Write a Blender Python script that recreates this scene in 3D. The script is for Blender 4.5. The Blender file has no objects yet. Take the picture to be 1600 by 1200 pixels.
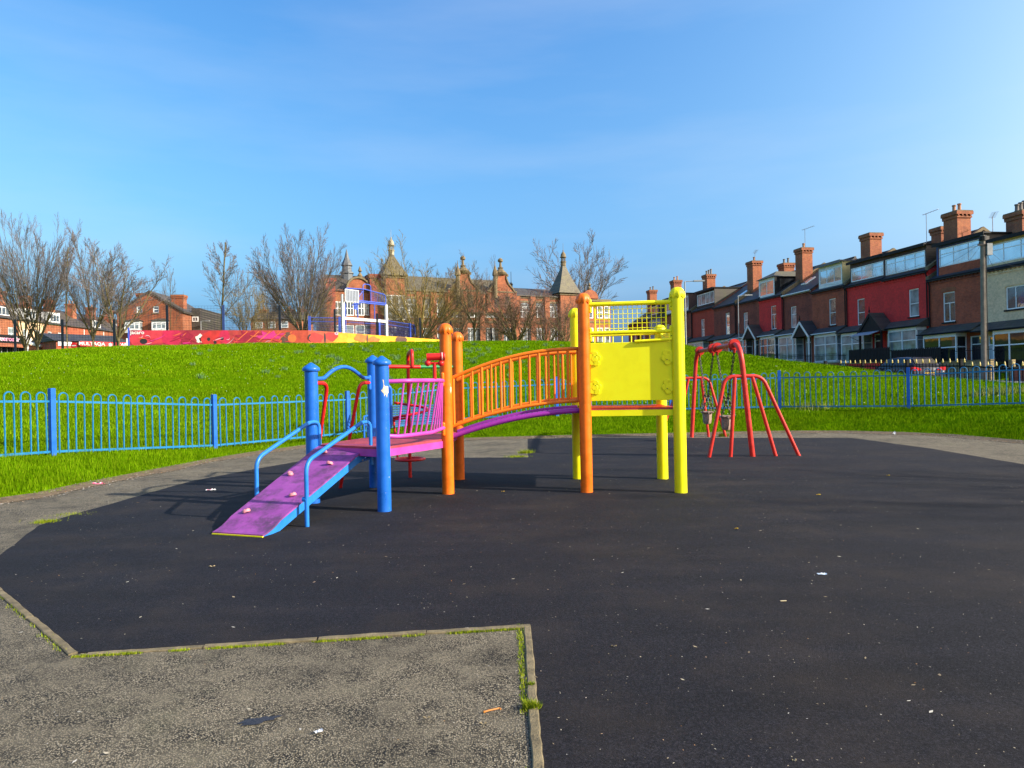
import bpy, math, random
import numpy as np
from mathutils import Vector, Matrix
R = math.radians
PI = math.pi
# ------------------------------------------------------------------ camera, world, sun
scene = bpy.context.scene
col = scene.collection
FOC = 1110.0            # focal length in pixels of the 1600 px wide photograph
ROLL = 0.0192
EYE = 1.5
cam_data = bpy.data.cameras.new('camera')
cam_data.sensor_width = 36.0
cam_data.lens = FOC / 1600.0 * 36.0
cam_data.clip_start = 0.05
cam_data.clip_end = 3000.0
camera = bpy.data.objects.new('camera', cam_data)
col.objects.link(camera)
camera.matrix_world = (Matrix.Translation((0, 0, EYE)) @ Matrix.Rotation(R(90), 4, 'X')
                       @ Matrix.Rotation(-ROLL, 4, 'Z'))
scene.camera = camera

SUN_AZ, SUN_EL = 110.0, 27.0       # azimuth clockwise from +Y, elevation
world = bpy.data.worlds.new('World')
scene.world = world
world.use_nodes = True
wn = world.node_tree
wn.nodes.clear()
w_out = wn.nodes.new('ShaderNodeOutputWorld')
w_bg = wn.nodes.new('ShaderNodeBackground')
w_sky = wn.nodes.new('ShaderNodeTexSky')
w_sky.sky_type = 'NISHITA'
w_sky.sun_disc = False
w_sky.sun_elevation = R(SUN_EL)
w_sky.sun_rotation = R(SUN_AZ)
w_sky.altitude = 0
w_sky.air_density = 0.7
w_sky.dust_density = 6.5
w_sky.ozone_density = 6.0
w_hsv = wn.nodes.new('ShaderNodeHueSaturation')
w_hsv.inputs['Saturation'].default_value = 1.0
w_hsv.inputs['Hue'].default_value = 0.5
# faint high cirrus, the same in all directions
w_tc = wn.nodes.new('ShaderNodeTexCoord')
w_map = wn.nodes.new('ShaderNodeMapping')
w_map.inputs['Scale'].default_value = (1.2, 2.0, 7.0)
w_map.inputs['Rotation'].default_value = (0.25, 0.3, 0.4)
w_noise = wn.nodes.new('ShaderNodeTexNoise')
w_noise.inputs['Scale'].default_value = 1.1
w_noise.inputs['Detail'].default_value = 6
w_noise.inputs['Roughness'].default_value = 0.55
w_ramp = wn.nodes.new('ShaderNodeMapRange')
w_ramp.inputs['From Min'].default_value = 0.45
w_ramp.inputs['From Max'].default_value = 0.85
w_ramp.inputs['To Min'].default_value = 0.0
w_ramp.inputs['To Max'].default_value = 0.22
w_mix = wn.nodes.new('ShaderNodeMix')
w_mix.data_type = 'RGBA'
w_mix.inputs['B'].default_value = (3.0, 3.2, 3.5, 1)
wn.links.new(w_tc.outputs['Generated'], w_map.inputs['Vector'])
wn.links.new(w_map.outputs[0], w_noise.inputs['Vector'])
wn.links.new(w_noise.outputs['Fac'], w_ramp.inputs['Value'])
wn.links.new(w_ramp.outputs[0], w_mix.inputs['Factor'])
# colour grade of the whole sky: per-channel power and gain
w_sep = wn.nodes.new('ShaderNodeSeparateColor'); w_com = wn.nodes.new('ShaderNodeCombineColor')
wn.links.new(w_sky.outputs[0], w_sep.inputs[0])
for i_, (pw_, gn_) in enumerate(((1.9, 1.40), (1.35, 1.40), (0.8, 1.68))):
    mn_ = wn.nodes.new('ShaderNodeMath'); mn_.operation = 'MINIMUM'; mn_.inputs[1].default_value = (2.3, 2.9, 3.6)[i_]
    po_ = wn.nodes.new('ShaderNodeMath'); po_.operation = 'POWER'; po_.inputs[1].default_value = pw_
    mu_ = wn.nodes.new('ShaderNodeMath'); mu_.operation = 'MULTIPLY'; mu_.inputs[1].default_value = gn_
    wn.links.new(w_sep.outputs[i_], mn_.inputs[0]); wn.links.new(mn_.outputs[0], po_.inputs[0]); wn.links.new(po_.outputs[0], mu_.inputs[0]); wn.links.new(mu_.outputs[0], w_com.inputs[i_])
wn.links.new(w_com.outputs[0], w_hsv.inputs['Color'])
wn.links.new(w_hsv.outputs[0], w_mix.inputs['A'])
wn.links.new(w_mix.outputs['Result'], w_bg.inputs['Color'])
w_bg.inputs['Strength'].default_value = 0.15
wn.links.new(w_bg.outputs[0], w_out.inputs[0])

sun_data = bpy.data.lights.new('sun', 'SUN')
sun_data.energy = 4.2
sun_data.angle = R(0.6)
sun_data.color = (1.0, 0.93, 0.8)
sun = bpy.data.objects.new('sun', sun_data)
col.objects.link(sun)
to_sun = Vector((math.sin(R(SUN_AZ)) * math.cos(R(SUN_EL)), math.cos(R(SUN_AZ)) * math.cos(R(SUN_EL)), math.sin(R(SUN_EL))))
sun.rotation_euler = to_sun.to_track_quat('Z', 'Y').to_euler()
sun.location = (20, -10, 20)
scene.view_settings.view_transform = 'Standard'
scene.view_settings.look = 'None'
scene.view_settings.exposure = 0.99
scene.view_settings.gamma = 1.0
scene.render.engine = 'CYCLES'
scene.cycles.max_bounces = 6
scene.cycles.diffuse_bounces = 3

# ------------------------------------------------------------------ picture <-> place
CR, SR = math.cos(ROLL), math.sin(ROLL)
def ray(px, py):
    dx, dy = (px - 800) / FOC, (600 - py) / FOC
    return (dx * CR + dy * SR, 1.0, -dx * SR + dy * CR)
def G(px, py, z=0.0):                    # point where the pixel's ray meets height z
    x, y, dz = ray(px, py)
    t = (z - EYE) / dz
    return Vector((x * t, y * t, z))
def AT(px, py, D):                       # point at depth D
    x, y, dz = ray(px, py)
    return Vector((x * D, D, EYE + dz * D))

# ------------------------------------------------------------------ mesh builder
class MB:
    def __init__(s):
        s.v = []; s.f = []; s.m = []; s.mi = 0
    def quad(s, a, b, c, d):
        n = len(s.v); s.v += [tuple(a), tuple(b), tuple(c), tuple(d)]
        s.f.append((n, n+1, n+2, n+3)); s.m.append(s.mi)
    def poly(s, pts):
        n = len(s.v); s.v += [tuple(p) for p in pts]
        s.f.append(tuple(range(n, n+len(pts)))); s.m.append(s.mi)
    def box(s, x0, x1, y0, y1, z0, z1):
        n = len(s.v)
        s.v += [(x0,y0,z0),(x1,y0,z0),(x1,y1,z0),(x0,y1,z0),(x0,y0,z1),(x1,y0,z1),(x1,y1,z1),(x0,y1,z1)]
        for q in ((0,3,2,1),(4,5,6,7),(0,1,5,4),(1,2,6,5),(2,3,7,6),(3,0,4,7)):
            s.f.append(tuple(n+i for i in q)); s.m.append(s.mi)
        return s
    def obox(s, c, ax, ay, az, hx, hy, hz):          # oriented box, half sizes
        c, ax, ay, az = Vector(c), Vector(ax).normalized(), Vector(ay).normalized(), Vector(az).normalized()
        n = len(s.v)
        for k in ((-1,-1,-1),(1,-1,-1),(1,1,-1),(-1,1,-1),(-1,-1,1),(1,-1,1),(1,1,1),(-1,1,1)):
            s.v.append(tuple(c + ax*hx*k[0] + ay*hy*k[1] + az*hz*k[2]))
        for q in ((0,3,2,1),(4,5,6,7),(0,1,5,4),(1,2,6,5),(2,3,7,6),(3,0,4,7)):
            s.f.append(tuple(n+i for i in q)); s.m.append(s.mi)
        return s
    def bar(s, a, b, hw, hh, up=(0,0,1)):            # rectangular bar from a to b
        a, b = Vector(a), Vector(b)
        d = (b-a); L = d.length; d.normalize()
        u = Vector(up)
        side = d.cross(u)
        if side.length < 1e-4: side = d.cross(Vector((0,1,0)))
        side.normalize(); u2 = side.cross(d)
        return s.obox((a+b)/2, d, side, u2, L/2, hw, hh)
    def tube(s, pts, r, k=8, closed=False, caps=True, r_end=None):
        pts = [Vector(p) for p in pts]
        N = len(pts)
        if N < 2: return s
        n0 = len(s.v)
        prev = None
        for i, p in enumerate(pts):
            if closed: t = pts[(i+1) % N] - pts[(i-1) % N]
            elif i == 0: t = pts[1]-pts[0]
            elif i == N-1: t = pts[-1]-pts[-2]
            else:
                t = (pts[i+1]-pts[i]).normalized() + (pts[i]-pts[i-1]).normalized()
            if t.length < 1e-9: t = Vector((0,0,1))
            t.normalize()
            if prev is None:
                a = Vector((0,0,1)) if abs(t.z) < 0.9 else Vector((1,0,0))
                nrm = t.cross(a).normalized()
            else:
                nrm = prev - t*prev.dot(t)
                if nrm.length < 1e-6: nrm = t.cross(Vector((1,0,0)))
                nrm.normalize()
            prev = nrm
            bn = t.cross(nrm)
            rr = r if r_end is None else r + (r_end-r)*i/(N-1)
            for j in range(k):
                an = 2*PI*j/k
                s.v.append(tuple(p + nrm*(rr*math.cos(an)) + bn*(rr*math.sin(an))))
        M = N if closed else N-1
        for i in range(M):
            a0 = n0 + i*k; b0 = n0 + ((i+1) % N)*k
            for j in range(k):
                s.f.append((a0+j, a0+(j+1)%k, b0+(j+1)%k, b0+j)); s.m.append(s.mi)
        if caps and not closed:
            s.f.append(tuple(n0 + j for j in reversed(range(k)))); s.m.append(s.mi)
            s.f.append(tuple(n0 + (N-1)*k + j for j in range(k))); s.m.append(s.mi)
        return s
    def lathe(s, prof, c=(0,0,0), k=20, axis=None):  # prof: list of (r, z)
        n0 = len(s.v); c = Vector(c)
        for (r, z) in prof:
            for j in range(k):
                a = 2*PI*j/k
                s.v.append((c.x + r*math.cos(a), c.y + r*math.sin(a), c.z + z))
        for i in range(len(prof)-1):
            for j in range(k):
                s.f.append((n0+i*k+j, n0+i*k+(j+1)%k, n0+(i+1)*k+(j+1)%k, n0+(i+1)*k+j)); s.m.append(s.mi)
        s.f.append(tuple(n0+j for j in reversed(range(k)))); s.m.append(s.mi)
        s.f.append(tuple(n0+(len(prof)-1)*k+j for j in range(k))); s.m.append(s.mi)
        return s
    def sphere(s, c, r, k=10, sc=(1,1,1)):
        n0 = len(s.v); h = max(4, k//2)
        for i in range(h+1):
            ph = PI*i/h
            for j in range(k):
                a = 2*PI*j/k
                s.v.append((c[0]+r*sc[0]*math.sin(ph)*math.cos(a), c[1]+r*sc[1]*math.sin(ph)*math.sin(a), c[2]-r*sc[2]*math.cos(ph)))
        for i in range(h):
            for j in range(k):
                s.f.append((n0+i*k+j, n0+i*k+(j+1)%k, n0+(i+1)*k+(j+1)%k, n0+(i+1)*k+j)); s.m.append(s.mi)
        return s
    def prism(s, pts, vec):                          # polygon pts extruded along vec
        n = len(s.v); k = len(pts); vec = Vector(vec)
        s.v += [tuple(p) for p in pts] + [tuple(Vector(p)+vec) for p in pts]
        s.f.append(tuple(reversed(range(n, n+k)))); s.m.append(s.mi)
        s.f.append(tuple(range(n+k, n+2*k))); s.m.append(s.mi)
        for i in range(k):
            j = (i+1) % k
            s.f.append((n+i, n+j, n+k+j, n+k+i)); s.m.append(s.mi)
        return s
    def mesh(s, name, mats, smooth=False, fixn=True):
        me = bpy.data.meshes.new(name)
        me.from_pydata(s.v, [], s.f)
        if not isinstance(mats, (list, tuple)): mats = [mats]
        for m in mats: me.materials.append(m)
        if len(mats) > 1: me.polygons.foreach_set('material_index', s.m)
        if smooth:
            me.polygons.foreach_set('use_smooth', [True]*len(me.polygons))
        me.update()
        if fixn and len(s.f) < 20000:
            import bmesh
            bm = bmesh.new(); bm.from_mesh(me)
            if smooth: bmesh.ops.remove_doubles(bm, verts=bm.verts, dist=1e-6)
            bmesh.ops.recalc_face_normals(bm, faces=bm.faces)
            bm.to_mesh(me); bm.free()
        if smooth and hasattr(me, 'set_sharp_from_angle'):
            me.set_sharp_from_angle(angle=R(40))
        return me
    def build(s, name, mats, parent=None, smooth=False, loc=None, rot=None, fixn=True):
        return obj(name, s.mesh(name, mats, smooth, fixn), parent, loc, rot)

def obj(name, me, parent=None, loc=None, rot=None):
    o = bpy.data.objects.new(name, me)
    col.objects.link(o)
    if parent is not None: o.parent = parent
    if loc is not None: o.location = loc
    if rot is not None: o.rotation_euler = rot if hasattr(rot, '__len__') else (0, 0, rot)
    return o
def tag(o, label=None, cat=None, group=None, kind=None):
    if label: o['label'] = label
    if cat: o['category'] = cat
    if group: o['group'] = group
    if kind: o['kind'] = kind
    return o
def thing(name, label, cat, loc=(0,0,0), rz=0.0, group=None):
    o = obj(name, None, None, loc, rz)
    o.empty_display_size = 0.2
    return tag(o, label, cat, group)
def copy_tree(o, parent=None, kids=None):
    c = o.copy(); col.objects.link(c); c.parent = parent
    for ch in (kids or {}).get(o.name, list(o.children)): copy_tree(ch, c)
    return c
def fillet(pts, rad, n=6):               # round the corners of a polyline
    pts = [Vector(p) for p in pts]
    out = [pts[0]]
    for i in range(1, len(pts)-1):
        a, b, c = pts[i-1], pts[i], pts[i+1]
        r = rad if not hasattr(rad, '__len__') else rad[i-1]
        la, lc = (a-b).length, (c-b).length
        t = min(r, la*0.49, lc*0.49)
        p0 = b + (a-b).normalized()*t; p1 = b + (c-b).normalized()*t
        for k in range(n+1):
            u = k/n
            out.append(p0*(1-u)**2 + b*2*u*(1-u) + p1*u*u)
    out.append(pts[-1])
    return out

# ------------------------------------------------------------------ materials
def _nt(name):
    m = bpy.data.materials.new(name); m.use_nodes = True
    nt = m.node_tree; b = nt.nodes['Principled BSDF']
    return m, nt, b
def nd(nt, t, **kw):
    n = nt.nodes.new(t)
    for k, v in kw.items():
        if k in n.inputs: n.inputs[k].default_value = v
        else: setattr(n, k, v)
    return n
def coords(nt, scale=1.0, kind='Object', rot=None):
    tc = nt.nodes.new('ShaderNodeTexCoord')
    mp = nt.nodes.new('ShaderNodeMapping')
    sc = scale if hasattr(scale, '__len__') else (scale,)*3
    mp.inputs['Scale'].default_value = sc
    if rot: mp.inputs['Rotation'].default_value = rot
    nt.links.new(tc.outputs[kind], mp.inputs['Vector'])
    return mp.outputs[0]
def noise(nt, vec, scale, detail=4, rough=0.55):
    n = nt.nodes.new('ShaderNodeTexNoise')
    n.inputs['Scale'].default_value = scale; n.inputs['Detail'].default_value = detail; n.inputs['Roughness'].default_value = rough
    nt.links.new(vec, n.inputs['Vector'])
    return n.outputs['Fac']
def ramp(nt, fac, stops):
    n = nt.nodes.new('ShaderNodeValToRGB')
    e = n.color_ramp.elements
    while len(e) < len(stops): e.new(0.5)
    for el, (p, c) in zip(e, stops):
        el.position = p; el.color = (c[0], c[1], c[2], 1) if hasattr(c, '__len__') else (c, c, c, 1)
    nt.links.new(fac, n.inputs['Fac'])
    return n.outputs['Color']
def mixc(nt, fac, a, b, mode='MIX'):
    n = nt.nodes.new('ShaderNodeMix'); n.data_type = 'RGBA'; n.blend_type = mode
    for sock, v in (('Factor', fac), ('A', a), ('B', b)):
        if isinstance(v, (int, float)): n.inputs[sock].default_value = v
        elif isinstance(v, tuple): n.inputs[sock].default_value = (v[0], v[1], v[2], 1)
        else: nt.links.new(v, n.inputs[sock])
    return n.outputs['Result']
def bump(nt, b, h, strength=0.3, dist=0.01):
    n = nt.nodes.new('ShaderNodeBump')
    n.inputs['Strength'].default_value = strength; n.inputs['Distance'].default_value = dist
    nt.links.new(h, n.inputs['Height']); nt.links.new(n.outputs[0], b.inputs['Normal'])
def lin(c):
    return tuple(((x/255.0)/12.92 if x/255.0 <= 0.04045 else ((x/255.0+0.055)/1.055)**2.4) for x in c)

def paint(name, c, rough=0.35, wear=0.35, chip=None, scale=6.0, fade=0.25, coat=0.0):  # powder coat with grime
    m, nt, b = _nt(name)
    v = coords(nt)
    n1 = noise(nt, v, scale, 5, 0.6)
    d = tuple(x*(1-wear*0.5) for x in c); l = tuple(min(0.95, x*(1+fade*0.4)+0.01*fade) for x in c)
    cc = ramp(nt, n1, [(0.3, d), (0.5, c), (0.72, l)])
    n2 = noise(nt, v, 60, 3, 0.6)
    if chip is not None:
        n3 = noise(nt, v, 14, 5, 0.75)
        fac = ramp(nt, n3, [(chip, 0), (chip+0.012, 1)])
        cc = mixc(nt, fac, cc, (0.5, 0.47, 0.42))
    dirt = noise(nt, coords(nt, (1, 1, 0.35)), 3.0, 5, 0.7)
    df = ramp(nt, dirt, [(0.52, 0.0), (0.75, 0.28*wear)])
    cc = mixc(nt, df, cc, (0.09, 0.08, 0.06))
    nt.links.new(cc, b.inputs['Base Color'])
    rr = nt.nodes.new('ShaderNodeMapRange'); nt.links.new(n1, rr.inputs['Value'])
    rr.inputs['From Min'].default_value = 0.3; rr.inputs['From Max'].default_value = 0.7
    rr.inputs['To Min'].default_value = rough-0.06; rr.inputs['To Max'].default_value = rough+0.14
    nt.links.new(rr.outputs[0], b.inputs['Roughness'])
    b.inputs['Coat Weight'].default_value = coat
    b.inputs['Specular IOR Level'].default_value = 0.36
    bump(nt, b, n2, 0.12, 0.002)
    return m
def flat(name, c, rough=0.6, var=0.25, scale=4.0, metallic=0.0, bmp=0.1, spec=0.5):
    m, nt, b = _nt(name)
    v = coords(nt)
    n1 = noise(nt, v, scale, 6, 0.65)
    cc = ramp(nt, n1, [(0.28, tuple(x*(1-var) for x in c)), (0.72, tuple(min(1, x*(1+var)) for x in c))])
    nt.links.new(cc, b.inputs['Base Color'])
    b.inputs['Roughness'].default_value = rough
    b.inputs['Metallic'].default_value = metallic
    b.inputs['Specular IOR Level'].default_value = spec
    if bmp: bump(nt, b, noise(nt, v, scale*9, 4, 0.6), bmp, 0.01)
    return m
def brick(name, c, c2, mortar=(0.22, 0.2, 0.17), rough=0.85, stain=0.4, sc=1.0, painted=False):
    m, nt, b = _nt(name)
    tc = nt.nodes.new('ShaderNodeTexCoord')
    sp = nt.nodes.new('ShaderNodeSeparateXYZ'); nt.links.new(tc.outputs['Object'], sp.inputs[0])
    ad = nt.nodes.new('ShaderNodeMath'); nt.links.new(sp.outputs['X'], ad.inputs[0]); nt.links.new(sp.outputs['Y'], ad.inputs[1])
    cb = nt.nodes.new('ShaderNodeCombineXYZ'); nt.links.new(ad.outputs[0], cb.inputs['X']); nt.links.new(sp.outputs['Z'], cb.inputs['Y'])
    bt = nt.nodes.new('ShaderNodeTexBrick')
    nt.links.new(cb.outputs[0], bt.inputs['Vector'])
    bt.inputs['Scale'].default_value = 1.0*sc
    bt.inputs['Brick Width'].default_value = 0.235; bt.inputs['Row Height'].default_value = 0.078
    bt.inputs['Mortar Size'].default_value = 0.007; bt.inputs['Mortar Smooth'].default_value = 0.3
    bt.inputs['Bias'].default_value = -0.1
    bt.inputs['Color1'].default_value = (*c, 1); bt.inputs['Color2'].default_value = (*c2, 1)
    bt.inputs['Mortar'].default_value = (*mortar, 1) if not painted else (*[x*0.8 for x in c], 1)
    v = tc.outputs['Object']
    n1 = noise(nt, v, 0.9, 7, 0.7)
    n0 = noise(nt, v, 6.0, 4, 0.7)
    s = ramp(nt, n1, [(0.3, 1-stain), (0.62, 1.08)])
    cc = mixc(nt, 1.0, bt.outputs['Color'], s, 'MULTIPLY')
    s0 = ramp(nt, n0, [(0.25, 0.72), (0.7, 1.15)])
    cc = mixc(nt, 1.0, cc, s0, 'MULTIPLY')
    sn = noise(nt, coords(nt, (1.6, 1.6, 0.22)), 1.3, 5, 0.7)
    cc = mixc(nt, ramp(nt, sn, [(0.5, 0.0), (0.72, 0.45*stain)]), cc, (0.035, 0.03, 0.028))
    nt.links.new(cc, b.inputs['Base Color'])
    b.inputs['Roughness'].default_value = rough
    bp = nt.nodes.new('ShaderNodeBump'); bp.inputs['Strength'].default_value = 0.5; bp.inputs['Distance'].default_value = 0.012
    nt.links.new(bt.outputs['Fac'], bp.inputs['Height']); bp.invert = True
    nt.links.new(bp.outputs[0], b.inputs['Normal'])
    return m
def slate(name, c, row=0.24, w=0.3, moss=(0.1, 0.11, 0.03), mossf=0.3):
    m, nt, b = _nt(name)
    tc = nt.nodes.new('ShaderNodeTexCoord')
    sp = nt.nodes.new('ShaderNodeSeparateXYZ'); nt.links.new(tc.outputs['Object'], sp.inputs[0])
    cb = nt.nodes.new('ShaderNodeCombineXYZ'); nt.links.new(sp.outputs['X'], cb.inputs['X'])
    ad = nt.nodes.new('ShaderNodeMath'); ad.operation = 'MULTIPLY'; ad.inputs[1].default_value = 1.5
    nt.links.new(sp.outputs['Z'], ad.inputs[0]); nt.links.new(ad.outputs[0], cb.inputs['Y'])
    bt = nt.nodes.new('ShaderNodeTexBrick'); nt.links.new(cb.outputs[0], bt.inputs['Vector'])
    bt.inputs['Scale'].default_value = 1.0
    bt.inputs['Brick Width'].default_value = w; bt.inputs['Row Height'].default_value = row
    bt.inputs['Mortar Size'].default_value = 0.012
    bt.inputs['Color1'].default_value = (*[x*1.25 for x in c], 1); bt.inputs['Color2'].default_value = (*[x*0.75 for x in c], 1)
    bt.inputs['Mortar'].default_value = (*[x*0.35 for x in c], 1)
    n1 = noise(nt, tc.outputs['Object'], 1.1, 7, 0.7)
    cc = mixc(nt, ramp(nt, n1, [(0.48, 0.0), (0.7, mossf)]), bt.outputs['Color'], moss)
    nt.links.new(cc, b.inputs['Base Color']); b.inputs['Roughness'].default_value = 0.62
    bp = nt.nodes.new('ShaderNodeBump'); bp.inputs['Strength'].default_value = 0.6; bp.inputs['Distance'].default_value = 0.02
    nt.links.new(bt.outputs['Color'], bp.inputs['Height']); nt.links.new(bp.outputs[0], b.inputs['Normal'])
    return m
def glass(name, c=(0.05, 0.07, 0.09), ior=2.1, rough=0.04, var=0.5):
    m, nt, b = _nt(name)
    n1 = noise(nt, coords(nt), 1.4, 3, 0.5)
    cc = ramp(nt, n1, [(0.35, tuple(x*(1-var) for x in c)), (0.65, tuple(min(1, x*(1+var)) for x in c))])
    nt.links.new(cc, b.inputs['Base Color'])
    b.inputs['Roughness'].default_value = rough
    b.inputs['IOR'].default_value = ior
    bump(nt, b, noise(nt, coords(nt), 2.2, 2, 0.5), 0.05, 0.03)
    return m

M = {}
M['blue'] = paint('blue_powder_coat', (0.012, 0.13, 0.56), 0.3, 0.35, chip=0.665, coat=0.15)
M['blue_light'] = paint('blue_rail_paint', (0.02, 0.19, 0.62), 0.36, 0.35, chip=0.70)
M['fence_blue'] = paint('fence_blue_paint', (0.008, 0.17, 0.40), 0.42, 0.3, chip=0.76, fade=0.3)
M['fence_post'] = paint('fence_post_blue', (0.01, 0.12, 0.55), 0.4, 0.3)
M['orange'] = paint('orange_powder_coat', (0.86, 0.165, 0.006), 0.36, 0.45, chip=0.69)
M['orange_bar'] = paint('orange_bar_paint', (0.86, 0.20, 0.008), 0.38, 0.3)
M['yellow'] = paint('yellow_powder_coat', (0.95, 0.88, 0.002), 0.45, 0.10, fade=0.1)
M['red'] = paint('red_powder_coat', (0.56, 0.013, 0.012), 0.33, 0.3, chip=0.74)
M['swing_red'] = paint('swing_red_paint', (0.60, 0.03, 0.022), 0.38, 0.35, fade=0.5)
M['pink'] = paint('pink_powder_coat', (0.50, 0.06, 0.36), 0.36, 0.25, chip=0.75)
M['purple'] = paint('purple_tube_paint', (0.30, 0.03, 0.33), 0.35, 0.3)
M['green'] = paint('green_paint', (0.01, 0.24, 0.07), 0.4, 0.3)
M['deck_red'] = paint('worn_deck', (0.42, 0.055, 0.075), 0.6, 0.6, fade=0.6)
M['chip'] = flat('bare_primer', (0.62, 0.52, 0.38), 0.6, 0.3, 20)
M['bench'] = paint('bench_slat_blue', (0.10, 0.27, 0.55), 0.45, 0.3, chip=0.7, fade=0.6)
M['steel'] = flat('galvanised_steel', (0.25, 0.24, 0.22), 0.45, 0.3, 8, 0.8)
M['chain'] = flat('chain_steel', (0.05, 0.04, 0.03), 0.5, 0.5, 30, 0.3)
M['rubber_seat'] = flat('worn_rubber_seat', (0.34, 0.22, 0.17), 0.7, 0.4, 25)
M['black'] = flat('black_hole', (0.01, 0.01, 0.012), 0.6, 0.2)
M['black_iron'] = flat('black_iron', (0.006, 0.006, 0.008), 0.6, 0.3, 9, spec=0.15)
M['gold'] = flat('gold_paint', (0.62, 0.45, 0.09), 0.5, 0.3, 20)
M['dark_post'] = flat('dark_green_fence_post', (0.008, 0.012, 0.022), 0.5, 0.3)
M['court_blue'] = paint('court_blue', (0.05, 0.10, 0.50), 0.4, 0.3)
M['white_paint'] = flat('white_paint', (0.82, 0.82, 0.80), 0.5, 0.1, 6)
M['upvc'] = flat('white_window_frame', (0.92, 0.92, 0.92), 0.4, 0.05, 3)
M['glass'] = glass('window_glass')
M['glass_blue'] = glass('sky_reflecting_glass', (0.50, 0.58, 0.66), 2.0, 0.05, 0.12); M['glass_blue'].node_tree.nodes['Principled BSDF'].inputs['Metallic'].default_value = 0.75
M['glass_dark'] = glass('dark_window_glass', (0.02, 0.022, 0.026), 1.45)
M['dim_glass'] = glass('grey_reflecting_glass', (0.14, 0.16, 0.17), 1.6, 0.1, 0.8)
M['curtain'] = glass('glass_over_net_curtain', (0.26, 0.31, 0.33), 1.7, 0.12, 0.45)
M['brick_red'] = brick('red_brick', (0.58, 0.11, 0.04), (0.44, 0.08, 0.035), (0.24, 0.15, 0.11))
M['brick_dark'] = brick('sooty_brick', (0.42, 0.09, 0.045), (0.31, 0.065, 0.038), (0.09, 0.06, 0.05), stain=0.5)
M['brick_orange'] = brick('orange_brick', (0.42, 0.11, 0.035), (0.33, 0.08, 0.03), (0.30, 0.22, 0.15))
M['brick_chim'] = brick('chimney_brick', (0.46, 0.14, 0.05), (0.36, 0.09, 0.04), (0.30, 0.22, 0.15), stain=0.45)
M['brick_school'] = brick('school_brick', (0.42, 0.125, 0.045), (0.33, 0.095, 0.038), (0.33, 0.2, 0.12), stain=0.4)
M['brick_sand'] = brick('sandstone_block', (0.42, 0.30, 0.14), (0.32, 0.22, 0.10), (0.12, 0.10, 0.08), sc=0.5)
M['paint_red'] = brick('red_painted_brick', (0.88, 0.045, 0.038), (0.82, 0.042, 0.035), painted=True, stain=0.22)
M['paint_red2'] = brick('rust_painted_brick', (0.55, 0.065, 0.03), (0.5, 0.06, 0.03), painted=True, stain=0.25)
M['cream'] = brick('cream_painted_brick', (0.95, 0.66, 0.40), (0.90, 0.62, 0.38), painted=True, stain=0.18)
M['cream_render'] = flat('cream_render', (0.62, 0.52, 0.26), 0.8, 0.2, 2)
M['stone'] = flat('carved_stone', (0.19, 0.14, 0.075), 0.85, 0.4, 5)
M['slate'] = slate('slate_roof', (0.045, 0.045, 0.052))
M['slate_brown'] = slate('tile_hung_brown', (0.075, 0.06, 0.05), mossf=0.35)
M['slate_moss'] = slate('mossy_slate', (0.12, 0.10, 0.06), moss=(0.16, 0.14, 0.05), mossf=0.6)
M['lead'] = flat('lead_flashing', (0.12, 0.13, 0.14), 0.55, 0.3)
M['dark_trim'] = flat('dark_painted_timber', (0.010, 0.010, 0.012), 0.6, 0.3, spec=0.25)
M['brown_wood'] = flat('weathered_brown_board', (0.10, 0.055, 0.05), 0.75, 0.4, 5)
M['pale_wood'] = flat('pole_timber', (0.20, 0.165, 0.135), 0.85, 0.35, 3)
M['door_dark'] = flat('dark_door', (0.02, 0.02, 0.03), 0.35, 0.2)
M['door_maroon'] = flat('maroon_door', (0.06, 0.012, 0.016), 0.35, 0.2)
M['door_white'] = flat('white_door', (0.6, 0.62, 0.66), 0.4, 0.1)
M['pot'] = flat('clay_chimney_pot', (0.40, 0.20, 0.11), 0.8, 0.35, 6)
M['pot_grey'] = flat('grey_chimney_pot', (0.16, 0.14, 0.13), 0.8, 0.35, 6)
M['alu'] = flat('aerial_metal', (0.3, 0.3, 0.32), 0.4, 0.2, 6, 0.6)
M['lamp_grey'] = flat('lamp_post_grey', (0.30, 0.31, 0.32), 0.5, 0.2)
M['blue_trim'] = flat('blue_painted_fascia', (0.03, 0.06, 0.20), 0.5, 0.2)
M['grey_panel'] = flat('grey_cladding', (0.30, 0.33, 0.40), 0.6, 0.12, 2)
# ------------------------------------------------------------------ terrain
rng = np.random.default_rng(7)
random.seed(11)
ASPH_PX = [(0, 786), (70, 776), (140, 760), (250, 738), (330, 722), (400, 710), (480, 699), (560, 693), (640, 690), (740, 687.5), (860, 684), (980, 681.5), (1100, 679), (1220, 676.5), (1320, 676.5), (1400, 678.5), (1480, 682), (1600, 693)]
asph = [(-9.5, -14), (-8.6, 0), (-7.6, 6.5)] + [tuple(G(*p)[:2]) for p in ASPH_PX] + [(15.5, 10), (17, 0), (17, -14)]
asph_np = np.array(asph)
def sdist(X, Y):                         # distance outside the asphalt polygon (negative inside)
    X = np.asarray(X, float); Y = np.asarray(Y, float)
    best = np.full(X.shape, 1e9); inside = np.zeros(X.shape, bool)
    n = len(asph_np)
    for i in range(n):
        ax, ay = asph_np[i]; bx, by = asph_np[(i+1) % n]
        dx, dy = bx-ax, by-ay
        t = np.clip(((X-ax)*dx+(Y-ay)*dy)/(dx*dx+dy*dy), 0, 1)
        best = np.minimum(best, np.hypot(X-ax-t*dx, Y-ay-t*dy))
        c = ((ay > Y) != (by > Y)) & (X < (bx-ax)*(Y-ay)/((by-ay) if abs(by-ay) > 1e-9 else 1e-9)+ax)
        inside ^= c
    return np.where(inside, -best, best)
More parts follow.
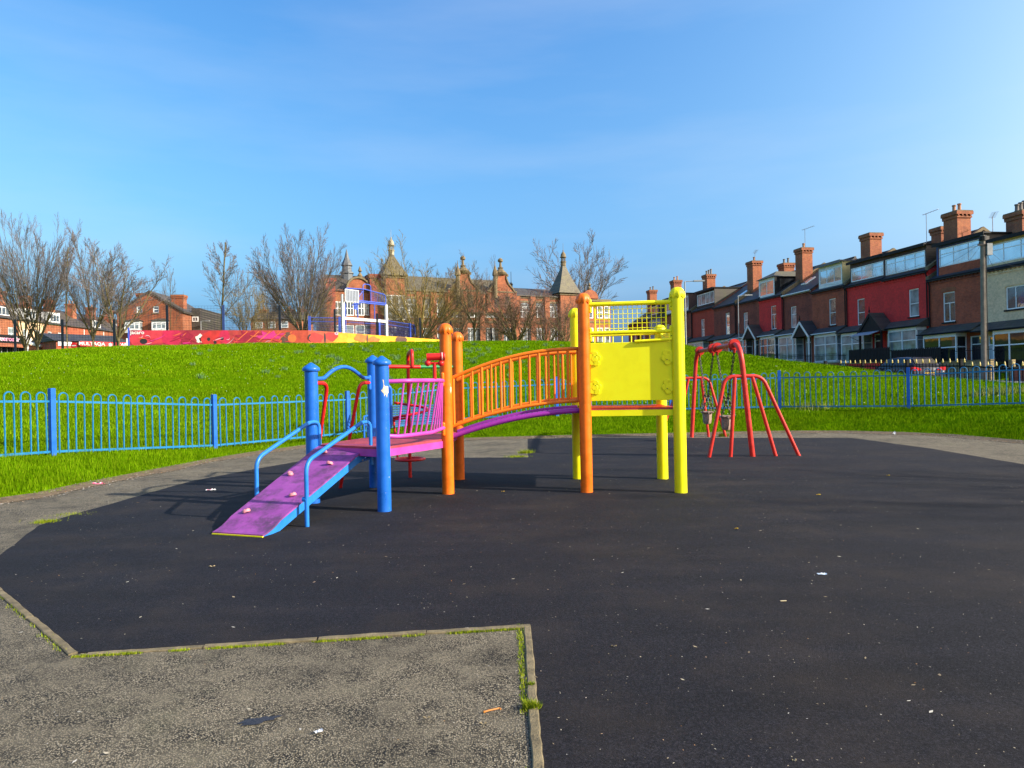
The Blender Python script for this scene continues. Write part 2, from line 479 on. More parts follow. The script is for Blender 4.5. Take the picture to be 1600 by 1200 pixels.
def sstep(a, b, x):
    t = np.clip((x-a)/(b-a), 0, 1); return t*t*(3-2*t)
ROWA, ROWB = 36.9, 0.1622                # terrace facade line X = ROWA - ROWB*Y
def roadz(Y): return np.interp(Y, [-60, 10, 33, 44, 88, 110, 140], [0.1, 0.25, 0.85, 1.15, 3.0, 3.6, 3.7])
HX = [-200, -60, -28, -25, -17, -5, 1.4, 9, 13, 16, 60]
HZ = [2.6, 3.0, 3.75, 4.2, 4.6, 4.62, 4.62, 4.3, 4.1, 3.9, 3.9]
def terr(X, Y):
    X = np.asarray(X, float); Y = np.asarray(Y, float)
    d = sdist(X, Y)
    zc = np.interp(X, HX, HZ)
    hill = 0.34 + (zc-0.34)*np.clip((d-1.8)/30.0, 0, 1)
    und = 0.05*np.sin(X*0.7+1.3)*np.sin(Y*0.55) + 0.06*np.sin(X*0.23+Y*0.31)
    hill = hill + und*sstep(2.5, 6, d)*(1-sstep(24, 32, d)*0.6)
    hill = hill + (5.0-zc)*sstep(34, 46, d)*(X > -30) + (4.2-zc)*sstep(40, 60, d)*(X <= -30)
    edge = -0.06 + 0.085*sstep(-0.12, 0.1, d) + 0.315*sstep(0.0, 1.9, d)
    z = np.where(d < 1.85, edge, hill)
    s = ROWA - ROWB*Y - X
    w = sstep(12.2, 16.5, s)
    w = np.where(d < 3, 1.0, np.maximum(w, 1-sstep(3, 7, d)))
    rz = roadz(Y)
    g = sstep(4.2, 0.4, s) * 0.75 if False else (1-sstep(0.4, 4.2, s))*0.55
    return z*w + (rz+g)*(1-w)
def terr1(x, y): return float(terr(np.array([x]), np.array([y]))[0])

def grid_mesh(name, xs, ys, fn, mat, smooth=True):
    X, Y = np.meshgrid(xs, ys)
    Z = fn(X, Y)
    nx, ny = len(xs), len(ys)
    me = bpy.data.meshes.new(name)
    V = np.stack([X.ravel(), Y.ravel(), Z.ravel()], 1).astype(np.float32)
    i = np.arange(nx*ny).reshape(ny, nx)
    F = np.stack([i[:-1, :-1].ravel(), i[:-1, 1:].ravel(), i[1:, 1:].ravel(), i[1:, :-1].ravel()], 1).astype(np.int32)
    me.vertices.add(len(V)); me.vertices.foreach_set('co', V.ravel())
    me.loops.add(F.size); me.loops.foreach_set('vertex_index', F.ravel())
    me.polygons.add(len(F)); me.polygons.foreach_set('loop_start', np.arange(0, F.size, 4, dtype=np.int32))
    me.polygons.foreach_set('use_smooth', np.ones(len(F), bool))
    me.update(calc_edges=True); me.materials.append(mat)
    return me
# grass ground material
m, nt, b = _nt('grass_ground')
v = coords(nt)
big = noise(nt, v, 0.35, 5, 0.6); mid = noise(nt, v, 2.2, 6, 0.7); fine = noise(nt, coords(nt, (1, 1, 1)), 26, 5, 0.75)
c = ramp(nt, mid, [(0.28, (0.04, 0.10, 0.001)), (0.5, (0.085, 0.192, 0.001)), (0.72, (0.15, 0.26, 0.002))])
c = mixc(nt, ramp(nt, big, [(0.4, 0), (0.65, 0.65)]), c, (0.10, 0.15, 0.002))
c = mixc(nt, 1.0, c, ramp(nt, fine, [(0.3, 0.45), (0.7, 1.5)]), 'MULTIPLY')
nt.links.new(c, b.inputs['Base Color']); b.inputs['Roughness'].default_value = 0.75
b.inputs['Specular IOR Level'].default_value = 0.0
mh = noise(nt, v, 9, 6, 0.75)
bump(nt, b, mh, 0.9, 0.12)
M['grass_ground'] = m
xs = np.unique(np.concatenate([np.linspace(-420, -60, 25), np.linspace(-60, -14, 60), np.linspace(-14, 16, 110), np.linspace(16, 45, 70), np.linspace(45, 420, 28)]))
ys = np.unique(np.concatenate([np.linspace(-60, -2, 12), np.linspace(-2, 27, 110), np.linspace(27, 70, 90), np.linspace(70, 150, 50), np.linspace(150, 900, 25)]))
o = obj('grass_hill', grid_mesh('grass_hill', xs, ys, terr, M['grass_ground'])); tag(o, kind='structure')

# asphalt
m, nt, b = _nt('coarse_asphalt')
v = coords(nt)
vo = nt.nodes.new('ShaderNodeTexVoronoi'); vo.inputs['Scale'].default_value = 125; nt.links.new(v, vo.inputs['Vector'])
stone = ramp(nt, vo.outputs['Distance'], [(0.30, 1.0), (0.62, 0.0)])
cs = nt.nodes.new('ShaderNodeSeparateColor'); nt.links.new(vo.outputs['Color'], cs.inputs[0])
sc_ = ramp(nt, cs.outputs[0], [(0.0, (0.15, 0.125, 0.085)), (0.5, (0.30, 0.255, 0.175)), (1.0, (0.52, 0.45, 0.33))])
n1 = noise(nt, v, 1.1, 7, 0.65); n2 = noise(nt, v, 5.0, 6, 0.7)
base = mixc(nt, stone, (0.018, 0.016, 0.012), sc_)
blot = ramp(nt, n1, [(0.34, 0.40), (0.5, 0.80), (0.68, 1.08)])
base = mixc(nt, 1.0, base, blot, 'MULTIPLY')
worn = ramp(nt, n2, [(0.40, 0.0), (0.66, 0.55)])
base = mixc(nt, worn, base, (0.22, 0.187, 0.13))
green = ramp(nt, noise(nt, v, 0.8, 5, 0.7), [(0.56, 0.0), (0.75, 0.35)])
base = mixc(nt, green, base, (0.075, 0.085, 0.04))
dn = nt.nodes.new('ShaderNodeTexNoise'); dn.inputs['Scale'].default_value = 2.5; dn.inputs['Detail'].default_value = 6; nt.links.new(v, dn.inputs['Vector'])
dv = nt.nodes.new('ShaderNodeVectorMath'); dv.operation = 'MULTIPLY_ADD'; dv.inputs[1].default_value = (0.5, 0.5, 0.5); nt.links.new(dn.outputs['Color'], dv.inputs[0]); nt.links.new(v, dv.inputs[2])
cv = nt.nodes.new('ShaderNodeTexVoronoi'); cv.feature = 'DISTANCE_TO_EDGE'; cv.inputs['Scale'].default_value = 0.55; nt.links.new(dv.outputs[0], cv.inputs['Vector'])
ck = ramp(nt, cv.outputs['Distance'], [(0.0, 1.0), (0.0042, 0.0)])
cm_ = mixc(nt, 1.0, ck, ramp(nt, noise(nt, v, 1.7, 3, 0.5), [(0.5, 0.0), (0.6, 0.9)]), 'MULTIPLY')
base = mixc(nt, cm_, base, (0.02, 0.018, 0.014))
nt.links.new(base, b.inputs['Base Color']); b.inputs['Roughness'].default_value = 0.8
b.inputs['Specular IOR Level'].default_value = 0.3
bump(nt, b, stone, 0.85, 0.006)
M['asphalt'] = m
mb = MB(); mb.poly([(x, y, 0.0) for x, y in asph])
o = mb.build('asphalt_path', M['asphalt'], fixn=False); tag(o, kind='structure')

# rubber safety surface
m, nt, b = _nt('black_rubber_surface')
v = coords(nt)
g1 = noise(nt, v, 95, 5, 0.85); n1 = noise(nt, v, 0.9, 7, 0.7)
n3 = noise(nt, coords(nt, (0.35, 1.6, 1), rot=(0, 0, 0.15)), 1.5, 6, 0.6)
c = ramp(nt, g1, [(0.36, (0.0015, 0.0015, 0.003)), (0.50, (0.006, 0.006, 0.0095)), (0.62, (0.027, 0.026, 0.035)), (0.72, (0.062, 0.060, 0.072))])
c = mixc(nt, ramp(nt, n1, [(0.46, 0.0), (0.70, 0.6)]), c, (0.034, 0.026, 0.022))
c = mixc(nt, 1.0, c, ramp(nt, n3, [(0.3, 0.72), (0.65, 1.18)]), 'MULTIPLY')  # long darker bands in the colour stand in for soft cast shadow streaks
wv = nt.nodes.new('ShaderNodeTexVoronoi'); wv.inputs['Scale'].default_value = 21; nt.links.new(v, wv.inputs['Vector'])
sp_ = ramp(nt, wv.outputs['Distance'], [(0.030, 1.0), (0.055, 0.0)])
c = mixc(nt, sp_, c, (0.17, 0.16, 0.15))
nt.links.new(c, b.inputs['Base Color']); b.inputs['Roughness'].default_value = 0.85
b.inputs['Specular IOR Level'].default_value = 0.22
bump(nt, b, g1, 0.9, 0.008)
M['rubber'] = m
K0 = Vector((-4.62, 6.1, 0)); K1 = G(122, 1021); K2 = G(829, 977); K3 = Vector((0.135, -4, 0))
rub_c = [K0, G(0, 868), G(60, 822), G(110, 806), G(200, 780), G(300, 752), G(400, 733), G(480, 719), G(560, 716), G(650, 716), G(826, 715), G(825, 686), G(940, 684), G(1100, 684.5), G(1330, 684.5), G(1460, 702), G(1600, 726), Vector((14, 8, 0)), Vector((14, -4, 0)), K3, K2, K1]
rub = []
for i, p in enumerate(rub_c):
    q = rub_c[(i+1) % len(rub_c)]
    rub.append(p)
    L = (q-p).length; n = int(L/0.25)
    if 0 < i < 16 and n > 1:
        for k in range(1, n):
            w = p.lerp(q, k/n); a = 0.012 if i != 11 else 0.03
            rub.append(w + Vector((random.uniform(-a, a), random.uniform(-a, a), 0)))
mb = MB(); mb.prism([(p.x, p.y, -0.02) for p in rub], (0, 0, 0.026))
o = mb.build('rubber_safety_surface', M['rubber']); tag(o, kind='structure')

# concrete edging stones round the rubber
M['kerb'] = flat('concrete_edging', (0.17, 0.135, 0.075), 0.9, 0.55, 9, bmp=0.9)
kr = thing('kerb', None, None); tag(kr, kind='structure')
def kerb_run(a, b, n, side):
    a = Vector(a); b = Vector(b); d = (b-a).normalized(); nrm = Vector((-d.y, d.x, 0))*side
    L = (b-a).length/n
    for i in range(n):
        p = a + d*(L*(i+0.5)); hz = 0.012 + random.uniform(-0.003, 0.003)
        mb = MB(); ns = 14; prev_ = None
        for j in range(ns+1):
            q = a + d*(L*i + 0.004 + (L-0.008)*j/ns); e0 = random.uniform(-0.0035, 0.002); e1 = 0.047 + random.uniform(-0.004, 0.003); zz = hz + random.uniform(-0.0015, 0.001)
            ring = [q + nrm*e0 + Vector((0, 0, -0.05)), q + nrm*e0 + Vector((0, 0, zz-0.004)), q + nrm*(e0+.006) + Vector((0, 0, zz)), q + nrm*(e1-.006) + Vector((0, 0, zz)), q + nrm*e1 + Vector((0, 0, zz-0.004)), q + nrm*e1 + Vector((0, 0, -0.05))]
            if prev_:
                for k_ in range(5): mb.quad(prev_[k_], prev_[k_+1], ring[k_+1], ring[k_])
            else: mb.poly(ring)
            prev_ = ring
        mb.poly(prev_)
        me = mb.mesh('kerb_stone', M['kerb'])
        ob = obj('kerb_stone', me, kr)
        ob.rotation_euler = (0, 0, random.uniform(-0.0008, 0.0008))
kerb_run(K0, K1, 3, -1); kerb_run(K1 + Vector((0.06, 0.0, 0)), K2, 4, -1); kerb_run(K2 + Vector((0, 0.0, 0)), K3, 9, -1)

# soil strip along the grass edge
M['soil'] = flat('leafy_soil', (0.115, 0.08, 0.045), 0.95, 0.55, 14, bmp=0.6)
mb = MB()
pts = [Vector((x, y, 0)) for x, y in asph[2:-2]]
dense = []
for p, q in zip(pts[:-1], pts[1:]):
    n = max(1, int((q-p).length/0.12))
    dense += [p.lerp(q, k/n) for k in range(n)]
prev = None
for i, p in enumerate(dense[:-1]):
    d = (dense[i+1]-p).normalized(); nr = Vector((d.y, -d.x, 0))
    wI = 0.07 + 0.07*math.sin(i*0.31)*math.sin(i*0.077) + random.uniform(-0.03, 0.05)
    a = p + nr*max(0.01, wI) + Vector((0, 0, 0.006)); c = p - nr*0.16 + Vector((0, 0, 0.055))
    if prev: mb.quad(prev[0], a, c, prev[1])
    prev = (a, c)
o = mb.build('soil_edge', M['soil'], fixn=False); tag(o, kind='structure')

# ------------------------------------------------------------------ grass blades
def blade_material(name, c1, c2, c3):
    m, nt, b = _nt(name)
    gi = nt.nodes.new('ShaderNodeNewGeometry')
    r = ramp(nt, gi.outputs['Random Per Island'], [(0.0, c1), (0.55, c2), (1.0, c3)])
    n = noise(nt, coords(nt), 0.9, 5, 0.65)
    r = mixc(nt, 1.0, r, ramp(nt, n, [(0.3, 0.72), (0.7, 1.25)]), 'MULTIPLY')
    nt.links.new(r, b.inputs['Base Color']); b.inputs['Roughness'].default_value = 0.5
    b.inputs['Specular IOR Level'].default_value = 0.0
    b.inputs['Subsurface Weight'].default_value = 0.0
    return m
M['blade'] = blade_material('grass_blade', (0.048, 0.115, 0.001), (0.102, 0.218, 0.0015), (0.20, 0.30, 0.008))
def blades(name, X, Y, h, w, mat, Z=None, lean=0.45):
    n = len(X); Z = terr(X, Y) if Z is None else Z
    a = rng.uniform(0, 2*PI, n); wv = w*rng.uniform(0.6, 1.3, n); hh = h*rng.uniform(0.5, 1.35, n)
    la = rng.uniform(0, 2*PI, n); ll = hh*lean*rng.uniform(0, 1.2, n)
    V = np.empty((n, 3, 3), np.float32)
    V[:, 0] = np.stack([X-np.cos(a)*wv, Y-np.sin(a)*wv, Z-0.01], 1)
    V[:, 1] = np.stack([X+np.cos(a)*wv, Y+np.sin(a)*wv, Z-0.01], 1)
    V[:, 2] = np.stack([X+np.cos(la)*ll, Y+np.sin(la)*ll, Z+hh], 1)
    me = bpy.data.meshes.new(name)
    me.vertices.add(3*n); me.vertices.foreach_set('co', V.ravel())
    me.loops.add(3*n); me.loops.foreach_set('vertex_index', np.arange(3*n, dtype=np.int32))
    me.polygons.add(n); me.polygons.foreach_set('loop_start', np.arange(0, 3*n, 3, dtype=np.int32))
    me.update(calc_edges=True); me.materials.append(mat)
    return obj(name, me)
def sample(n, x0, x1, y0, y1, d0, d1, power=1.0):
    X = rng.uniform(x0, x1, n); Y = y0 + (y1-y0)*rng.uniform(0, 1, n)**power
    k = (np.abs(X) < 0.80*Y+2.0); X, Y = X[k], Y[k]
    d = sdist(X, Y); k = (d > d0) & (d < d1)
    return X[k], Y[k], d[k]
X, Y, d = sample(1500000, -14, 17, 5, 24, 0.02, 2.6)
keep = rng.uniform(0, 1, len(X)) < np.clip(0.35 + 5.0/Y, 0, 1)*np.clip(d/0.25+0.25, 0, 1)
X, Y, d = X[keep], Y[keep], d[keep]
clump = np.sin(X*3.1+np.sin(Y*2.3)*2)*np.sin(Y*3.7+X)*0.5+0.5
h = (0.045 + 0.05*clump)*np.clip(0.45+d*1.3, 0, 1.15)
print('blades', len(X))
o = blades('verge_grass', X, Y, h, 0.0045, M['blade']); tag(o, kind='stuff')
X, Y, d = sample(700000, -26, 22, 10, 42, 2.4, 22, 1.0)
s_ = ROWA - ROWB*Y - X
k = (s_ > 12.4) & (rng.uniform(0, 1, len(X)) < np.clip(9.0/np.maximum(d, 1)**1.1, 0.12, 1)); X, Y, d = X[k], Y[k], d[k]
cl = np.sin(X*1.9+np.sin(Y*1.1)*2)*np.sin(Y*2.1+X*0.6)*0.5+0.5
print('blades2', len(X))
o = blades('hill_grass', X, Y, 0.045+0.05*cl, 0.008, M['blade']); tag(o, kind='stuff')
X, Y, d = sample(260000, -36, 22, 28, 54, 14, 36, 1.0)
s_ = ROWA - ROWB*Y - X; k = s_ > 12.6; X, Y = X[k], Y[k]
print('blades3', len(X))
o = blades('crest_grass', X, Y, 0.07, 0.016, M['blade']); tag(o, kind='stuff')
# yellowish weeds and moss by the kerb and corners
M['moss'] = blade_material('moss', (0.10, 0.16, 0.01), (0.20, 0.27, 0.012), (0.32, 0.33, 0.03))
PX = []; PY = []; HH = []
def moss_line(a, b, n, off, spread, h):
    for i in range(n):
        t = random.random(); p = a.lerp(b, t)
        if math.sin(t*23)+math.sin(t*61+1) < -0.1+random.uniform(-.8, .8): continue
        PX.append(p.x + off.x + random.gauss(0, spread)); PY.append(p.y + off.y + random.gauss(0, spread)); HH.append(h*random.uniform(.4, 1.2))
moss_line(K1, K2, 5200, Vector((0.005, -0.062, 0)), 0.007, 0.011)
moss_line(K2, K3, 6000, Vector((-0.066, 0, 0)), 0.010, 0.013)
moss_line(K0, K1, 700, Vector((-0.03, -0.045, 0)), 0.012, 0.014)
for (px, py, n, s, h) in ((831, 1108, 900, 0.014, 0.03), (829, 1072, 200, 0.008, 0.018), (73, 816, 500, 0.07, 0.03), (112, 804, 260, 0.10, 0.015), (822, 708, 900, 0.07, 0.07), (808, 714, 500, 0.12, 0.04), (1131, 682, 500, 0.06, 0.12)):
    p = G(px, py)
    for _ in range(n):
        PX.append(p.x+random.gauss(0, s)); PY.append(p.y+random.gauss(0, s*0.7)); HH.append(h*random.uniform(.4, 1.2))
o = blades('kerb_moss', np.array(PX), np.array(PY), np.array(HH), 0.0035, M['moss'], Z=np.full(len(PX), 0.004), lean=0.8); tag(o, kind='stuff')

# ------------------------------------------------------------------ litter: thousands of chips, then the pieces one can pick out
m, nt, b = _nt('dry_leaf_chips')
gi = nt.nodes.new('ShaderNodeNewGeometry')
r = ramp(nt, gi.outputs['Random Per Island'], [(0.0, (0.16, 0.12, 0.07)), (0.35, (0.32, 0.26, 0.17)), (0.65, (0.5, 0.46, 0.36)), (0.85, (0.55, 0.52, 0.48)), (0.93, (0.45, 0.2, 0.03)), (1.0, (0.12, 0.07, 0.04))])
nt.links.new(r, b.inputs['Base Color']); b.inputs['Roughness'].default_value = 0.8
M['chips'] = m
def chips(name, X, Y, Z, L, W):
    n = len(X); a = rng.uniform(0, 2*PI, n); ca, sa = np.cos(a), np.sin(a)
    V = np.empty((n, 4, 3), np.float32)
    til = rng.uniform(0.0, 0.5, n)
    for j, (u, w, zz) in enumerate(((-1, -.3, 0), (0.1, -1, .3), (1, .2, 1), (-.1, 1, .4))):
        V[:, j] = np.stack([X + ca*u*L - sa*w*W, Y + sa*u*L + ca*w*W, Z + 0.001 + zz*til*W*1.5], 1)
    me = bpy.data.meshes.new(name)
    me.vertices.add(4*n); me.vertices.foreach_set('co', V.ravel())
    me.loops.add(4*n); me.loops.foreach_set('vertex_index', np.arange(4*n, dtype=np.int32))
    me.polygons.add(n); me.polygons.foreach_set('loop_start', np.arange(0, 4*n, 4, dtype=np.int32))
    me.update(calc_edges=True); me.materials.append(M['chips'])
    return obj(name, me)
n = 3600
Y = 2.6 + 17.5*rng.uniform(0, 1, n)**1.15; X = rng.uniform(-0.82, 0.82, n)*Y
k = sdist(X, Y) < 0; X, Y = X[k], Y[k]
L = rng.uniform(0.0018, 0.006, len(X)) + 0.00035*Y + (rng.uniform(0, 1, len(X)) > 0.96)*0.010
o = chips('leaf_litter', X, Y, np.full(len(X), 0.0075), L, L*rng.uniform(0.25, 0.55, len(X))); tag(o, kind='stuff')
n = 9000
ii = rng.integers(0, len(dense), n); dn = np.array([(p.x, p.y) for p in dense])
X = dn[ii, 0] + rng.normal(0, 0.12, n); Y = dn[ii, 1] + rng.normal(0, 0.12, n)
o = chips('edge_leaf_litter', X, Y, np.maximum(terr(X, Y), 0)+0.012, rng.uniform(0.006, 0.022, n), rng.uniform(0.004, 0.012, n)); tag(o, kind='stuff')

def lit(name, cc, c2=None):
    return flat(name, cc, 0.5, 0.15, 40)
LM = dict(pink=lit('pink_plastic', (0.6, 0.08, 0.16)), white=lit('white_paper', (0.62, 0.63, 0.66)), pale=lit('pale_film', (0.5, 0.6, 0.72)), yellow=lit('yellow_petal', (0.75, 0.5, 0.01)),
          ochre=lit('ochre_stick', (0.5, 0.19, 0.03)), cream=lit('cream_stick', (0.6, 0.48, 0.28)), bluep=lit('blue_packet', (0.04, 0.10, 0.5)), redp=lit('red_print', (0.6, 0.03, 0.05)), leaf=lit('dead_leaf', (0.28, 0.22, 0.12)), brown=lit('brown_leaf', (0.3, 0.12, 0.03)))
def wrapper(name, px, py, L, W, H, mats, label, cat, rz=0.3, z=0.007, group=None):
    p = G(px, py, z)
    if sdist(np.array([p.x]), np.array([p.y]))[0] > 0.05:
        for _ in range(6): p = G(px, py, terr1(p.x, p.y)+0.03)
    t = thing(name, label, cat, p, rz, group)
    mb = MB(); nx, ny = 7, 4
    rr = random.Random(px*7+py)
    P = [[(-L/2+L*i/(nx-1), -W/2+W*j/(ny-1)+rr.uniform(-.1, .1)*W, H*rr.uniform(0.05, 1)*(0.4+0.6*math.sin(PI*j/(ny-1)))) for i in range(nx)] for j in range(ny)]
    for j in range(ny-1):
        for i in range(nx-1):
            mb.mi = 1 if (len(mats) > 1 and 1 <= i <= nx-3 and j == 1) else 0
            mb.quad(P[j][i], P[j][i+1], P[j+1][i+1], P[j+1][i])
    mb.mi = 0
    mb.build('film', mats, t)
    mb = MB(); mb.prism([(L/2, -W*.45, 0.002), (L/2+L*.08, -W*.3, 0.004), (L/2+L*.05, W*.1, 0.006), (L/2+L*.1, W*.3, 0.003), (L/2, W*.45, 0.002)], (0, 0, 0.002))
    mb.build('torn_end', mats[0], t)
    return t
wrapper('sweet_wrapper', 150, 757, 0.22, 0.13, 0.06, [LM['pink'], LM['white']], 'crumpled pink and white wrapper lying where the left verge meets the path', 'litter', 0.5)
wrapper('sweet_wrapper', 329, 766, 0.13, 0.045, 0.03, [LM['white'], LM['pink']], 'twisted white and pink wrapper strip on black rubber left of the ramp', 'litter', 0.4)
wrapper('plastic_film', 1284, 897, 0.062, 0.04, 0.012, [LM['pale'], LM['white']], 'small clear bluish plastic wrapper lying on black rubber at right', 'litter', -0.1)
wrapper('crisp_packet', 1533, 674, 0.24, 0.2, 0.06, [LM['bluep'], LM['redp']], 'blue crisp packet with red mark on the verge grass at far right', 'litter', 0.1)
wrapper('paper_scrap', 1381, 662, 0.17, 0.11, 0.07, [LM['white']], 'white paper scrap in the verge grass below the blue railing', 'litter', 0.4)
wrapper('paper_scrap', 1397, 679, 0.07, 0.06, 0.10, [LM['white']], 'small upright white paper scrap at the path edge by the verge', 'litter', 0.4)
wrapper('cardboard_scrap', 1341, 675, 0.26, 0.10, 0.03, [LM['brown']], 'orange brown flattened card lying along the right verge edge', 'litter', 0.0)
wrapper('paper_scrap', 497, 1143, 0.034, 0.025, 0.008, [LM['white']], 'tiny white paper scrap on the grey foreground asphalt', 'litter', 0.7)
def leaf(px, py, L, W, mat, label, cat='leaf', rz=0.5, name='fallen_leaf', group=None):
    p = G(px, py, 0.008)
    mb = MB(); k = 9
    top = [(-L/2+L*i/(k-1), W/2*math.sin(PI*i/(k-1))**0.8, 0.004*math.sin(i*1.1)+0.003) for i in range(k)]
    bot = [(x, -y, z+0.002) for x, y, z in top]
    for i in range(k-1):
        mb.quad(bot[i], bot[i+1], (bot[i+1][0], 0, 0.001), (bot[i][0], 0, 0.001)); mb.quad((bot[i][0], 0, 0.001), (bot[i+1][0], 0, 0.001), top[i+1], top[i])
    o = mb.build(name, LM[mat], None, loc=p, rot=rz)
    tag(o, label, cat, group); return o
leaf(1279, 773, 0.07, 0.05, 'yellow', 'bright yellow leaf on black rubber right of the swing legs')
leaf(1388, 743, 0.07, 0.045, 'yellow', 'yellow leaf furthest right on the black rubber near the path')
leaf(1151, 826, 0.045, 0.032, 'yellow', 'yellow leaf on black rubber right of the yellow front post')
leaf(786, 768, 0.05, 0.03, 'yellow', 'small yellow leaf on black rubber under the arched bridge')
leaf(666, 1122, 0.034, 0.015, 'leaf', 'pale oval leaf in the middle of the foreground asphalt', rz=0.1)
leaf(754, 1131, 0.034, 0.016, 'leaf', 'pale oval leaf below the orange twig on the foreground asphalt', rz=0.0)
leaf(959, 1010, 0.033, 0.017, 'leaf', 'greyish oval leaf on black rubber right of the kerb corner', rz=0.1)
leaf(331, 885, 0.05, 0.02, 'cream', 'pale curled leaf on black rubber before the foot of the ramp', rz=0.2)
p = G(769, 1110, 0.009)
mb = MB(); mb.tube([(-0.037, -0.01, 0), (-0.015, -0.004, 0.003), (0.012, 0.004, 0.003), (0.034, 0.009, 0.004), (0.04, 0.002, 0.002)], 0.0042, 6); mb.sphere((-0.037, -0.011, 0.001), 0.006, 6)
o = mb.build('fallen_twig', LM['ochre'], None, True, p, 0.1); tag(o, 'orange brown twig with bent end on the foreground asphalt by the kerb', 'twig')
p = G(1224, 939, 0.009)
mb = MB(); mb.box(-0.021, 0.021, -0.005, 0.005, 0, 0.003)
o = mb.build('flat_stick', LM['cream'], None, False, p, 0.1); tag(o, 'short cream flat stick on black rubber below the clear wrapper', 'stick')
p = G(1241, 1189, 0.009)
leaf(1241, 1189, 0.018, 0.009, 'cream', 'small cream leaf on black rubber at the bottom of the picture', rz=0.2)
# damp stain: a shallow wet patch
m, nt, b = _nt('damp_asphalt')
v = coords(nt, kind='Generated')
M['damp'] = m
vv = coords(nt)
vo = nt.nodes.new('ShaderNodeTexVoronoi'); vo.inputs['Scale'].default_value = 125; nt.links.new(vv, vo.inputs['Vector'])
nt.links.new(ramp(nt, vo.outputs['Distance'], [(0.3, (0.05, 0.045, 0.045)), (0.6, (0.012, 0.011, 0.012))]), b.inputs['Base Color'])
b.inputs['Roughness'].default_value = 0.5
p = G(403, 1127); mb = MB()
pts = []
for i in range(46):
    a = 2*PI*i/46; r = 1+0.16*math.sin(3*a+1)+0.12*math.sin(7*a)+random.uniform(-.06, .06)
    u, w_ = 0.085*r*math.cos(a), 0.032*r*math.sin(a)
    pts.append((p.x+u*0.93-w_*0.36, p.y+u*0.36+w_*0.93, 0.004))
mb.poly(pts); o = mb.build('damp_patch', M['damp'], fixn=False); tag(o, kind='stuff')
# ------------------------------------------------------------------ blue bow-top fence
fence = thing('bow_top_fence', 'low blue bow top railing fence running round the playground', 'fence')
FP = [Vector((-10.9, 6.2, 0)), Vector((-9.6, 9.9, 0)), AT(81.5, 660, 13.0), AT(334.5, 650, 16.2), AT(543, 640, 19.6), AT(703, 640, 21.5), AT(870.5, 630, 22.3), AT(1048, 630, 22.8), AT(1218, 620, 22.8), AT(1419.5, 620, 21.3), Vector((14.6, 19.2, 0)), Vector((17.3, 16.8, 0))]
FH = 1.18
mb = MB(); mb.box(-0.045, 0.045, -0.045, 0.045, -0.3, FH+0.04); mb.box(-0.04, 0.04, -0.04, 0.04, FH+0.04, FH+0.05)
post_me = mb.mesh('fence_post', M['fence_post'])
def hoop_me(w):
    mb = MB(); pts = [(-w/2, 0, 0.03), (-w/2, 0, FH-w/2-0.03)]
    for i in range(1, 8):
        a = PI - PI*i/8; pts.append((w/2*math.cos(a), 0, FH-w/2-0.03+w/2*math.sin(a)))
    pts += [(w/2, 0, FH-w/2-0.03), (w/2, 0, 0.03)]
    mb.tube(pts, 0.0135, 5); return mb.mesh('hoop', M['fence_blue'], True)
hme = hoop_me(0.165)
fz = []
for p in FP: fz.append(terr1(p.x, p.y))
for i, p in enumerate(FP):
    d = (FP[min(i+1, len(FP)-1)] - FP[max(i-1, 0)]); ang = math.atan2(d.y, d.x)
    obj('fence_post', post_me, fence, (p.x, p.y, fz[i]), ang)
for i in range(len(FP)-1):
    a, b_ = FP[i], FP[i+1]; d = b_-a; d.z = 0; L = d.length; ang = math.atan2(d.y, d.x)
    za, zb = fz[i], fz[i+1]
    A = Vector((a.x, a.y, za)); B = Vector((b_.x, b_.y, zb))
    nrm = Vector((0, 0, 1))
    for zz, hh in ((FH-0.19, 0.018), (0.07, 0.02)):
        mb = MB(); mb.bar(A+nrm*zz, B+nrm*zz, 0.006, hh); mb.build('rail', M['fence_blue'], fence)
    n = 11
    for k in range(n):
        t = (k+0.62)/(n+0.24)
        p = A.lerp(B, t)
        obj('hoop', hme, fence, p + Vector((random.uniform(-.012, .012), 0, random.uniform(-.012, .008))), (random.uniform(-.012, .012), random.uniform(-.014, .014), ang + random.uniform(-0.05, 0.05)))

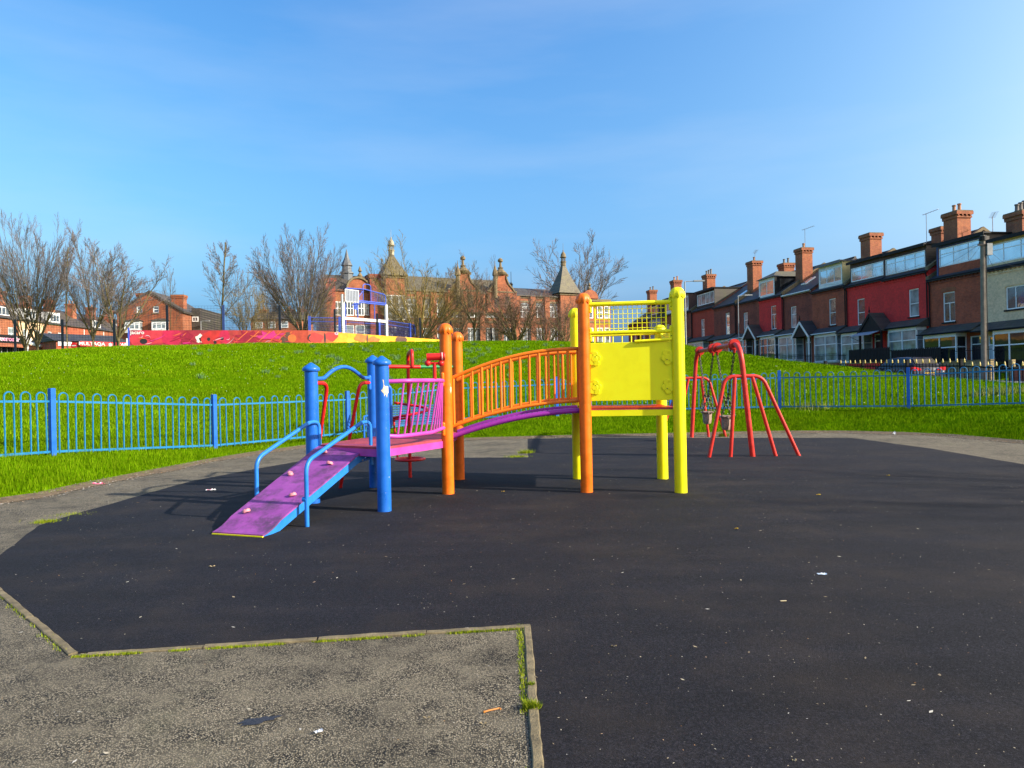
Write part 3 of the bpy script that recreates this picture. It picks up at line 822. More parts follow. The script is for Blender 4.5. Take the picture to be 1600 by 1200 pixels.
# ------------------------------------------------------------------ climbing frame
cf = thing('climbing_frame', 'multicoloured climbing frame with purple ramp, orange arched bridge and yellow tower', 'playground frame', (0, 0, 0))
PR = 0.083
def gp(px, py): 
    p = G(px, py)
    d = Vector((p.x, p.y, 0)).normalized()
    return p + d*PR
B_near, B_left, B_back = gp(601, 801), gp(490, 788), gp(586, 763)
O_f, O_b, O_r = gp(700.5, 773.5), gp(718, 750.5), gp(917, 771)
Y_bl, Y_br, Y_r = gp(903.5, 749.5), gp(1035.5, 749.5), gp(1064, 771.5)
DZ1, DZ2 = 0.765, 1.14
def post(p, top, mat, style):
    mb = MB(); mb.lathe([(PR, -0.02), (PR, top-0.06)], (0, 0, 0), 24)
    po = mb.build('post', mat, cf, True, (p.x, p.y, 0.0))
    mb = MB()
    if style == 'cone':
        mb.lathe([(PR+0.002, top-0.075), (PR+0.024, top-0.07), (PR+0.03, top-0.05), (PR+0.024, top-0.03), (0.075, top-0.005), (0.035, top+0.022), (0.018, top+0.035), (0.004, top+0.038)], (0, 0, 0), 24)
    else:
        k = 40; prof = [(PR+0.012, -0.115), (PR+0.02, -0.085), (PR+0.018, -0.06), (PR+0.004, -0.02), (0.06, 0.01), (0.03, 0.022), (0.003, 0.026)]
        n0 = len(mb.v)
        for (r, z) in prof:
            for j in range(k):
                a = 2*PI*j/k
                zz = z - (0.016*math.cos(8*a) if z < -0.1 else (0.008*math.cos(8*a) if z < -0.08 else 0))
                rr = r + (0.006*math.cos(8*a) if z < -0.05 else 0.0)
                mb.v.append((rr*math.cos(a), rr*math.sin(a), top+zz))
        for i in range(len(prof)-1):
            for j in range(k):
                mb.f.append((n0+i*k+j, n0+i*k+(j+1) % k, n0+(i+1)*k+(j+1) % k, n0+(i+1)*k+j)); mb.m.append(0)
        mb.f.append(tuple(n0+(len(prof)-1)*k+j for j in range(k))); mb.m.append(0)
    mb.build('post_cap', mat, po, True)
    return po
pn = post(B_near, 1.83, M['blue'], 'cone')
post(B_left, 1.79, M['blue'], 'cone'); post(B_back, 1.93, M['blue'], 'cone')
post(O_f, 2.33, M['orange'], 'scal'); post(O_b, 2.32, M['orange'], 'scal')
post(O_r, 2.70, M['orange'], 'scal')
post(Y_bl, 2.64, M['yellow'], 'scal'); post(Y_r, 2.73, M['yellow'], 'scal')
post(Y_br, 2.34, M['yellow'], 'scal')
# bare patch on the near blue post: wraps the camera side of the tube
def patch(pc, zc, ang0, shape, par):
    mb = MB(); r = PR+0.0012; outl = []
    for (u, w_) in shape: 
        a = ang0 + u/r; outl.append((pc.x + r*math.cos(a), pc.y + r*math.sin(a), zc + w_))
    c = (pc.x + r*math.cos(ang0+shape[0][0]/r*0), pc.y + r*math.sin(ang0), zc)
    n_ = len(shape)
    def P(i, k):
        u, w_ = shape[i % n_][0]*k, shape[i % n_][1]*k; a = ang0 + u/r; return (pc.x + r*math.cos(a), pc.y + r*math.sin(a), zc + w_)
    for k in range(5):
        for i in range(n_): mb.poly([P(i, k/5), P(i, (k+1)/5), P(i+1, (k+1)/5), P(i+1, k/5)] if k else [P(i, 0), P(i, .2), P(i+1, .2)])
    mb.build('bare_patch', M['chip'], par, fixn=False)
sh = [(0.055, 0.045), (0.058, -0.03), (0.04, -0.045), (0.03, -0.09), (0.025, -0.045), (0.008, -0.05), (-0.005, -0.075), (-0.01, -0.04), (-0.03, -0.02), (-0.045, 0.0), (-0.025, 0.012), (-0.012, 0.045), (-0.014, 0.10), (-0.022, 0.13), (-0.008, 0.12), (-0.004, 0.06), (0.01, 0.048), (0.035, 0.05)]
patch(B_near, 1.455, math.atan2(-B_near.y, -B_near.x)+0.33, sh, cf)
patch(O_f, 1.44, math.atan2(-O_f.y, -O_f.x)+0.75, [(x*0.35, y*0.7) for x, y in sh], cf)

def bracket(pc, z, toward, mat, h=0.11, r=0.028):      # rounded clamp plate on the post
    d = (toward-pc); d.z = 0; d.normalize()
    mb = MB(); c = pc + d*(PR+0.008)
    mb.tube([c + Vector((0, 0, z-h)), c + Vector((0, 0, z+h))], r, 10)
    mb.sphere(c + Vector((0, 0, z-h)), r, 10); mb.sphere(c + Vector((0, 0, z+h)), r, 10)
    br = mb.build('bracket', mat, cf, True)
    mb = MB(); e = c + Vector((0, -r, z-h*0.55)); mb.sphere(e, 0.006, 6); mb.build('bolt', M['black'], br)
def inset(a, b, r=PR): 
    d = (b-a); d.z = 0; d.normalize(); return a + d*r
Zv = lambda z: Vector((0, 0, z))

# ramp
TL, TR = G(503, 694, DZ1), G(574.5, 694.5, DZ1)
BLp, BRp = G(336, 829, 0.03), G(407, 838, 0.03)
td = ((BLp+BRp)/2 - (TL+TR)/2); td.z = 0; rd = td.normalized(); wd = Vector((-rd.y, rd.x, 0))
if wd.x < 0: wd = -wd
hw = 0.315
Rt = (TL+TR)/2; Rb = (BLp+BRp)/2; Rt.z = 0; Rb.z = 0
def rp(t, s_, up=0.0):                         # point on the ramp: t 0 top 1 bottom, s -1..1
    z = DZ1 - (DZ1-0.14)*min(t/0.86, 1.0)
    if t > 0.86: 
        u = (t-0.86)/0.14; z = 0.14 - 0.11*(u*(1.6-0.6*u))
    p = Rt.lerp(Rb, t) + wd*((0.37-0.055*max(0.0, min(t, 1.0)))*s_); return Vector((p.x, p.y, z+up))
m, nt, b = _nt('worn_purple_ramp')
v = coords(nt); n1 = noise(nt, v, 3.2, 7, 0.75); n2 = noise(nt, coords(nt, (1, 1, 1)), 28, 5, 0.8)
c = ramp(nt, noise(nt, v, 7, 5, 0.6), [(0.3, (0.22, 0.04, 0.24)), (0.7, (0.32, 0.07, 0.34))])
c = mixc(nt, ramp(nt, n1, [(0.46, 0.0), (0.62, 0.8)]), c, (0.06, 0.035, 0.065))
c = mixc(nt, ramp(nt, n2, [(0.64, 0.0), (0.70, 0.55)]), c, (0.5, 0.2, 0.36))
nt.links.new(c, b.inputs['Base Color']); b.inputs['Roughness'].default_value = 0.62; bump(nt, b, n2, 0.3, 0.004)
M['ramp'] = m
mb = MB(); N = 28
for i in range(N):
    a0, a1 = i/N, (i+1)/N
    mb.quad(rp(a0, -1), rp(a0, 1), rp(a1, 1), rp(a1, -1))
    mb.quad(rp(a0, -1, -0.018), rp(a1, -1, -0.018), rp(a1, 1, -0.018), rp(a0, 1, -0.018))
    for s_ in (-1, 1): mb.quad(rp(a0, s_), rp(a1, s_), rp(a1, s_, -0.018), rp(a0, s_, -0.018))
mb.quad(rp(1, -1), rp(1, 1), rp(1, 1, -0.018), rp(1, -1, -0.018)); mb.quad(rp(0, -1), rp(0, 1), rp(0, 1, -0.018), rp(0, -1, -0.018))
rampo = mb.build('ramp', M['ramp'], cf)
for s_ in (-0.95, 0.95):
    mb = MB()
    pts = [rp(t, s_, -0.02) for t in (0, 0.3, 0.6, 0.86, 0.93, 1.0)]
    low = [p - Vector((0, 0, min(0.105, max(0.012, p.z-0.004)))) for p in pts]
    mb.prism([tuple(p) for p in pts] + [tuple(p) for p in reversed(low)], wd*0.03*(-1 if s_ > 0 else 1))
    mb.build('side_beam', M['blue_light'], rampo)
mb = MB(); e0, e1 = rp(1.0, -1, -0.019), rp(1.0, 1, -0.019); mb.bar(e0, e1, 0.010, 0.006); mb.build('end_strip', M['yellow'], rampo)
M['grip'] = flat('pink_grip', (0.62, 0.22, 0.26), 0.5, 0.2, 30)
mb = MB(); mb.lathe([(0.042, 0), (0.044, 0.012), (0.036, 0.028), (0.02, 0.035), (0.004, 0.03)], (0, 0, 0), 10)
for k, vv_ in enumerate(mb.v): mb.v[k] = (vv_[0]*(1.15 if vv_[0] > 0 else 0.8), vv_[1]*0.8, vv_[2]+0.012*(vv_[0] > 0.01))
gm = mb.mesh('climbing_grip', M['grip'], True)
def on_ramp(px, py):
    best = None
    for t in np.linspace(0.02, 0.98, 97):
        for s_ in np.linspace(-0.95, 0.95, 39):
            p = rp(t, s_); x = p.x; zz = p.z-EYE
            # project
            dx, dz = x/p.y, zz/p.y
            u = dx*CR - dz*SR; v2 = dx*SR + dz*CR
            e = (800+u*FOC-px)**2 + (600-v2*FOC-py)**2
            if best is None or e < best[0]: best = (e, p)
    return best[1]
for px, py in ((384, 801), (453, 742), (457, 775), (516, 726), (507, 708)):
    obj('climbing_grip', gm, rampo, on_ramp(px, py)+Vector((0, 0, 0.002)), random.uniform(0, 6))
# handrails
def handrail(foot, s_, hx):
    top_in = rp(0.02, s_) + wd*hx
    f = Vector((foot.x, foot.y, 0))
    def at(t, z): 
        q = f.lerp(Vector((top_in.x, top_in.y, 0)), t); return Vector((q.x, q.y, z))
    return at
for (foot, s_, hx, zl) in ((gp(480, 826), 1, 0.06, 0.62), (None, -1, 0.02, 0.62)):
    if foot is None:
        foot = Vector((-2.94, 8.12, 0))
    foot = Vector((foot.x, foot.y, 0))
    tp = rp(-0.02, s_) + wd*hx; tp = Vector((tp.x, tp.y, 0))
    dirn = (tp-foot)
    pts = [foot + Zv(-0.01), foot + Zv(0.70), foot + dirn*0.80 + Zv(1.07), foot + dirn*0.80 + Zv(1.07) + dirn.normalized()*0.17 + Zv(-0.02), foot + dirn*0.80 + dirn.normalized()*0.19 + Zv(0.52)]
    mb = MB(); mb.tube(fillet(pts, [0.13, 0.12, 0.14], 7), 0.024, 12)
    hr = mb.build('handrail', M['blue_light'], cf, True)
    mb = MB(); q = foot + Zv(0.30); mb.tube([q, q - wd*abs(hx)*(0.75 if s_ > 0 else -0.6)], 0.028, 10); 
    if s_ < 0: mb = MB()
    e = pts[-1] + Zv(0.10); mb.tube([e, e - wd*hx*1.2 - rd*0.02], 0.026, 10)
    mb.build('rail_clamp', M['blue_light'], hr, True)
# lower deck
dk = [inset(B_left, B_near, 0.02), inset(B_near, B_left, 0.02), O_f.copy(), O_b.copy(), B_back.copy()]
cen = sum((Vector((p.x, p.y, 0)) for p in dk), Vector())/5
dkp = [Vector((p.x, p.y, 0)).lerp(cen, 0.045) for p in dk]
mb = MB(); mb.prism([(p.x, p.y, DZ1-0.03) for p in dkp], (0, 0, 0.028)); deck = mb.build('lower_platform', M['deck_red'], cf)
for i in range(5):
    a, b_ = dkp[i], dkp[(i+1) % 5]
    mb = MB(); mb.bar(a + Zv(DZ1-0.075), b_ + Zv(DZ1-0.075), 0.012, 0.045); mb.build('deck_edge', M['pink'], deck)
# pink flared barrier, near blue post to front orange post
bar_o = None
a, b_ = inset(B_near, O_f), inset(O_f, B_near)
dn_ = (b_-a).normalized(); out = Vector((dn_.y, -dn_.x, 0))
if out.y > 0: out = -out
mb = MB()
def arcpt(t, z, bul): return a.lerp(b_, t) + out*bul*(1-(2*t-1)**4) + Zv(z)
def bpt(t, z, bul): return a.lerp(b_, t) + out*bul + Zv(z)
topR = fillet([a + Zv(1.56), bpt(0.06, 1.56, 0.08), bpt(0.16, 1.565, 0.20), bpt(0.70, 1.565, 0.20), b_ + Zv(1.56)], 0.12, 6)
botR = fillet([a + Zv(0.90), bpt(0.10, 0.885, 0.06), bpt(0.18, 0.885, 0.085), bpt(0.66, 0.885, 0.085), b_ + Zv(0.92)], 0.10, 6)
mb.tube(topR, 0.027, 10); mb.tube(botR, 0.027, 10)
bo = mb.build('pink_barrier', M['pink'], cf, True)
for i in range(7):
    u = i/6
    mb = MB(); mb.tube([bpt(0.10+0.54*u, 0.89, 0.06+0.025*min(1, u*4)), bpt(0.12+0.56*u, 1.56, 0.15+0.05*min(1, u*4))], 0.0125, 7); mb.build('baluster', M['pink'], bo, True)
for i in range(4):
    u = (i+0.7)/4.6
    p0 = bpt(0.66, 0.885, 0.085).lerp(b_ + Zv(0.92), u); p1 = bpt(0.70, 1.565, 0.20).lerp(b_ + Zv(1.56), u)
    mb = MB(); mb.tube([p0, p1], 0.0125, 7); mb.build('baluster', M['pink'], bo, True)
for z in (0.9, 1.58): bracket(O_f, z, B_near, M['orange'], 0.07)
# toy telescope on the barrier
tq = a.lerp(b_, 0.60) + out*0.20
mb = MB(); mb.tube([tq + Zv(1.56), tq + Zv(1.79)], 0.024, 10); tel = mb.build('telescope', M['red'], cf, True)
mb = MB(); ax = Vector((1, 0.12, 0.02)).normalized(); c0 = tq + Zv(1.87)
mb.tube([c0 - ax*0.10, c0 + ax*0.09], 0.048, 14); mb.tube([c0 + ax*0.085, c0 + ax*0.135], 0.054, 14); mb.build('telescope_barrel', M['red'], tel, True)
mb = MB(); mb.sphere(c0 + Vector((-0.085, -0.01, -0.08)), 0.042, 12); mb.sphere(c0 + Vector((0.085, 0.01, -0.085)), 0.042, 12); mb.tube([c0 + Vector((-0.085, 0, -0.082)), c0 + Vector((0.085, 0, -0.085))], 0.016, 8); mb.build('telescope_knobs', M['red'], tel, True)
mb = MB(); mb.tube([c0 + ax*0.1352, c0 + ax*0.137], 0.040, 14); mb.tube([c0 + ax*0.098, c0 + ax*0.106], 0.0555, 14); mb.build('telescope_lens', M['white_paint'], tel)
# blue arch rail left post to back post, and the red ladder rails behind it
a, b_ = inset(B_left, B_back), inset(B_back, B_left)
L = (b_-a).length; dn_ = (b_-a).normalized(); out2 = Vector((-dn_.y, dn_.x, 0))
if out2.x > 0: out2 = -out2
pts = [a + Zv(1.62), a.lerp(b_, 0.14) + Zv(1.62)] + [a.lerp(b_, 0.14+0.72*t) + Zv(1.62 + 0.165*math.sin(PI*t)**0.9) for t in np.linspace(0.12, 0.88, 9)] + [a.lerp(b_, 0.86) + Zv(1.63), b_ + Zv(1.63)]
mb = MB(); mb.tube(fillet(pts, 0.05, 3), 0.026, 10); mb.build('arch_rail', M['blue'], cf, True)
bracket(B_left, 1.60, B_back, M['blue'], 0.085); bracket(B_back, 1.56, B_left, M['blue'], 0.085)
lad = None
for (base, sgn, foot) in ((a, 1, None), (b_, -1, G(531.5, 763))):
    q0 = base + Zv(1.56)
    q1 = base + dn_*sgn*0.26 + Zv(1.56)
    if foot is None: foot = G(531.5, 763) - dn_*(L-0.62) + out2*0.0
    f = Vector((foot.x, foot.y, 0))
    q2 = q1 + Zv(-0.22) + out2*0.08 + dn_*sgn*0.03
    mb = MB(); mb.tube(fillet([q0, q1, f], 0.22, 8), 0.026, 10)
    o_ = mb.build('ladder_rail', M['red'], cf, True)
    if sgn == -1: r1, f1, lad = q1, f, o_
    else: r0, f0 = q1, f
for t in (0.62, 0.80):
    mb = MB(); mb.tube([r0.lerp(f0, t), r1.lerp(f1, t)], 0.018, 8); mb.build('rung', M['blue'], lad, True)
# blue grab loops and the red and green overhead bar with spiral pole
a, b_ = inset(B_back, O_b), inset(O_b, B_back); dn_ = (b_-a).normalized()
for base, s_ in ((a, 1), (b_, -1)):
    mb = MB(); mb.tube(fillet([base + Zv(1.52), base + dn_*s_*0.19 + Zv(1.52), base + dn_*s_*0.19 + Zv(0.86), base + Zv(0.86)], 0.1, 6), 0.024, 10)
    mb.build('grab_loop', M['blue'], cf, True)
S0 = G(640.5, 747); S0 = Vector((S0.x, S0.y, 0)); S0 += Vector((0, 0.03, 0))
mid = a.lerp(b_, 0.55)
mb = MB(); mb.tube([a + Zv(1.80), mid + Zv(1.79)], 0.030, 10); mb.build('overhead_bar', M['red'], cf, True)
mb = MB(); mb.tube([mid + Zv(1.792), b_ + Zv(1.79)], 0.026, 10); mb.build('overhead_bar', M['green'], cf, True)
hook = a.lerp(b_, 0.40)
mb = MB(); mb.tube(fillet([S0 + Zv(-0.01), S0 + Zv(2.02), hook + Zv(2.05) + Vector((0.05, 0, 0)), hook + Zv(1.79) + Vector((0.05, 0, 0))], 0.13, 8), 0.028, 10)
sp_o = mb.build('spiral_pole', M['red'], cf, True)
mb = MB(); hel = []
for i in range(34):
    u = i/33; an = 2*PI*1.0*u + 2.6
    hel.append(S0 + Vector((0.30*math.cos(an), 0.22*math.sin(an), 0.93+0.30*u)))
mb.tube(hel, 0.022, 8); mb.tube([S0+Zv(0.98), hel[2]], 0.018, 6); mb.tube([S0+Zv(1.2), hel[-3]], 0.018, 6); mb.build('spiral_ring', M['red'], sp_o, True)
mb = MB(); ring = [S0 + Vector((0.235*math.cos(2*PI*i/24), 0.235*math.sin(2*PI*i/24), 0.305)) for i in range(24)]
mb.tube(ring, 0.02, 8, closed=True); mb.tube([S0 + Vector((-.235, 0, .305)), S0 + Vector((.235, 0, .305))], 0.016, 6); mb.build('step_ring', M['red'], sp_o, True)
mb = MB(); mb.tube([S0 + Vector((-0.24, 0.25, 0.3)), S0 + Vector((-0.30, 0.3, 0.9))], 0.018, 8); mb.build('strut', M['red'], sp_o, True)
bracket(B_back, 0.45, B_left, M['blue'], 0.08); 
# brace bar under the deck
mb = MB(); q = inset(B_back, B_left); mb.tube([q + Zv(0.46), q + (B_left-B_back).normalized()*0.72 + Zv(0.40)], 0.024, 10); mb.build('brace', M['blue'], cf, True)

# bridge
Nb = 24
dB = (O_r-O_f); 
def bp(side, t, z): 
    f0_, f1_ = (O_f, O_r) if side < 0 else (O_b, Y_bl)
    c0_, c1_ = (O_f+O_b)/2, (O_r+Y_bl)/2
    k = 0.86
    A_ = c0_.lerp(f0_, k); B2 = c1_.lerp(f1_, k)
    q = A_.lerp(B2, t); return Vector((q.x, q.y, z))
def arch(t, z0, z1, rise): return z0 + (z1-z0)*t + rise*4*t*(1-t)*0.5 + rise*math.sin(PI*t)*0.3
bridge = None
BZ = lambda t: arch(t, DZ1+0.02, DZ2, 0.10)
mb = MB()
for i in range(Nb):
    t0, t1 = i/Nb, (i+1)/Nb
    A0, A1, C0, C1 = bp(-1, t0, BZ(t0)), bp(-1, t1, BZ(t1)), bp(1, t0, BZ(t0)), bp(1, t1, BZ(t1))
    n = len(mb.v)
    g = (A1-A0)*0.06
    mb.prism([A0+g+Zv(-.022), A1-g+Zv(-.022), C1-g+Zv(-.022), C0+g+Zv(-.022)], (0, 0, -0.02))
bridge = mb.build('bridge_deck', M['purple'], cf)
for s_ in (-1, 1):
    pts = [bp(s_, t, BZ(t)-0.02) for t in np.linspace(0, 1, Nb+1)]
    mb = MB(); mb.tube(pts, 0.036, 10); mb.build('bridge_tube', M['purple'], bridge, True)
    TZ = lambda t: arch(t, 1.57, 1.97, 0.145); LZ = lambda t: arch(t, 0.905, 1.255, 0.105)
    mb = MB(); mb.tube([bp(s_, t, TZ(t)) for t in np.linspace(0, 1, 22)], 0.026, 10)
    if s_ == -1: pass
    mb.tube([bp(s_, t, LZ(t)) for t in np.linspace(0, 1, 22)], 0.026, 10)
    rl = mb.build('bridge_railing', M['orange_bar'], cf, True)
    nb = 14
    for i in range(nb):
        t = 0.045 + 0.91*i/(nb-1)
        mb = MB(); mb.tube([bp(s_, t, LZ(t)), bp(s_, t, TZ(t))], 0.0155 if i % 3 else 0.021, 8); mb.build('baluster', M['orange_bar'], rl, True)
# yellow tower
tp = [O_r, Y_r, Y_br, Y_bl]
cen = sum((Vector((p.x, p.y, 0)) for p in tp), Vector())/4
tq_ = [Vector((p.x, p.y, 0)).lerp(cen, 0.04) for p in tp]
mb = MB(); mb.prism([(p.x, p.y, DZ2-0.02) for p in tq_], (0, 0, 0.02)); td_ = mb.build('upper_platform', M['deck_red'], cf)
mb = MB(); mb.prism([(p.x, p.y, DZ2+0.001) for p in [q.lerp(cen, -0.005) for q in tq_]], (0, 0, 0.006)); mb.build('platform_trim', M['red'], td_)
for i in range(4):
    a, b_ = tq_[i], tq_[(i+1) % 4]
    mb = MB(); mb.bar(a + Zv(DZ2-0.062), b_ + Zv(DZ2-0.062), 0.012, 0.04); mb.build('deck_edge', M['yellow'], td_)
a, b_ = inset(O_r, Y_r), inset(Y_r, O_r); dn_ = (b_-a).normalized(); outf = Vector((dn_.y, -dn_.x, 0))
pw = (b_-a).length
def panel(a, b_, z0, z1, nm='yellow_panel', thick=0.014, shift=Vector((0, 0, 0))):
    mb = MB(); mb.bar(a + shift + Zv((z0+z1)/2), b_ + shift + Zv((z0+z1)/2), thick/2, (z1-z0)/2)
    o_ = mb.build(nm, M['yellow'], cf)
    bv = o_.modifiers.new('bevel', 'BEVEL'); bv.width = 0.005; bv.segments = 2
    return o_
pf = panel(a, b_, 1.245, 2.035)
mb = MB(); mb.tube([a.lerp(b_, 0.55) + outf*0.02 + Zv(2.042), b_ + outf*0.02 + Zv(2.058)], 0.02, 10); mb.build('panel_rail', M['yellow'], pf, True)
def flower(c, k, ang, par):
    mb = MB()
    for i in range(5):
        an = ang + 2*PI*i/5
        q = c + dn_*(0.045*math.cos(an)*1.0) + Zv(0.062*math.sin(an))
        mb.tube([q + outf*0.004, q + outf*0.024], 0.044, 14)
    mb.tube([c + outf*0.004, c + outf*0.026], 0.042, 14)
    f_ = mb.build('flower_clamp', M['yellow'], par, True)
    bv = f_.modifiers.new('bevel', 'BEVEL'); bv.width = 0.004; bv.segments = 2
    mb = MB(); q = c + dn_*0.012*k + outf*0.0285 + Zv(0.03 if k > 0 else -0.03); mb.tube([q-outf*0.003, q], 0.007, 8); mb.build('bolt', M['black'], par)
for z in (1.82, 1.43):
    flower(a + dn_*0.055 + Zv(z), 1, 0.2, pf); flower(b_ - dn_*0.055 + Zv(z), -1, 3.3, pf)
# wire mesh guard at the top
mb = MB(); zt, zb = 2.56, 2.17
mb.tube([a + Zv(zt), b_ + Zv(zt)], 0.031, 12); mb.tube([a + Zv(zb), b_ + Zv(zb)], 0.027, 12)
mb.tube([a + dn_*0.07 + Zv(zb), a + dn_*0.07 + Zv(zt)], 0.012, 8); mb.tube([b_ - dn_*0.07 + Zv(zb), b_ - dn_*0.07 + Zv(zt)], 0.012, 8)
gd = mb.build('mesh_guard', M['yellow'], cf, True)
for i in range(14):
    q = a + dn_*(0.07 + (pw-0.14)*(i+1)/15)
    mb = MB(); mb.tube([q + Zv(zb), q + Zv(zt)], 0.005, 5); mb.build('wire', M['yellow'], gd)
for i in range(5):
    z = zb + (zt-zb)*(i+1)/6 - 0.01
    mb = MB(); mb.tube([a + dn_*0.07 + Zv(z), b_ - dn_*0.07 + Zv(z)], 0.005, 5); mb.build('wire', M['yellow'], gd)
for z in (zt, zb): bracket(O_r, z-0.02, Y_r, M['yellow'], 0.075, 0.022); bracket(Y_r, z-0.02, O_r, M['yellow'], 0.075, 0.022)
# back of the tower: panel with bars
a2, b2 = inset(Y_bl, Y_br), inset(Y_br, Y_bl)
pb = panel(a2, a2.lerp(b2, 1.0), 1.24, 2.0, 'back_panel')
mb = MB(); mb.tube([a2 + Zv(2.22), b2 + Zv(2.225)], 0.014, 8); tr_ = mb.build('back_rail', M['yellow'], cf, True)
for i in range(8):
    q = a2.lerp(b2, (i+0.5)/8)
    mb = MB(); mb.tube([q + Zv(1.9), q + Zv(2.22)], 0.011, 6); mb.build('baluster', M['yellow'], tr_, True)
# side panel right (between the two right posts) and the blue clamp below
a3, b3 = inset(Y_r, Y_br), inset(Y_br, Y_r)
panel(a3.lerp(b3, 0.45), b3, 1.24, 2.20, 'side_panel')
mb = MB(); mb.tube([b3 + Zv(2.22), a3.lerp(b3, 0.3) + Zv(1.95)], 0.02, 8); mb.build('side_rail', M['yellow'], cf, True)
mb = MB(); q = a3.lerp(b3, 0.25); mb.tube([q + Zv(1.12), q + Zv(1.24)], 0.03, 10); mb.build('blue_clamp', M['blue'], cf, True)

# ------------------------------------------------------------------ swing frame and cradle swings
sf = thing('swing_frame', 'red tubular swing frame with splayed legs on black rubber', 'swing frame')
F1 = G(1177.5, 714); F2 = G(1081.5, 683.5)
F1 = Vector((F1.x, F1.y+0.05, 0)); F2 = Vector((F2.x, F2.y+0.05, 0))
T1 = AT(1156, 537, F1.y); T2 = AT(1088, 549.5, F2.y)
z1, z2 = T1.z, T2.z
print('swing', F1, F2, T1, T2)
T1 = Vector((T1.x, F1.y, z1)); T2 = Vector((T2.x, F2.y, z2))
mb = MB(); mb.tube(fillet([F1 + Zv(-0.01), T1, T2, F2 + Zv(-0.01)], 0.42, 10), 0.051, 14); mb.build('main_arch', M['swing_red'], sf, True)
def side_frame(F, T, zj):
    base = F; tl = (zj/T.z)
    c = F.lerp(Vector((T.x, T.y, T.z)), tl)
    X = Vector((1, 0, 0))
    for s_, fo, fi in ((-1, -0.85, -0.43), (1, 0.90, 0.45)):
        pts = [Vector((c.x, c.y, zj)), Vector((c.x + s_*0.36, c.y, zj-0.01)), Vector((F.x + fo, F.y, -0.01))]
        mb = MB(); mb.tube(fillet(pts, 0.26, 8), 0.036, 12); mb.build('leg', M['swing_red'], sf, True)
        mb = MB(); mb.tube([Vector((c.x + s_*0.17, c.y, zj-0.02)), Vector((F.x + fi, F.y, -0.01))], 0.036, 12); mb.build('leg', M['swing_red'], sf, True)
side_frame(F1, T1, 1.57); side_frame(F2, T2, 1.57)
axis = (T2-T1).normalized()
hang = []
for t in (0.10, 0.445, 0.545, 0.90):
    p = T1.lerp(T2, t); hang.append(p)
    mb = MB(); 
    mb.tube([p - axis*0.055, p + axis*0.055], 0.10, 16); mb.tube([p - axis*0.028, p + axis*0.028], 0.118, 16)
    h_ = mb.build('swing_hanger', M['swing_red'], sf, True)
    mb = MB(); mb.tube([p - axis*0.05 + Zv(-0.08), p - axis*0.02 + Zv(-0.15), p + axis*0.02 + Zv(-0.15), p + axis*0.05 + Zv(-0.08)], 0.02, 8); mb.build('shackle', M['swing_red'], h_, True)
def chain_mesh(a, b_, name='chain'):
    mb = MB(); d = (b_-a); L = d.length; d.normalize(); n = int(L/0.05)
    s0 = d.cross(Vector((0.3, 1, 0.1))).normalized(); s1 = d.cross(s0)
    for i in range(n):
        c = a.lerp(b_, (i+0.5)/n); s_ = s0 if i % 2 else s1
        ring = []
        for j in range(8):
            an = 2*PI*j/8; ring.append(c + d*(0.034*math.cos(an)) + s_*(0.017*math.sin(an)))
        mb.tube(ring, 0.010, 4, closed=True)
    return mb
def cradle(h0, h1, lab):
    cx = (h0+h1)/2; zs = 0.72
    t = thing('cradle_swing', lab, 'toddler swing', (cx.x, cx.y, zs), math.atan2(axis.y, axis.x), 'cradle swings on the red frame')
    inv = Matrix.Translation((cx.x, cx.y, zs)) @ Matrix.Rotation(math.atan2(axis.y, axis.x), 4, 'Z'); inv.invert()
    for s_, h_ in ((-1, h0), (1, h1)):
        top = inv @ (h_ + Zv(-0.15)); j = Vector((s_*0.215, 0, 0.42))
        if top.x*s_ < 0: top = inv @ ((h1 if h_ is h0 else h0) + Zv(-0.15))
        ch = chain_mesh(top, j)
        for e in (-0.14, 0.14):
            sub = chain_mesh(j, Vector((s_*0.2, e, 0.02))); n = len(ch.v); ch.v += sub.v; ch.f += [tuple(i+n for i in f) for f in sub.f]; ch.m += sub.m
        ch.build('chain', M['chain'], t, True)
    # cradle seat: wide top bar, narrow ribbed rubber bucket, curved side guards
    mb = MB(); mb.tube([(-0.235, 0, 0.0), (0.235, 0, 0.0)], 0.026, 8)
    mb.tube(fillet([(-0.12, -0.12, 0), (0.12, -0.12, 0), (0.12, 0.12, 0), (-0.12, 0.12, 0), (-0.12, -0.11, 0)], 0.05, 4), 0.022, 8)
    mb.build('top_bar', M['rubber_seat'], t, True)
    mb = MB(); n0 = 0; k = 24; prof = [(0.115, 0.0), (0.105, -0.06), (0.098, -0.16), (0.092, -0.24), (0.07, -0.285), (0.02, -0.30)]
    for (r_, z_) in prof:
        for j in range(k):
            rr = r_*(1 + (0.07 if j % 4 < 2 else -0.05)); mb.v.append((rr*math.cos(2*PI*j/k), rr*math.sin(2*PI*j/k), z_))
    for i_ in range(len(prof)-1):
        for j in range(k): mb.f.append((i_*k+j, i_*k+(j+1) % k, (i_+1)*k+(j+1) % k, (i_+1)*k+j)); mb.m.append(0)
    mb.f.append(tuple((len(prof)-1)*k+j for j in range(k))); mb.m.append(0)
    mb.build('seat', M['rubber_seat'], t, True)
    for s_ in (-1, 1):
        mb = MB(); mb.tube(fillet([(s_*0.22, 0, 0), (s_*0.20, 0, -0.16), (s_*0.10, 0, -0.25)], 0.1, 5), 0.011, 6); mb.build('side_guard', M['steel'], t, True)
cradle(hang[0], hang[1], 'brown toddler cradle seat hanging on chains nearer the camera, right of the pair')
cradle(hang[2], hang[3], 'brown toddler cradle seat hanging on chains further away, left of the pair')

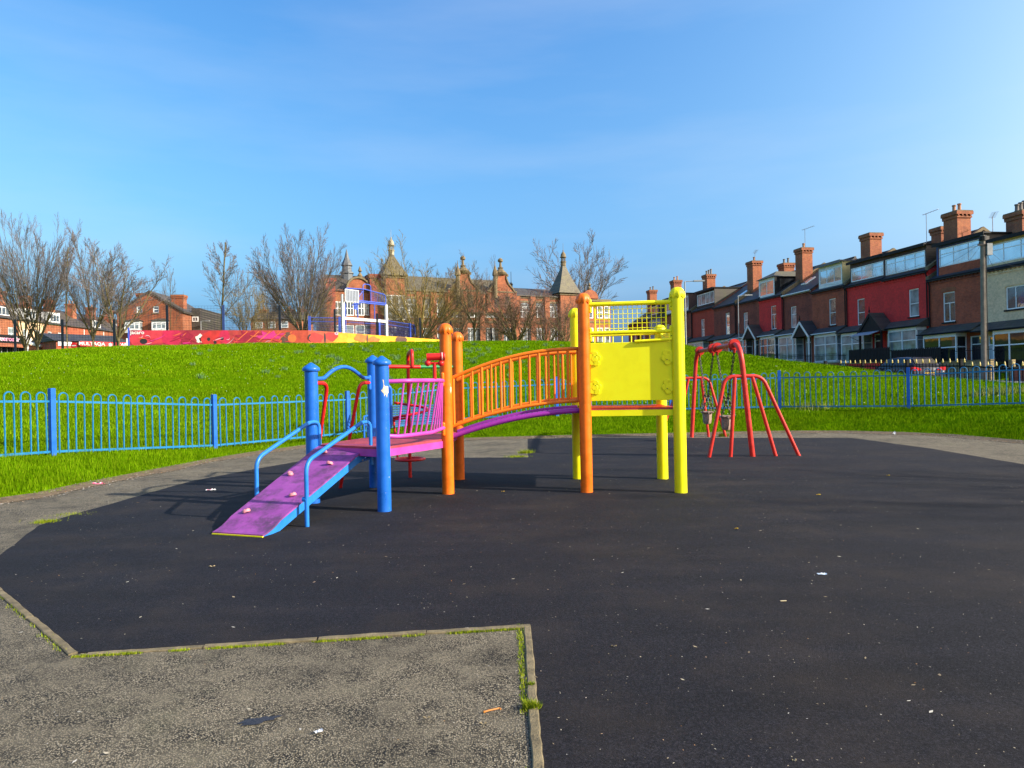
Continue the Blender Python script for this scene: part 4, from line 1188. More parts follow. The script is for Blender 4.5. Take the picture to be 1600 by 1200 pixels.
# ------------------------------------------------------------------ bench
bp0 = G(632, 694); by = 19.0
bx0, bx1 = AT(574, 640, by).x, AT(694, 640, by).x
bench = thing('bench', 'pale blue slatted metal bench standing on the path behind the lower platform', 'bench', ((bx0+bx1)/2, by, 0.0))
bw = (bx1-bx0)/2
for i in range(8):
    z = 0.50 + 0.065*i; mb = MB(); mb.bar((-bw, 0.16+0.03*i, z), (bw, 0.16+0.03*i, z), 0.008, 0.020, up=(0, -0.4, 1)); mb.build('slat', M['bench'], bench)
for i in range(6):
    y = -0.30 + 0.075*i; mb = MB(); mb.bar((-bw, y, 0.50-0.03*(i/5)), (bw, y, 0.50-0.03*(i/5)), 0.022, 0.008); mb.build('slat', M['bench'], bench)
for s_ in (-1, 1):
    mb = MB(); x = s_*(bw+0.03)
    mb.tube([(x, 0.40, 1.04), (x, 0.17, 0.5), (x, 0.18, 0.0)], 0.03, 8); mb.tube(fillet([(x, -0.32, 0.0), (x, -0.32, 0.72), (x, 0.26, 0.72)], 0.1, 5), 0.025, 8); mb.tube([(x, -0.32, 0.46), (x, 0.17, 0.46)], 0.025, 8)
    mb.build('end_frame', M['blue'], bench, True)
# ------------------------------------------------------------------ building helpers (local frame: x right, y into the house, z up)
def wall_holes(mb, x0, x1, z0, z1, y, holes, rev=0.14):
    xs_ = sorted(set([x0, x1] + [h[0] for h in holes] + [h[1] for h in holes]))
    zs_ = sorted(set([z0, z1] + [h[2] for h in holes] + [h[3] for h in holes]))
    for i in range(len(xs_)-1):
        for j in range(len(zs_)-1):
            cx, cz = (xs_[i]+xs_[i+1])/2, (zs_[j]+zs_[j+1])/2
            if cx < x0 or cx > x1 or cz < z0 or cz > z1: continue
            if any(h[0] < cx < h[1] and h[2] < cz < h[3] for h in holes): continue
            mb.quad((xs_[i], y, zs_[j]), (xs_[i+1], y, zs_[j]), (xs_[i+1], y, zs_[j+1]), (xs_[i], y, zs_[j+1]))
    for (a, b_, c, d) in holes:
        mb.quad((a, y, c), (a, y+rev, c), (a, y+rev, d), (a, y, d)); mb.quad((b_, y, c), (b_, y, d), (b_, y+rev, d), (b_, y+rev, c))
        mb.quad((a, y, d), (a, y+rev, d), (b_, y+rev, d), (b_, y, d)); mb.quad((a, y, c), (b_, y, c), (b_, y+rev, c), (a, y+rev, c))
def window(par, x0, x1, z0, z1, y=0.0, style='sash', g='glass', fr='upvc', sill=True, depth=0.09, t=0.075, sillm='dark_trim'):
    mb = MB(); f0, f1 = y+depth-0.03, y+depth+0.04
    mb.box(x0, x1, f0, f1, z1-t, z1); mb.box(x0, x1, f0, f1, z0, z0+t); mb.box(x0, x0+t, f0, f1, z0+t, z1-t); mb.box(x1-t, x1, f0, f1, z0+t, z1-t)
    h = z1-z0; w = x1-x0; q = t*0.7
    if style == 'sash': mb.box(x0+t, x1-t, f0+.01, f1-.01, z0+h*.46, z0+h*.46+q)
    elif style == 'tsplit':
        mb.box(x0+t, x1-t, f0+.01, f1-.01, z0+h*.62, z0+h*.62+q); mb.box((x0+x1-q)/2, (x0+x1+q)/2, f0+.012, f1-.012, z0+t, z0+h*.62)
    elif style == 'top':
        mb.box(x0+t, x1-t, f0+.01, f1-.01, z0+h*.62, z0+h*.62+q)
    elif style == 'school':
        mb.box(x0+t, x1-t, f0+.01, f1-.01, z0+h*.5, z0+h*.5+q)
        for k in (0.33, 0.67): mb.box(x0+w*k-q/2, x0+w*k+q/2, f0+.012, f1-.012, z0+t, z1-t)
    elif style.startswith('w'):
        n = int(style[1:])
        for k in range(1, n): mb.box(x0+w*k/n-q/2, x0+w*k/n+q/2, f0+.011, f1-.011, z0+t, z1-t)
    elif style.startswith('b'):                 # casement row with short top lights
        n = int(style[1:])
        for k in range(1, n): mb.box(x0+w*k/n-q/2, x0+w*k/n+q/2, f0+.011, f1-.011, z0+t, z1-t)
        mb.box(x0+t, x1-t, f0+.013, f1-.013, z0+h*.66, z0+h*.66+q)
    wi = mb.build('window', M[fr], par)
    mb = MB(); mb.box(x0+t*.5, x1-t*.5, y+depth+0.0, y+depth+0.012, z0+t*.5, z1-t*.5); mb.build('pane', M[g], wi)
    if sill:
        mb = MB(); mb.box(x0-0.08, x1+0.08, y-0.07, y+depth-0.031, z0-0.10, z0-0.003); mb.build('sill', M[sillm], wi)
    return wi
def chimney(par, cx, cy, z0, z1, wx, wy, mat='brick_chim', pots=2, potm='pot', big=True):
    mb = MB(); mb.box(cx-wx/2, cx+wx/2, cy-wy/2, cy+wy/2, z0, z1-0.45)
    mb.box(cx-wx/2-.06, cx+wx/2+.06, cy-wy/2-.06, cy+wy/2+.06, z1-0.45, z1-0.32)
    n = max(3, int(wy/0.22))
    for i in range(n):
        y = cy-wy/2-.1+(wy+.2)*(i+.25)/n; mb.box(cx-wx/2-.115, cx+wx/2+.115, y, y+0.1, z1-0.32, z1-0.22)
    mb.box(cx-wx/2-.12, cx+wx/2+.12, cy-wy/2-.12, cy+wy/2+.12, z1-0.22, z1)
    ch = mb.build('chimney', [M[mat]], par)
    mb = MB(); mb.box(cx-wx/2-.1, cx+wx/2+.1, cy-wy/2-.1, cy+wy/2+.1, z1, z1+0.06); mb.build('chimney_cap', M['stone'], ch)
    for i in range(pots):
        y = cy + (i-(pots-1)/2)*(wy*0.8/max(1, pots)); h = 0.5+0.12*((i*7) % 3)
        mb = MB(); mb.lathe([(0.15, 0), (0.15, 0.08), (0.115, 0.12), (0.105, h-0.1), (0.135, h-0.08), (0.135, h), (0.09, h)], (cx, y, z1+0.05), 10); mb.build('chimney_pot', M[potm], ch, True)
    return ch
def aerial(par, x, y, z, h=1.6, ang=0.3):
    mb = MB(); mb.tube([(x, y, z), (x, y, z+h)], 0.022, 5); ca, sa = math.cos(ang), math.sin(ang)
    mb.tube([(x-0.3*ca, y-.3*sa, z+h-.05), (x+1.0*ca, y+1.0*sa, z+h+.1)], 0.016, 4)
    for i in range(6):
        t = -0.2+0.23*i; cx, cy, cz = x+t*ca, y+t*sa, z+h-.03+0.115*(t+.3); mb.tube([(cx+.2*sa, cy-.2*ca, cz), (cx-.2*sa, cy+.2*ca, cz)], 0.009, 4)
    mb.build('aerial', M['alu'], par)

EAVE, DEPTH, RISE, RIDGE = 6.8, 8.6, 2.75, 4.3
def terrace(spec):
    (xa, xb) = spec['px']                 # picture columns of the far and near party walls on the facade line
    Da, Db = ROWK/(xa-620.0), ROWK/(xb-620.0)
    A = Vector((ROWA-ROWB*Da, Da, 0)); B = Vector((ROWA-ROWB*Db, Db, 0))
    ez = spec['ez']
    z0 = ez-EAVE
    w = (B-A).length; ang = math.atan2((B-A).y, (B-A).x)
    h = thing('terraced_house', spec['label'], 'house', (A.x, A.y, z0), ang, 'terraced houses on the street at right')
    wallm = M[spec['wall']]
    near = spec.get('near', False)        # near half of a mirrored pair: door left, bay right
    mir = (lambda x: x) if near else (lambda x: w-x)
    def X2(a, b_): 
        p, q = mir(a), mir(b_); return (min(p, q), max(p, q))
    fw = spec.get('win', (0.66, 0.9, 3.5, 5.6))     # centre fraction, width, z0, z1
    wc = w*fw[0]; wx = X2(wc-fw[1]/2, wc+fw[1]/2)
    zsh = spec.get('zs', 0.0)
    holes = [(wx[0], wx[1], fw[2]+zsh, fw[3]+zsh)]
    if 'win2' in spec:
        a = spec['win2']; x2 = X2(a[0]*w-a[1]/2, a[0]*w+a[1]/2); holes.append((x2[0], x2[1], a[2], a[3]))
    dx = X2(0.25, 1.15); holes.append((dx[0], dx[1], 0.12, 2.72))
    mb = MB(); wall_holes(mb, 0.0, w, -2.5, EAVE, 0.0, holes)
    mb.quad((0, DEPTH, -2.5), (w, DEPTH, -2.5), (w, DEPTH, EAVE), (0, DEPTH, EAVE))
    for x in (0.0, w):
        mb.poly([(x, 0, -2.5), (x, DEPTH, -2.5), (x, DEPTH, EAVE), (x, RIDGE, EAVE+RISE), (x, 0, EAVE)])
    # inner screen so that nothing shows through openings
    mb.quad((0.02, 0.9, 0), (w-.02, 0.9, 0), (w-.02, 0.9, EAVE-0.1), (0.02, 0.9, EAVE-0.1))
    mb.build('wall', wallm, h, fixn=False)
    # dentil course, string course and window heads
    mb = MB(); n = int(w/0.3)
    for i in range(n): mb.box(w*(i+.2)/n, w*(i+.65)/n, -0.10, 0.0, EAVE-0.22, EAVE-0.08)
    mb.box(0.004, w-0.004, -0.05, 0.0, EAVE-0.34, EAVE-0.22)
    mb.build('eaves_course', wallm if spec['wall'] not in ('brick_red',) else M['brick_dark'], h)
    mb = MB(); k = 7
    for i in range(k):
        t0, t1 = i/k, (i+1)/k; f = lambda t: 0.07*math.sin(PI*t)
        xx = wx[0]-0.1+(wx[1]-wx[0]+.2)*t0; xy = wx[0]-0.1+(wx[1]-wx[0]+.2)*t1
        mb.prism([(xx, -0.025, holes[0][3]+.004+f(t0)), (xy, -0.025, holes[0][3]+.004+f(t1)), (xy, -0.025, holes[0][3]+0.25+f(t1)), (xx, -0.025, holes[0][3]+0.25+f(t0))], (0, 0.024, 0))
    mb.build('window_head', M[spec.get('head', spec['wall'])], h)
    window(h, *holes[0], style=spec.get('ws', 'sash'), g=spec.get('wg', 'glass_blue'))
    if 'win2' in spec: window(h, *holes[1], style='w3', g='glass')
    # gutter and downpipe
    mb = MB(); mb.tube([(0.01, -0.2, EAVE-0.02), (w-0.01, -0.2, EAVE-0.02)], 0.065, 6); mb.box(0.002, w-0.002, -0.15, -0.102, EAVE-0.14, EAVE-0.06); mb.build('gutter', M[spec.get('gut', 'dark_trim')], h, True)
    px_ = 0.12 if near is False else w-0.12
    mb = MB(); mb.tube([(px_, -0.2, EAVE-0.05), (px_, -0.08, EAVE-0.4), (px_, -0.08, 3.4)], 0.045, 6); mb.build('downpipe', M['dark_trim'], h, True)
    # roof
    mb = MB(); s_ = RISE/RIDGE
    def rf(y, up): return EAVE + (y*s_ if y <= RIDGE else RISE - (y-RIDGE)*RISE/(DEPTH-RIDGE)) + up
    mb.prism([(0.004, -0.22, rf(-0.22, 0.02)), (0.004, RIDGE, rf(RIDGE, 0.02)), (0.004, DEPTH+.2, rf(DEPTH, -0.1)), (0.004, DEPTH+.2, rf(DEPTH, 0.02)), (0.004, RIDGE, rf(RIDGE, 0.16)), (0.004, -0.22, rf(-0.22, 0.13))], (w-0.008, 0, 0))
    ro = mb.build('roof', M[spec.get('roof', 'slate')], h)
    mb = MB(); nr = int(w/0.45)
    for i in range(nr): mb.tube([(w*(i+.03)/nr, RIDGE, EAVE+RISE+0.15), (w*(i+.97)/nr, RIDGE, EAVE+RISE+0.15)], 0.12, 7)
    mb.build('ridge_tiles', M['slate_brown'], ro, True)
    if spec.get('parapet', True):
        mb = MB(); x = w-0.02 if near else 0.02; c_ = (-0.14, 0.14)
        for (y0, y1) in ((-0.15, RIDGE), (RIDGE, DEPTH)):
            mb.prism([(x-0.13, y0, rf(y0, 0.10)), (x-0.13, y1, rf(y1, 0.10)), (x-0.13, y1, rf(y1, 0.34)), (x-0.13, y0, rf(y0, 0.34))], (0.26, 0, 0))
        mb.build('party_parapet', M['stone'], ro)
    if spec.get('skylight'):
        a = spec['skylight']; x = w*a; y = 1.6
        mb = MB(); d_ = Vector((0, 1, s_)).normalized(); n_ = Vector((0, -s_, 1)).normalized()
        mb.obox(Vector((x, y, rf(y, 0.20))), (1, 0, 0), d_, n_, 0.42, 0.6, 0.05); sk = mb.build('skylight', M['upvc'], ro)
        mb = MB(); mb.obox(Vector((x, y, rf(y, 0.22)))+n_*0.03, (1, 0, 0), d_, n_, 0.35, 0.52, 0.012); mb.build('pane', M['glass_blue'], sk)
    # dormer
    dm = spec.get('dormer')
    if dm:
        xl, xr = X2(dm['x'][0]*w, dm['x'][1]*w); zt = EAVE + dm.get('h', 2.35); yb = 0.12; zb = EAVE + dm.get('zb', 0.12)
        yend = min(RIDGE-0.1, (zt-EAVE)/s_)
        wz0, wz1 = zb + dm.get('wz', (0.55, 1.75))[0], zb + dm.get('wz', (0.55, 1.75))[1]
        m_ = dm.get('margin', 0.22); ww = (xl+m_, xr-m_)
        if dm.get('wx'): ww = (xl+(xr-xl)*dm['wx'][0], xl+(xr-xl)*dm['wx'][1])
        mb = MB(); wall_holes(mb, xl, xr, zb-0.2, zt, yb, [(ww[0], ww[1], wz0, wz1)], 0.1)
        mb.quad((xl+.02, 0.9, zb), (xr-.02, 0.9, zb), (xr-.02, 0.9, zt-.05), (xl+.02, 0.9, zt-.05))
        dd = mb.build('dormer', M[dm.get('front', 'brown_wood')], h, fixn=False)
        mb = MB()
        for x in (xl-0.002, xr+0.002):
            mb = MB(); mb.prism([(x, yb, zb-0.2), (x, yb, zt), (x, yend, zt), (x, max(yb, 0.2), EAVE+0.1)], (0.03 if x < xr else -0.03, 0, 0))
            mb.build('dormer_cheek', M[dm.get('cheek', 'slate_brown')], dd)
        mb = MB()
        if dm.get('hip'):
            hz = 0.75; cx = (xl+xr)/2
            ea = [(xl-.2, yb-.25, zt), (xr+.2, yb-.25, zt), (xr+.2, yend+1.0, zt), (xl-.2, yend+1.0, zt)]
            r0, r1 = (cx, yb+1.1, zt+hz), (cx, yend+1.0, zt+hz)
            mb.poly([ea[0], ea[1], r0]); mb.poly([ea[1], ea[2], r1, r0]); mb.poly([ea[3], ea[0], r0, r1]); mb.poly([ea[0], ea[3], ea[2], ea[1]])
            mb.build('dormer_roof', M[dm.get('roof', 'slate_moss')], dd)
        else:
            mb.box(xl-0.12, xr+0.12, yb-0.28, yend+0.5, zt+0.003, zt+0.10); mb.box(xl-0.13, xr+0.13, yb-0.30, yb-0.27, zt-0.10, zt+0.12)
            mb.build('dormer_roof', M[dm.get('roof', 'dark_trim')], dd)
        window(dd, ww[0], ww[1], wz0, wz1, yb, style=dm.get('ws', 'b3'), g=dm.get('g', 'glass_blue'), sill=False, depth=0.03, fr=dm.get('fr', 'upvc'))
        if dm.get('trim'):
            mb = MB()
            for x in (xl+.0, xr-.14): mb.box(x, x+.14, yb-.03, yb-.002, zb-.2, zt)
            mb.box(xl+.14, xr-.14, yb-.03, yb-.002, zt-.22, zt); mb.box(xl-0.02, xr+.02, yb-.05, yb-.002, zb-.32, zb-.2); mb.build('dormer_trim', M[dm['trim']], dd)
    # ground floor: bay, lean-to roof, porch gable, door
    bx = X2(1.42 if w > 4.5 else 1.35, w-0.30); by_ = -0.78
    frm = M[spec.get('bayframe', 'upvc')]
    mb = MB(); mb.box(bx[0], bx[1], by_, -0.002, -2.0, 0.62); bay = mb.build('bay_window', M[spec.get('baybase', 'white_paint')], h)
    mb = MB(); t = 0.09; n = 3 if spec.get('bay3') else 2
    ww = bx[1]-bx[0]
    mb.box(bx[0], bx[1], by_, by_+.08, 0.622, 0.72); mb.box(bx[0], bx[1], by_, by_+.08, 2.72, 2.95)
    for i in range(n+1):
        x = bx[0] + (ww-t)*i/n; mb.box(x, x+t, by_-0.003, by_+.083, 0.722, 2.718)
    zt_ = 2.02; mb.box(bx[0]+.01, bx[1]-.01, by_+.004, by_+.07, zt_, zt_+0.07)
    for x in (bx[0], bx[1]-0.08):
        mb.box(x, x+.08, by_+.085, -0.004, 0.622, 0.72); mb.box(x, x+.08, by_+.085, -0.004, 2.72, 2.95); mb.box(x+.003, x+.077, -0.09, -0.006, 0.722, 2.718); mb.box(x+.005, x+.07, by_+.085, -0.1, zt_, zt_+.07)
    fr_ = mb.build('bay_frame', frm, bay)
    mb = MB(); mb.box(bx[0]+.05, bx[1]-.05, by_+.035, by_+.045, 0.73, 2.71)
    for x in (bx[0]+.035, bx[1]-.045): mb.box(x, x+.01, by_+.09, -0.01, 0.73, 2.71)
    mb.build('pane', M[spec.get('bg', 'curtain')], bay)
    mb = MB(); mb.box(bx[0]-.06, bx[1]+.06, by_-.08, by_-.004, 0.56, 0.64); mb.build('sill', M['dark_trim'] if spec.get('baybase') else M['white_paint'], bay)
    mb = MB(); y0 = by_-0.2; mb.prism([(0.003, y0, 2.97), (0.003, -0.003, 2.97), (0.003, -0.003, 3.55), (0.003, -0.06, 3.55), (0.003, y0, 3.05)], (w-0.006, 0, 0))
    lr = mb.build('bay_roof', M[spec.get('leanto', 'slate_brown')], h)
    mb = MB(); mb.tube([(0.01, y0-.05, 3.0), (w-.01, y0-.05, 3.0)], 0.05, 6); mb.build('gutter', M[spec.get('pgut', 'dark_trim')], lr, True)
    if spec.get('porch') and near:       # shared gabled porch centred on the party wall
        pm = M[spec['porch']]; hw_ = 1.25; yp = y0-0.25; zb, za = 2.98, 4.15
        mb = MB(); mb.prism([(-hw_, yp, zb-.05), (hw_, yp, zb-.05), (0, yp, za)], (0, 0.05, 0)); pg = mb.build('porch_gable', M[spec.get('porch_fill', 'dark_trim')], h)
        mb = MB()
        for s2 in (-1, 1):
            mb.bar((s2*(hw_+.12), yp-.03, zb-.16), (0, yp-.03, za+0.04), 0.035, 0.10)
        mb.build('bargeboard', pm, pg)
        mb = MB()
        for s2 in (-1, 1): mb.prism([(s2*(hw_+.15), yp-.05, zb-.1), (0, yp-.05, za+.1), (0, yp-.05, za+.2), (s2*(hw_+.15), yp-.05, zb)], (0, abs(yp)+.0, 0))
        mb.build('porch_roof', M[spec.get('leanto', 'slate_brown')], pg)
        mb = MB(); mb.tube([(0, yp, za), (0, yp, za+0.65)], 0.035, 6); mb.sphere((0, yp, za+.32), 0.08, 8); mb.build('finial', M['dark_trim'], pg)
        for x in (-1.22, 1.22): mb = MB(); mb.box(x-.06, x+.06, yp+.0, yp+.12, -0.3, zb-.1); mb.build('porch_post', pm, pg)
    mb = MB(); mb.box(dx[0]+.08, dx[1]-.08, 0.06, 0.11, 0.12, 2.12); dr = mb.build('door', M[spec.get('door', 'door_dark')], h)
    mb = MB(); mb.box(dx[0], dx[0]+.075, 0.03, 0.13, 0.12, 2.7); mb.box(dx[1]-.075, dx[1], 0.03, 0.13, 0.12, 2.7); mb.box(dx[0]+.075, dx[1]-.075, .03, .13, 2.13, 2.2); mb.box(dx[0]+.075, dx[1]-.075, .03, .13, 2.63, 2.7); mb.build('door_frame', frm, dr)
    mb = MB(); mb.box(dx[0]+.08, dx[1]-.08, .07, .09, 2.21, 2.62); mb.build('pane', M['glass'], dr)
    mb = MB(); hx = dx[1]-.2 if near else dx[0]+.2; mb.sphere((hx, 0.04, 1.15), 0.035, 8); mb.build('handle', M['alu'], dr)
    if spec.get('canopy'):
        mb = MB(); mb.prism([(-1.25, -2.05, 2.62), (1.1, -2.05, 2.62), (1.1, -1.15, 2.92), (-1.25, -1.15, 2.92)], (0, 0, 0.03)); cn = mb.build('canopy', M['grey_panel'], h)
        for x in (-1.2, 1.05): mb = MB(); mb.tube([(x, -2.0, 2.6), (x, -1.1, 2.2)], 0.02, 5); mb.build('canopy_bracket', M['dark_trim'], cn)
    if spec.get('chim'):
        for c in spec['chim']: chimney(h, *c[:6], mat=c[6] if len(c) > 6 else 'brick_chim', pots=c[7] if len(c) > 7 else 2, potm=c[8] if len(c) > 8 else 'pot')
    if spec.get('aer'): aerial(h, *spec['aer'])
    return h, w, z0, A, ang
ROWK = 41000.0
def chz(top): return top
# chimneys stand on the pair's outer party walls: near house: x = w ; far house: none
HS = [
 dict(px=(1541, 1660), ez=8.0, near=True, wall='cream', win=(0.56, 2.6, 4.2, 5.58), ws='w4', wg='glass', door='door_white', bay3=True, bg='glass_dark', baybase='cream', leanto='slate_brown', pgut='dark_trim',
      dormer=dict(x=(-0.0, 1.0), front='cream', h=1.75, zb=0.05, wz=(0.3, 1.5), ws='b4', cheek='white_paint', margin=0.14), chim=[(0.35, 2.4, 7, 10.4, 1.2, 1.0, 'brick_chim', 3, 'pot_grey')],
      label='cream painted terraced house at the far right edge with full width dormer'),
 dict(px=(1455, 1541), ez=8.1, wall='brick_red', win=(0.62, 1.05, 3.78, 5.78), ws='tsplit', wg='glass', porch='dark_trim', bg='glass_dark', leanto='slate_brown', head='brick_orange', chim=[(0.1, 2.2, 6.8, 11.47, 1.25, 1.05, 'brick_chim', 2, 'pot')], aer=(1.6, 3.6, 9.4, 1.5, -0.6),
      dormer=dict(x=(-0.02, 0.86), front='brick_red', h=2.25, zb=0.15, wz=(0.6, 1.85), ws='b3', trim='blue_trim', cheek='slate_brown', margin=0.2),
      label='brick terraced house with blue trimmed dormer behind the timber pole'),
 dict(px=(1384, 1455), ez=8.8, near=True, canopy=True, wall='paint_red', win=(0.68, 1.0, 3.75, 5.72), ws='sash', wg='curtain', porch='dark_trim', door='door_maroon', bg='curtain', aer=(0.4, 3.4, 9.4, 2.4, 0.2), chim=[(1.0, 4.4, 8.0, 10.55, 1.0, 1.4, 'brick_chim', 0)],
      dormer=dict(x=(0.0, 0.93), front='brown_wood', h=1.85, zb=-.1, wz=(0.42, 1.6), ws='b4', margin=0.12),
      label='right half of the bright red painted pair with long brown dormer'),
 dict(px=(1326, 1384), ez=8.9, wall='paint_red', win=(0.60, 0.95, 3.55, 5.63), ws='sash', wg='glass', door='door_maroon', bg='curtain', parapet=False, chim=[(0.0, 2.3, 7.0, 11.1, 1.2, 1.05, 'brick_chim', 0)],
      dormer=dict(x=(0.0, 0.92), front='brown_wood', h=1.8, zb=-.1, wz=(0.4, 1.5), ws='b3', margin=0.12),
      label='left half of the bright red painted pair beneath a wide plain chimney'),
 dict(px=(1272, 1326), ez=9.05, near=True, wall='brick_red', win=(0.60, 0.95, 3.7, 5.95), ws='sash', wg='glass', porch='white_paint', bg='curtain', leanto='slate', pgut='white_paint', aer=(2.6, 4.0, 9.3, 1.2, 0.1),
      dormer=dict(x=(0.18, 0.86), front='white_paint', h=2.1, zb=0.1, wz=(0.4, 1.65), ws='w3', cheek='cream_render', margin=0.1, roof='lead'),
      label='orange red brick terraced house with small white boxed dormer'),
 dict(px=(1227, 1272), ez=9.35, wall='brick_dark', win=(0.64, 0.95, 3.65, 5.64), ws='top', wg='curtain', bg='curtain', gut='white_paint', skylight=0.35, leanto='slate_brown', pgut='white_paint', chim=[(0.0, 2.2, 7.0, 11.3, 1.2, 1.05, 'brick_chim', 1)], aer=(0.1, 2.3, 11.3, 1.9, 0.4),
      label='dark brick terraced house with skylight and white gutter, no dormer'),
 dict(px=(1189, 1227), ez=9.5, near=True, wall='paint_red', win=(0.60, 1.0, 3.65, 5.95), ws='tsplit', wg='glass', porch='white_paint', bg='glass', leanto='slate_brown', pgut='white_paint',
      dormer=dict(x=(-0.05, 0.62), front='white_paint', h=2.0, zb=0.0, wz=(0.35, 1.75), ws='w2', cheek='glass_dark', hip=True, margin=0.15),
      label='crimson painted terraced house whose white dormer has a mossy hipped roof'),
 dict(px=(1153, 1189), ez=9.65, wall='brick_dark', win=(0.58, 0.95, 3.55, 5.7), ws='top', wg='curtain', bg='glass', skylight=0.7, leanto='slate_brown', pgut='white_paint', chim=[(0.0, 2.2, 7.0, 11.4, 1.3, 1.05, 'brick_chim', 1), (0.6, 5.6, 8.0, 11.1, 1.2, 1.2, 'brick_chim', 2, 'pot_grey')], aer=(0.2, 2.2, 11.4, 1.0, -0.3),
      label='brown brick terraced house left of the crimson painted one'),
 dict(px=(1118, 1153), ez=9.8, near=True, wall='brick_dark', win=(0.62, 1.0, 3.45, 5.95), ws='sash', wg='glass_blue', skylight=0.75, leanto='slate_brown', bg='glass',
      label='sooty brick terraced house with roof light above its gutter'),
 dict(px=(1084, 1118), ez=10.0, wall='paint_red2', win=(0.50, 0.95, 3.35, 5.65), ws='sash', wg='curtain', leanto='slate_brown', bg='curtain', chim=[(0.0, 2.3, 7.0, 11.4, 1.3, 1.1, 'brick_chim', 3, 'pot_grey')],
      dormer=dict(x=(0.0, 0.8), front='dark_trim', h=2.2, zb=0.1, wz=(0.45, 1.8), ws='w4', cheek='slate_brown', margin=0.1, g='curtain'),
      label='rust painted terraced house with tile hung dormer of four panes'),
 dict(px=(1058, 1084), ez=10.2, near=True, wall='brick_dark', win=(0.5, 1.0, 3.5, 5.7), ws='tsplit', wg='curtain', leanto='slate_brown', bg='curtain',
      dormer=dict(x=(0.05, 0.75), front='white_paint', h=2.3, zb=0.1, wz=(0.4, 1.85), ws='w3', cheek='brown_wood', margin=0.1, g='curtain'),
      label='brick terraced house directly behind the tall grey street lamp'),
 dict(px=(1036, 1058), ez=10.4, wall='brick_orange', win=(0.55, 1.0, 3.5, 5.6), ws='top', wg='curtain', leanto='slate_brown', bg='curtain', chim=[(0.0, 2.2, 7.0, 11.8, 1.3, 1.1, 'brick_chim', 2, 'pot')],
      dormer=dict(x=(0.0, 0.8), front='white_paint', h=2.2, zb=0.1, wz=(0.45, 1.7), ws='w3', cheek='dark_trim', margin=0.1, g='curtain'),
      label='far terraced house seen through the right side of the yellow wire mesh'),
 dict(px=(1017, 1036), ez=10.5, near=True, wall='grey_panel', win=(0.55, 1.0, 3.5, 5.6), ws='top', wg='glass', leanto='slate', bg='curtain', baybase='grey_panel',
      dormer=dict(x=(0.1, 0.7), front='brown_wood', h=2.0, zb=0.1, wz=(0.45, 1.6), ws='w2', margin=0.1, g='glass'),
      label='pale grey clad far house seen through the yellow wire mesh'),
 dict(px=(1000, 1017), ez=10.5, wall='brick_dark', win=(0.55, 1.0, 3.5, 5.6), ws='top', wg='curtain', leanto='slate', bg='curtain', chim=[(0.0, 2.2, 7.0, 11.6, 1.3, 1.1, 'brick_chim', 2, 'pot_grey')],
      label='brick far house left of the pale grey clad one'),
 dict(px=(984, 1000), ez=10.4, near=True, wall='brick_dark', leanto='slate', bg='curtain', label='last brick house at the far end of the terrace, next to the school gap'),
]
hinfo = [terrace(s) for s in HS]

def row_pt(D, s_, z): return Vector((ROWA-ROWB*D-s_, D, z))
# garden walls with railings in front of the houses, one per house in the near part of the row
def garden_wall(i, hi, mat, rail_m, label, h_=1.0, kind='iron', up=0.0):
    h, w, z0, A, ang = hi
    d = Vector((math.cos(ang), math.sin(ang), 0)); n = Vector((d.y, -d.x, 0))
    p = A + n*3.0
    t = thing('garden_wall', label, 'garden wall', (p.x, p.y, z0-0.25+up), ang, 'front garden walls along the terrace')
    mb = MB(); mb.box(0.02, w*0.72, -0.11, 0.11, -2.0, 0.75); mb.box(w*0.95, w-0.02, -0.11, 0.11, -2.0, 0.75); mb.build('wall', M[mat], t)
    mb = MB(); mb.box(0.0, w*0.72+.03, -0.14, 0.14, 0.753, 0.82); mb.build('coping', M['stone'], t)
    if kind == 'iron':
        pm = MB(); pm.tube([(0, 0, 0.8), (0, 0, 1.5)], 0.013, 4); pm.sphere((0, 0, 1.53), 0.03, 6); pme = pm.mesh('railing_bar', M['black_iron'])
        n_ = int(w*0.72/0.17)
        for k in range(n_): obj('railing_bar', pme, t, (0.1+k*0.17, 0, 0))
        mb = MB(); mb.box(0.05, w*0.72, -0.012, 0.012, 1.38, 1.41); mb.build('rail', M['black_iron'], t)
        mb = MB(); 
        for k in range(8): mb.tube([(w*0.75+k*w*0.022, 0, 0.0), (w*0.75+k*w*0.022, 0, 1.45)], 0.013, 4)
        mb.box(w*0.735, w*0.93, -.012, .012, 1.3, 1.34); mb.box(w*0.735, w*0.93, -.012, .012, 0.2, 0.24); mb.build('gate', M['black_iron'], t)
    else:
        pm = MB(); pm.box(-0.06, 0.06, -0.015, 0.015, 0.82, 1.75); pm.prism([(-0.06, -0.015, 1.75), (0.06, -0.015, 1.75), (0, -0.015, 1.83)], (0, 0.03, 0)); pme = pm.mesh('fence_board', M['dark_trim'])
        n_ = int(w/0.155)
        for k in range(n_): obj('fence_board', pme, t, (0.1+k*0.155, 0, 0))
        mb = MB(); mb.box(0.05, w, 0.02, 0.05, 1.5, 1.56); mb.build('rail', M['dark_trim'], t)
WL = ['sandstone garden wall before the cream house', 'black board fence on a sandstone wall just right of the parked car', 'black board fence on a red wall behind the parked car', 'brick garden wall with black railing before the left red painted house', 'red garden wall with black railing before the boxed dormer house', 'garden wall with railing before the skylight house', 'garden wall with railing before the crimson house', 'garden wall with railing before the brown brick house']
for i in range(8):
    garden_wall(i, hinfo[i], ['brick_sand', 'brick_sand', 'paint_red', 'brick_red', 'paint_red', 'brick_dark', 'brick_red', 'brick_dark'][i], None, WL[i], kind='board' if i in (1, 2) else 'iron', up=(0.62, 0.45, 0, 0, 0, 0, 0, 0)[i])
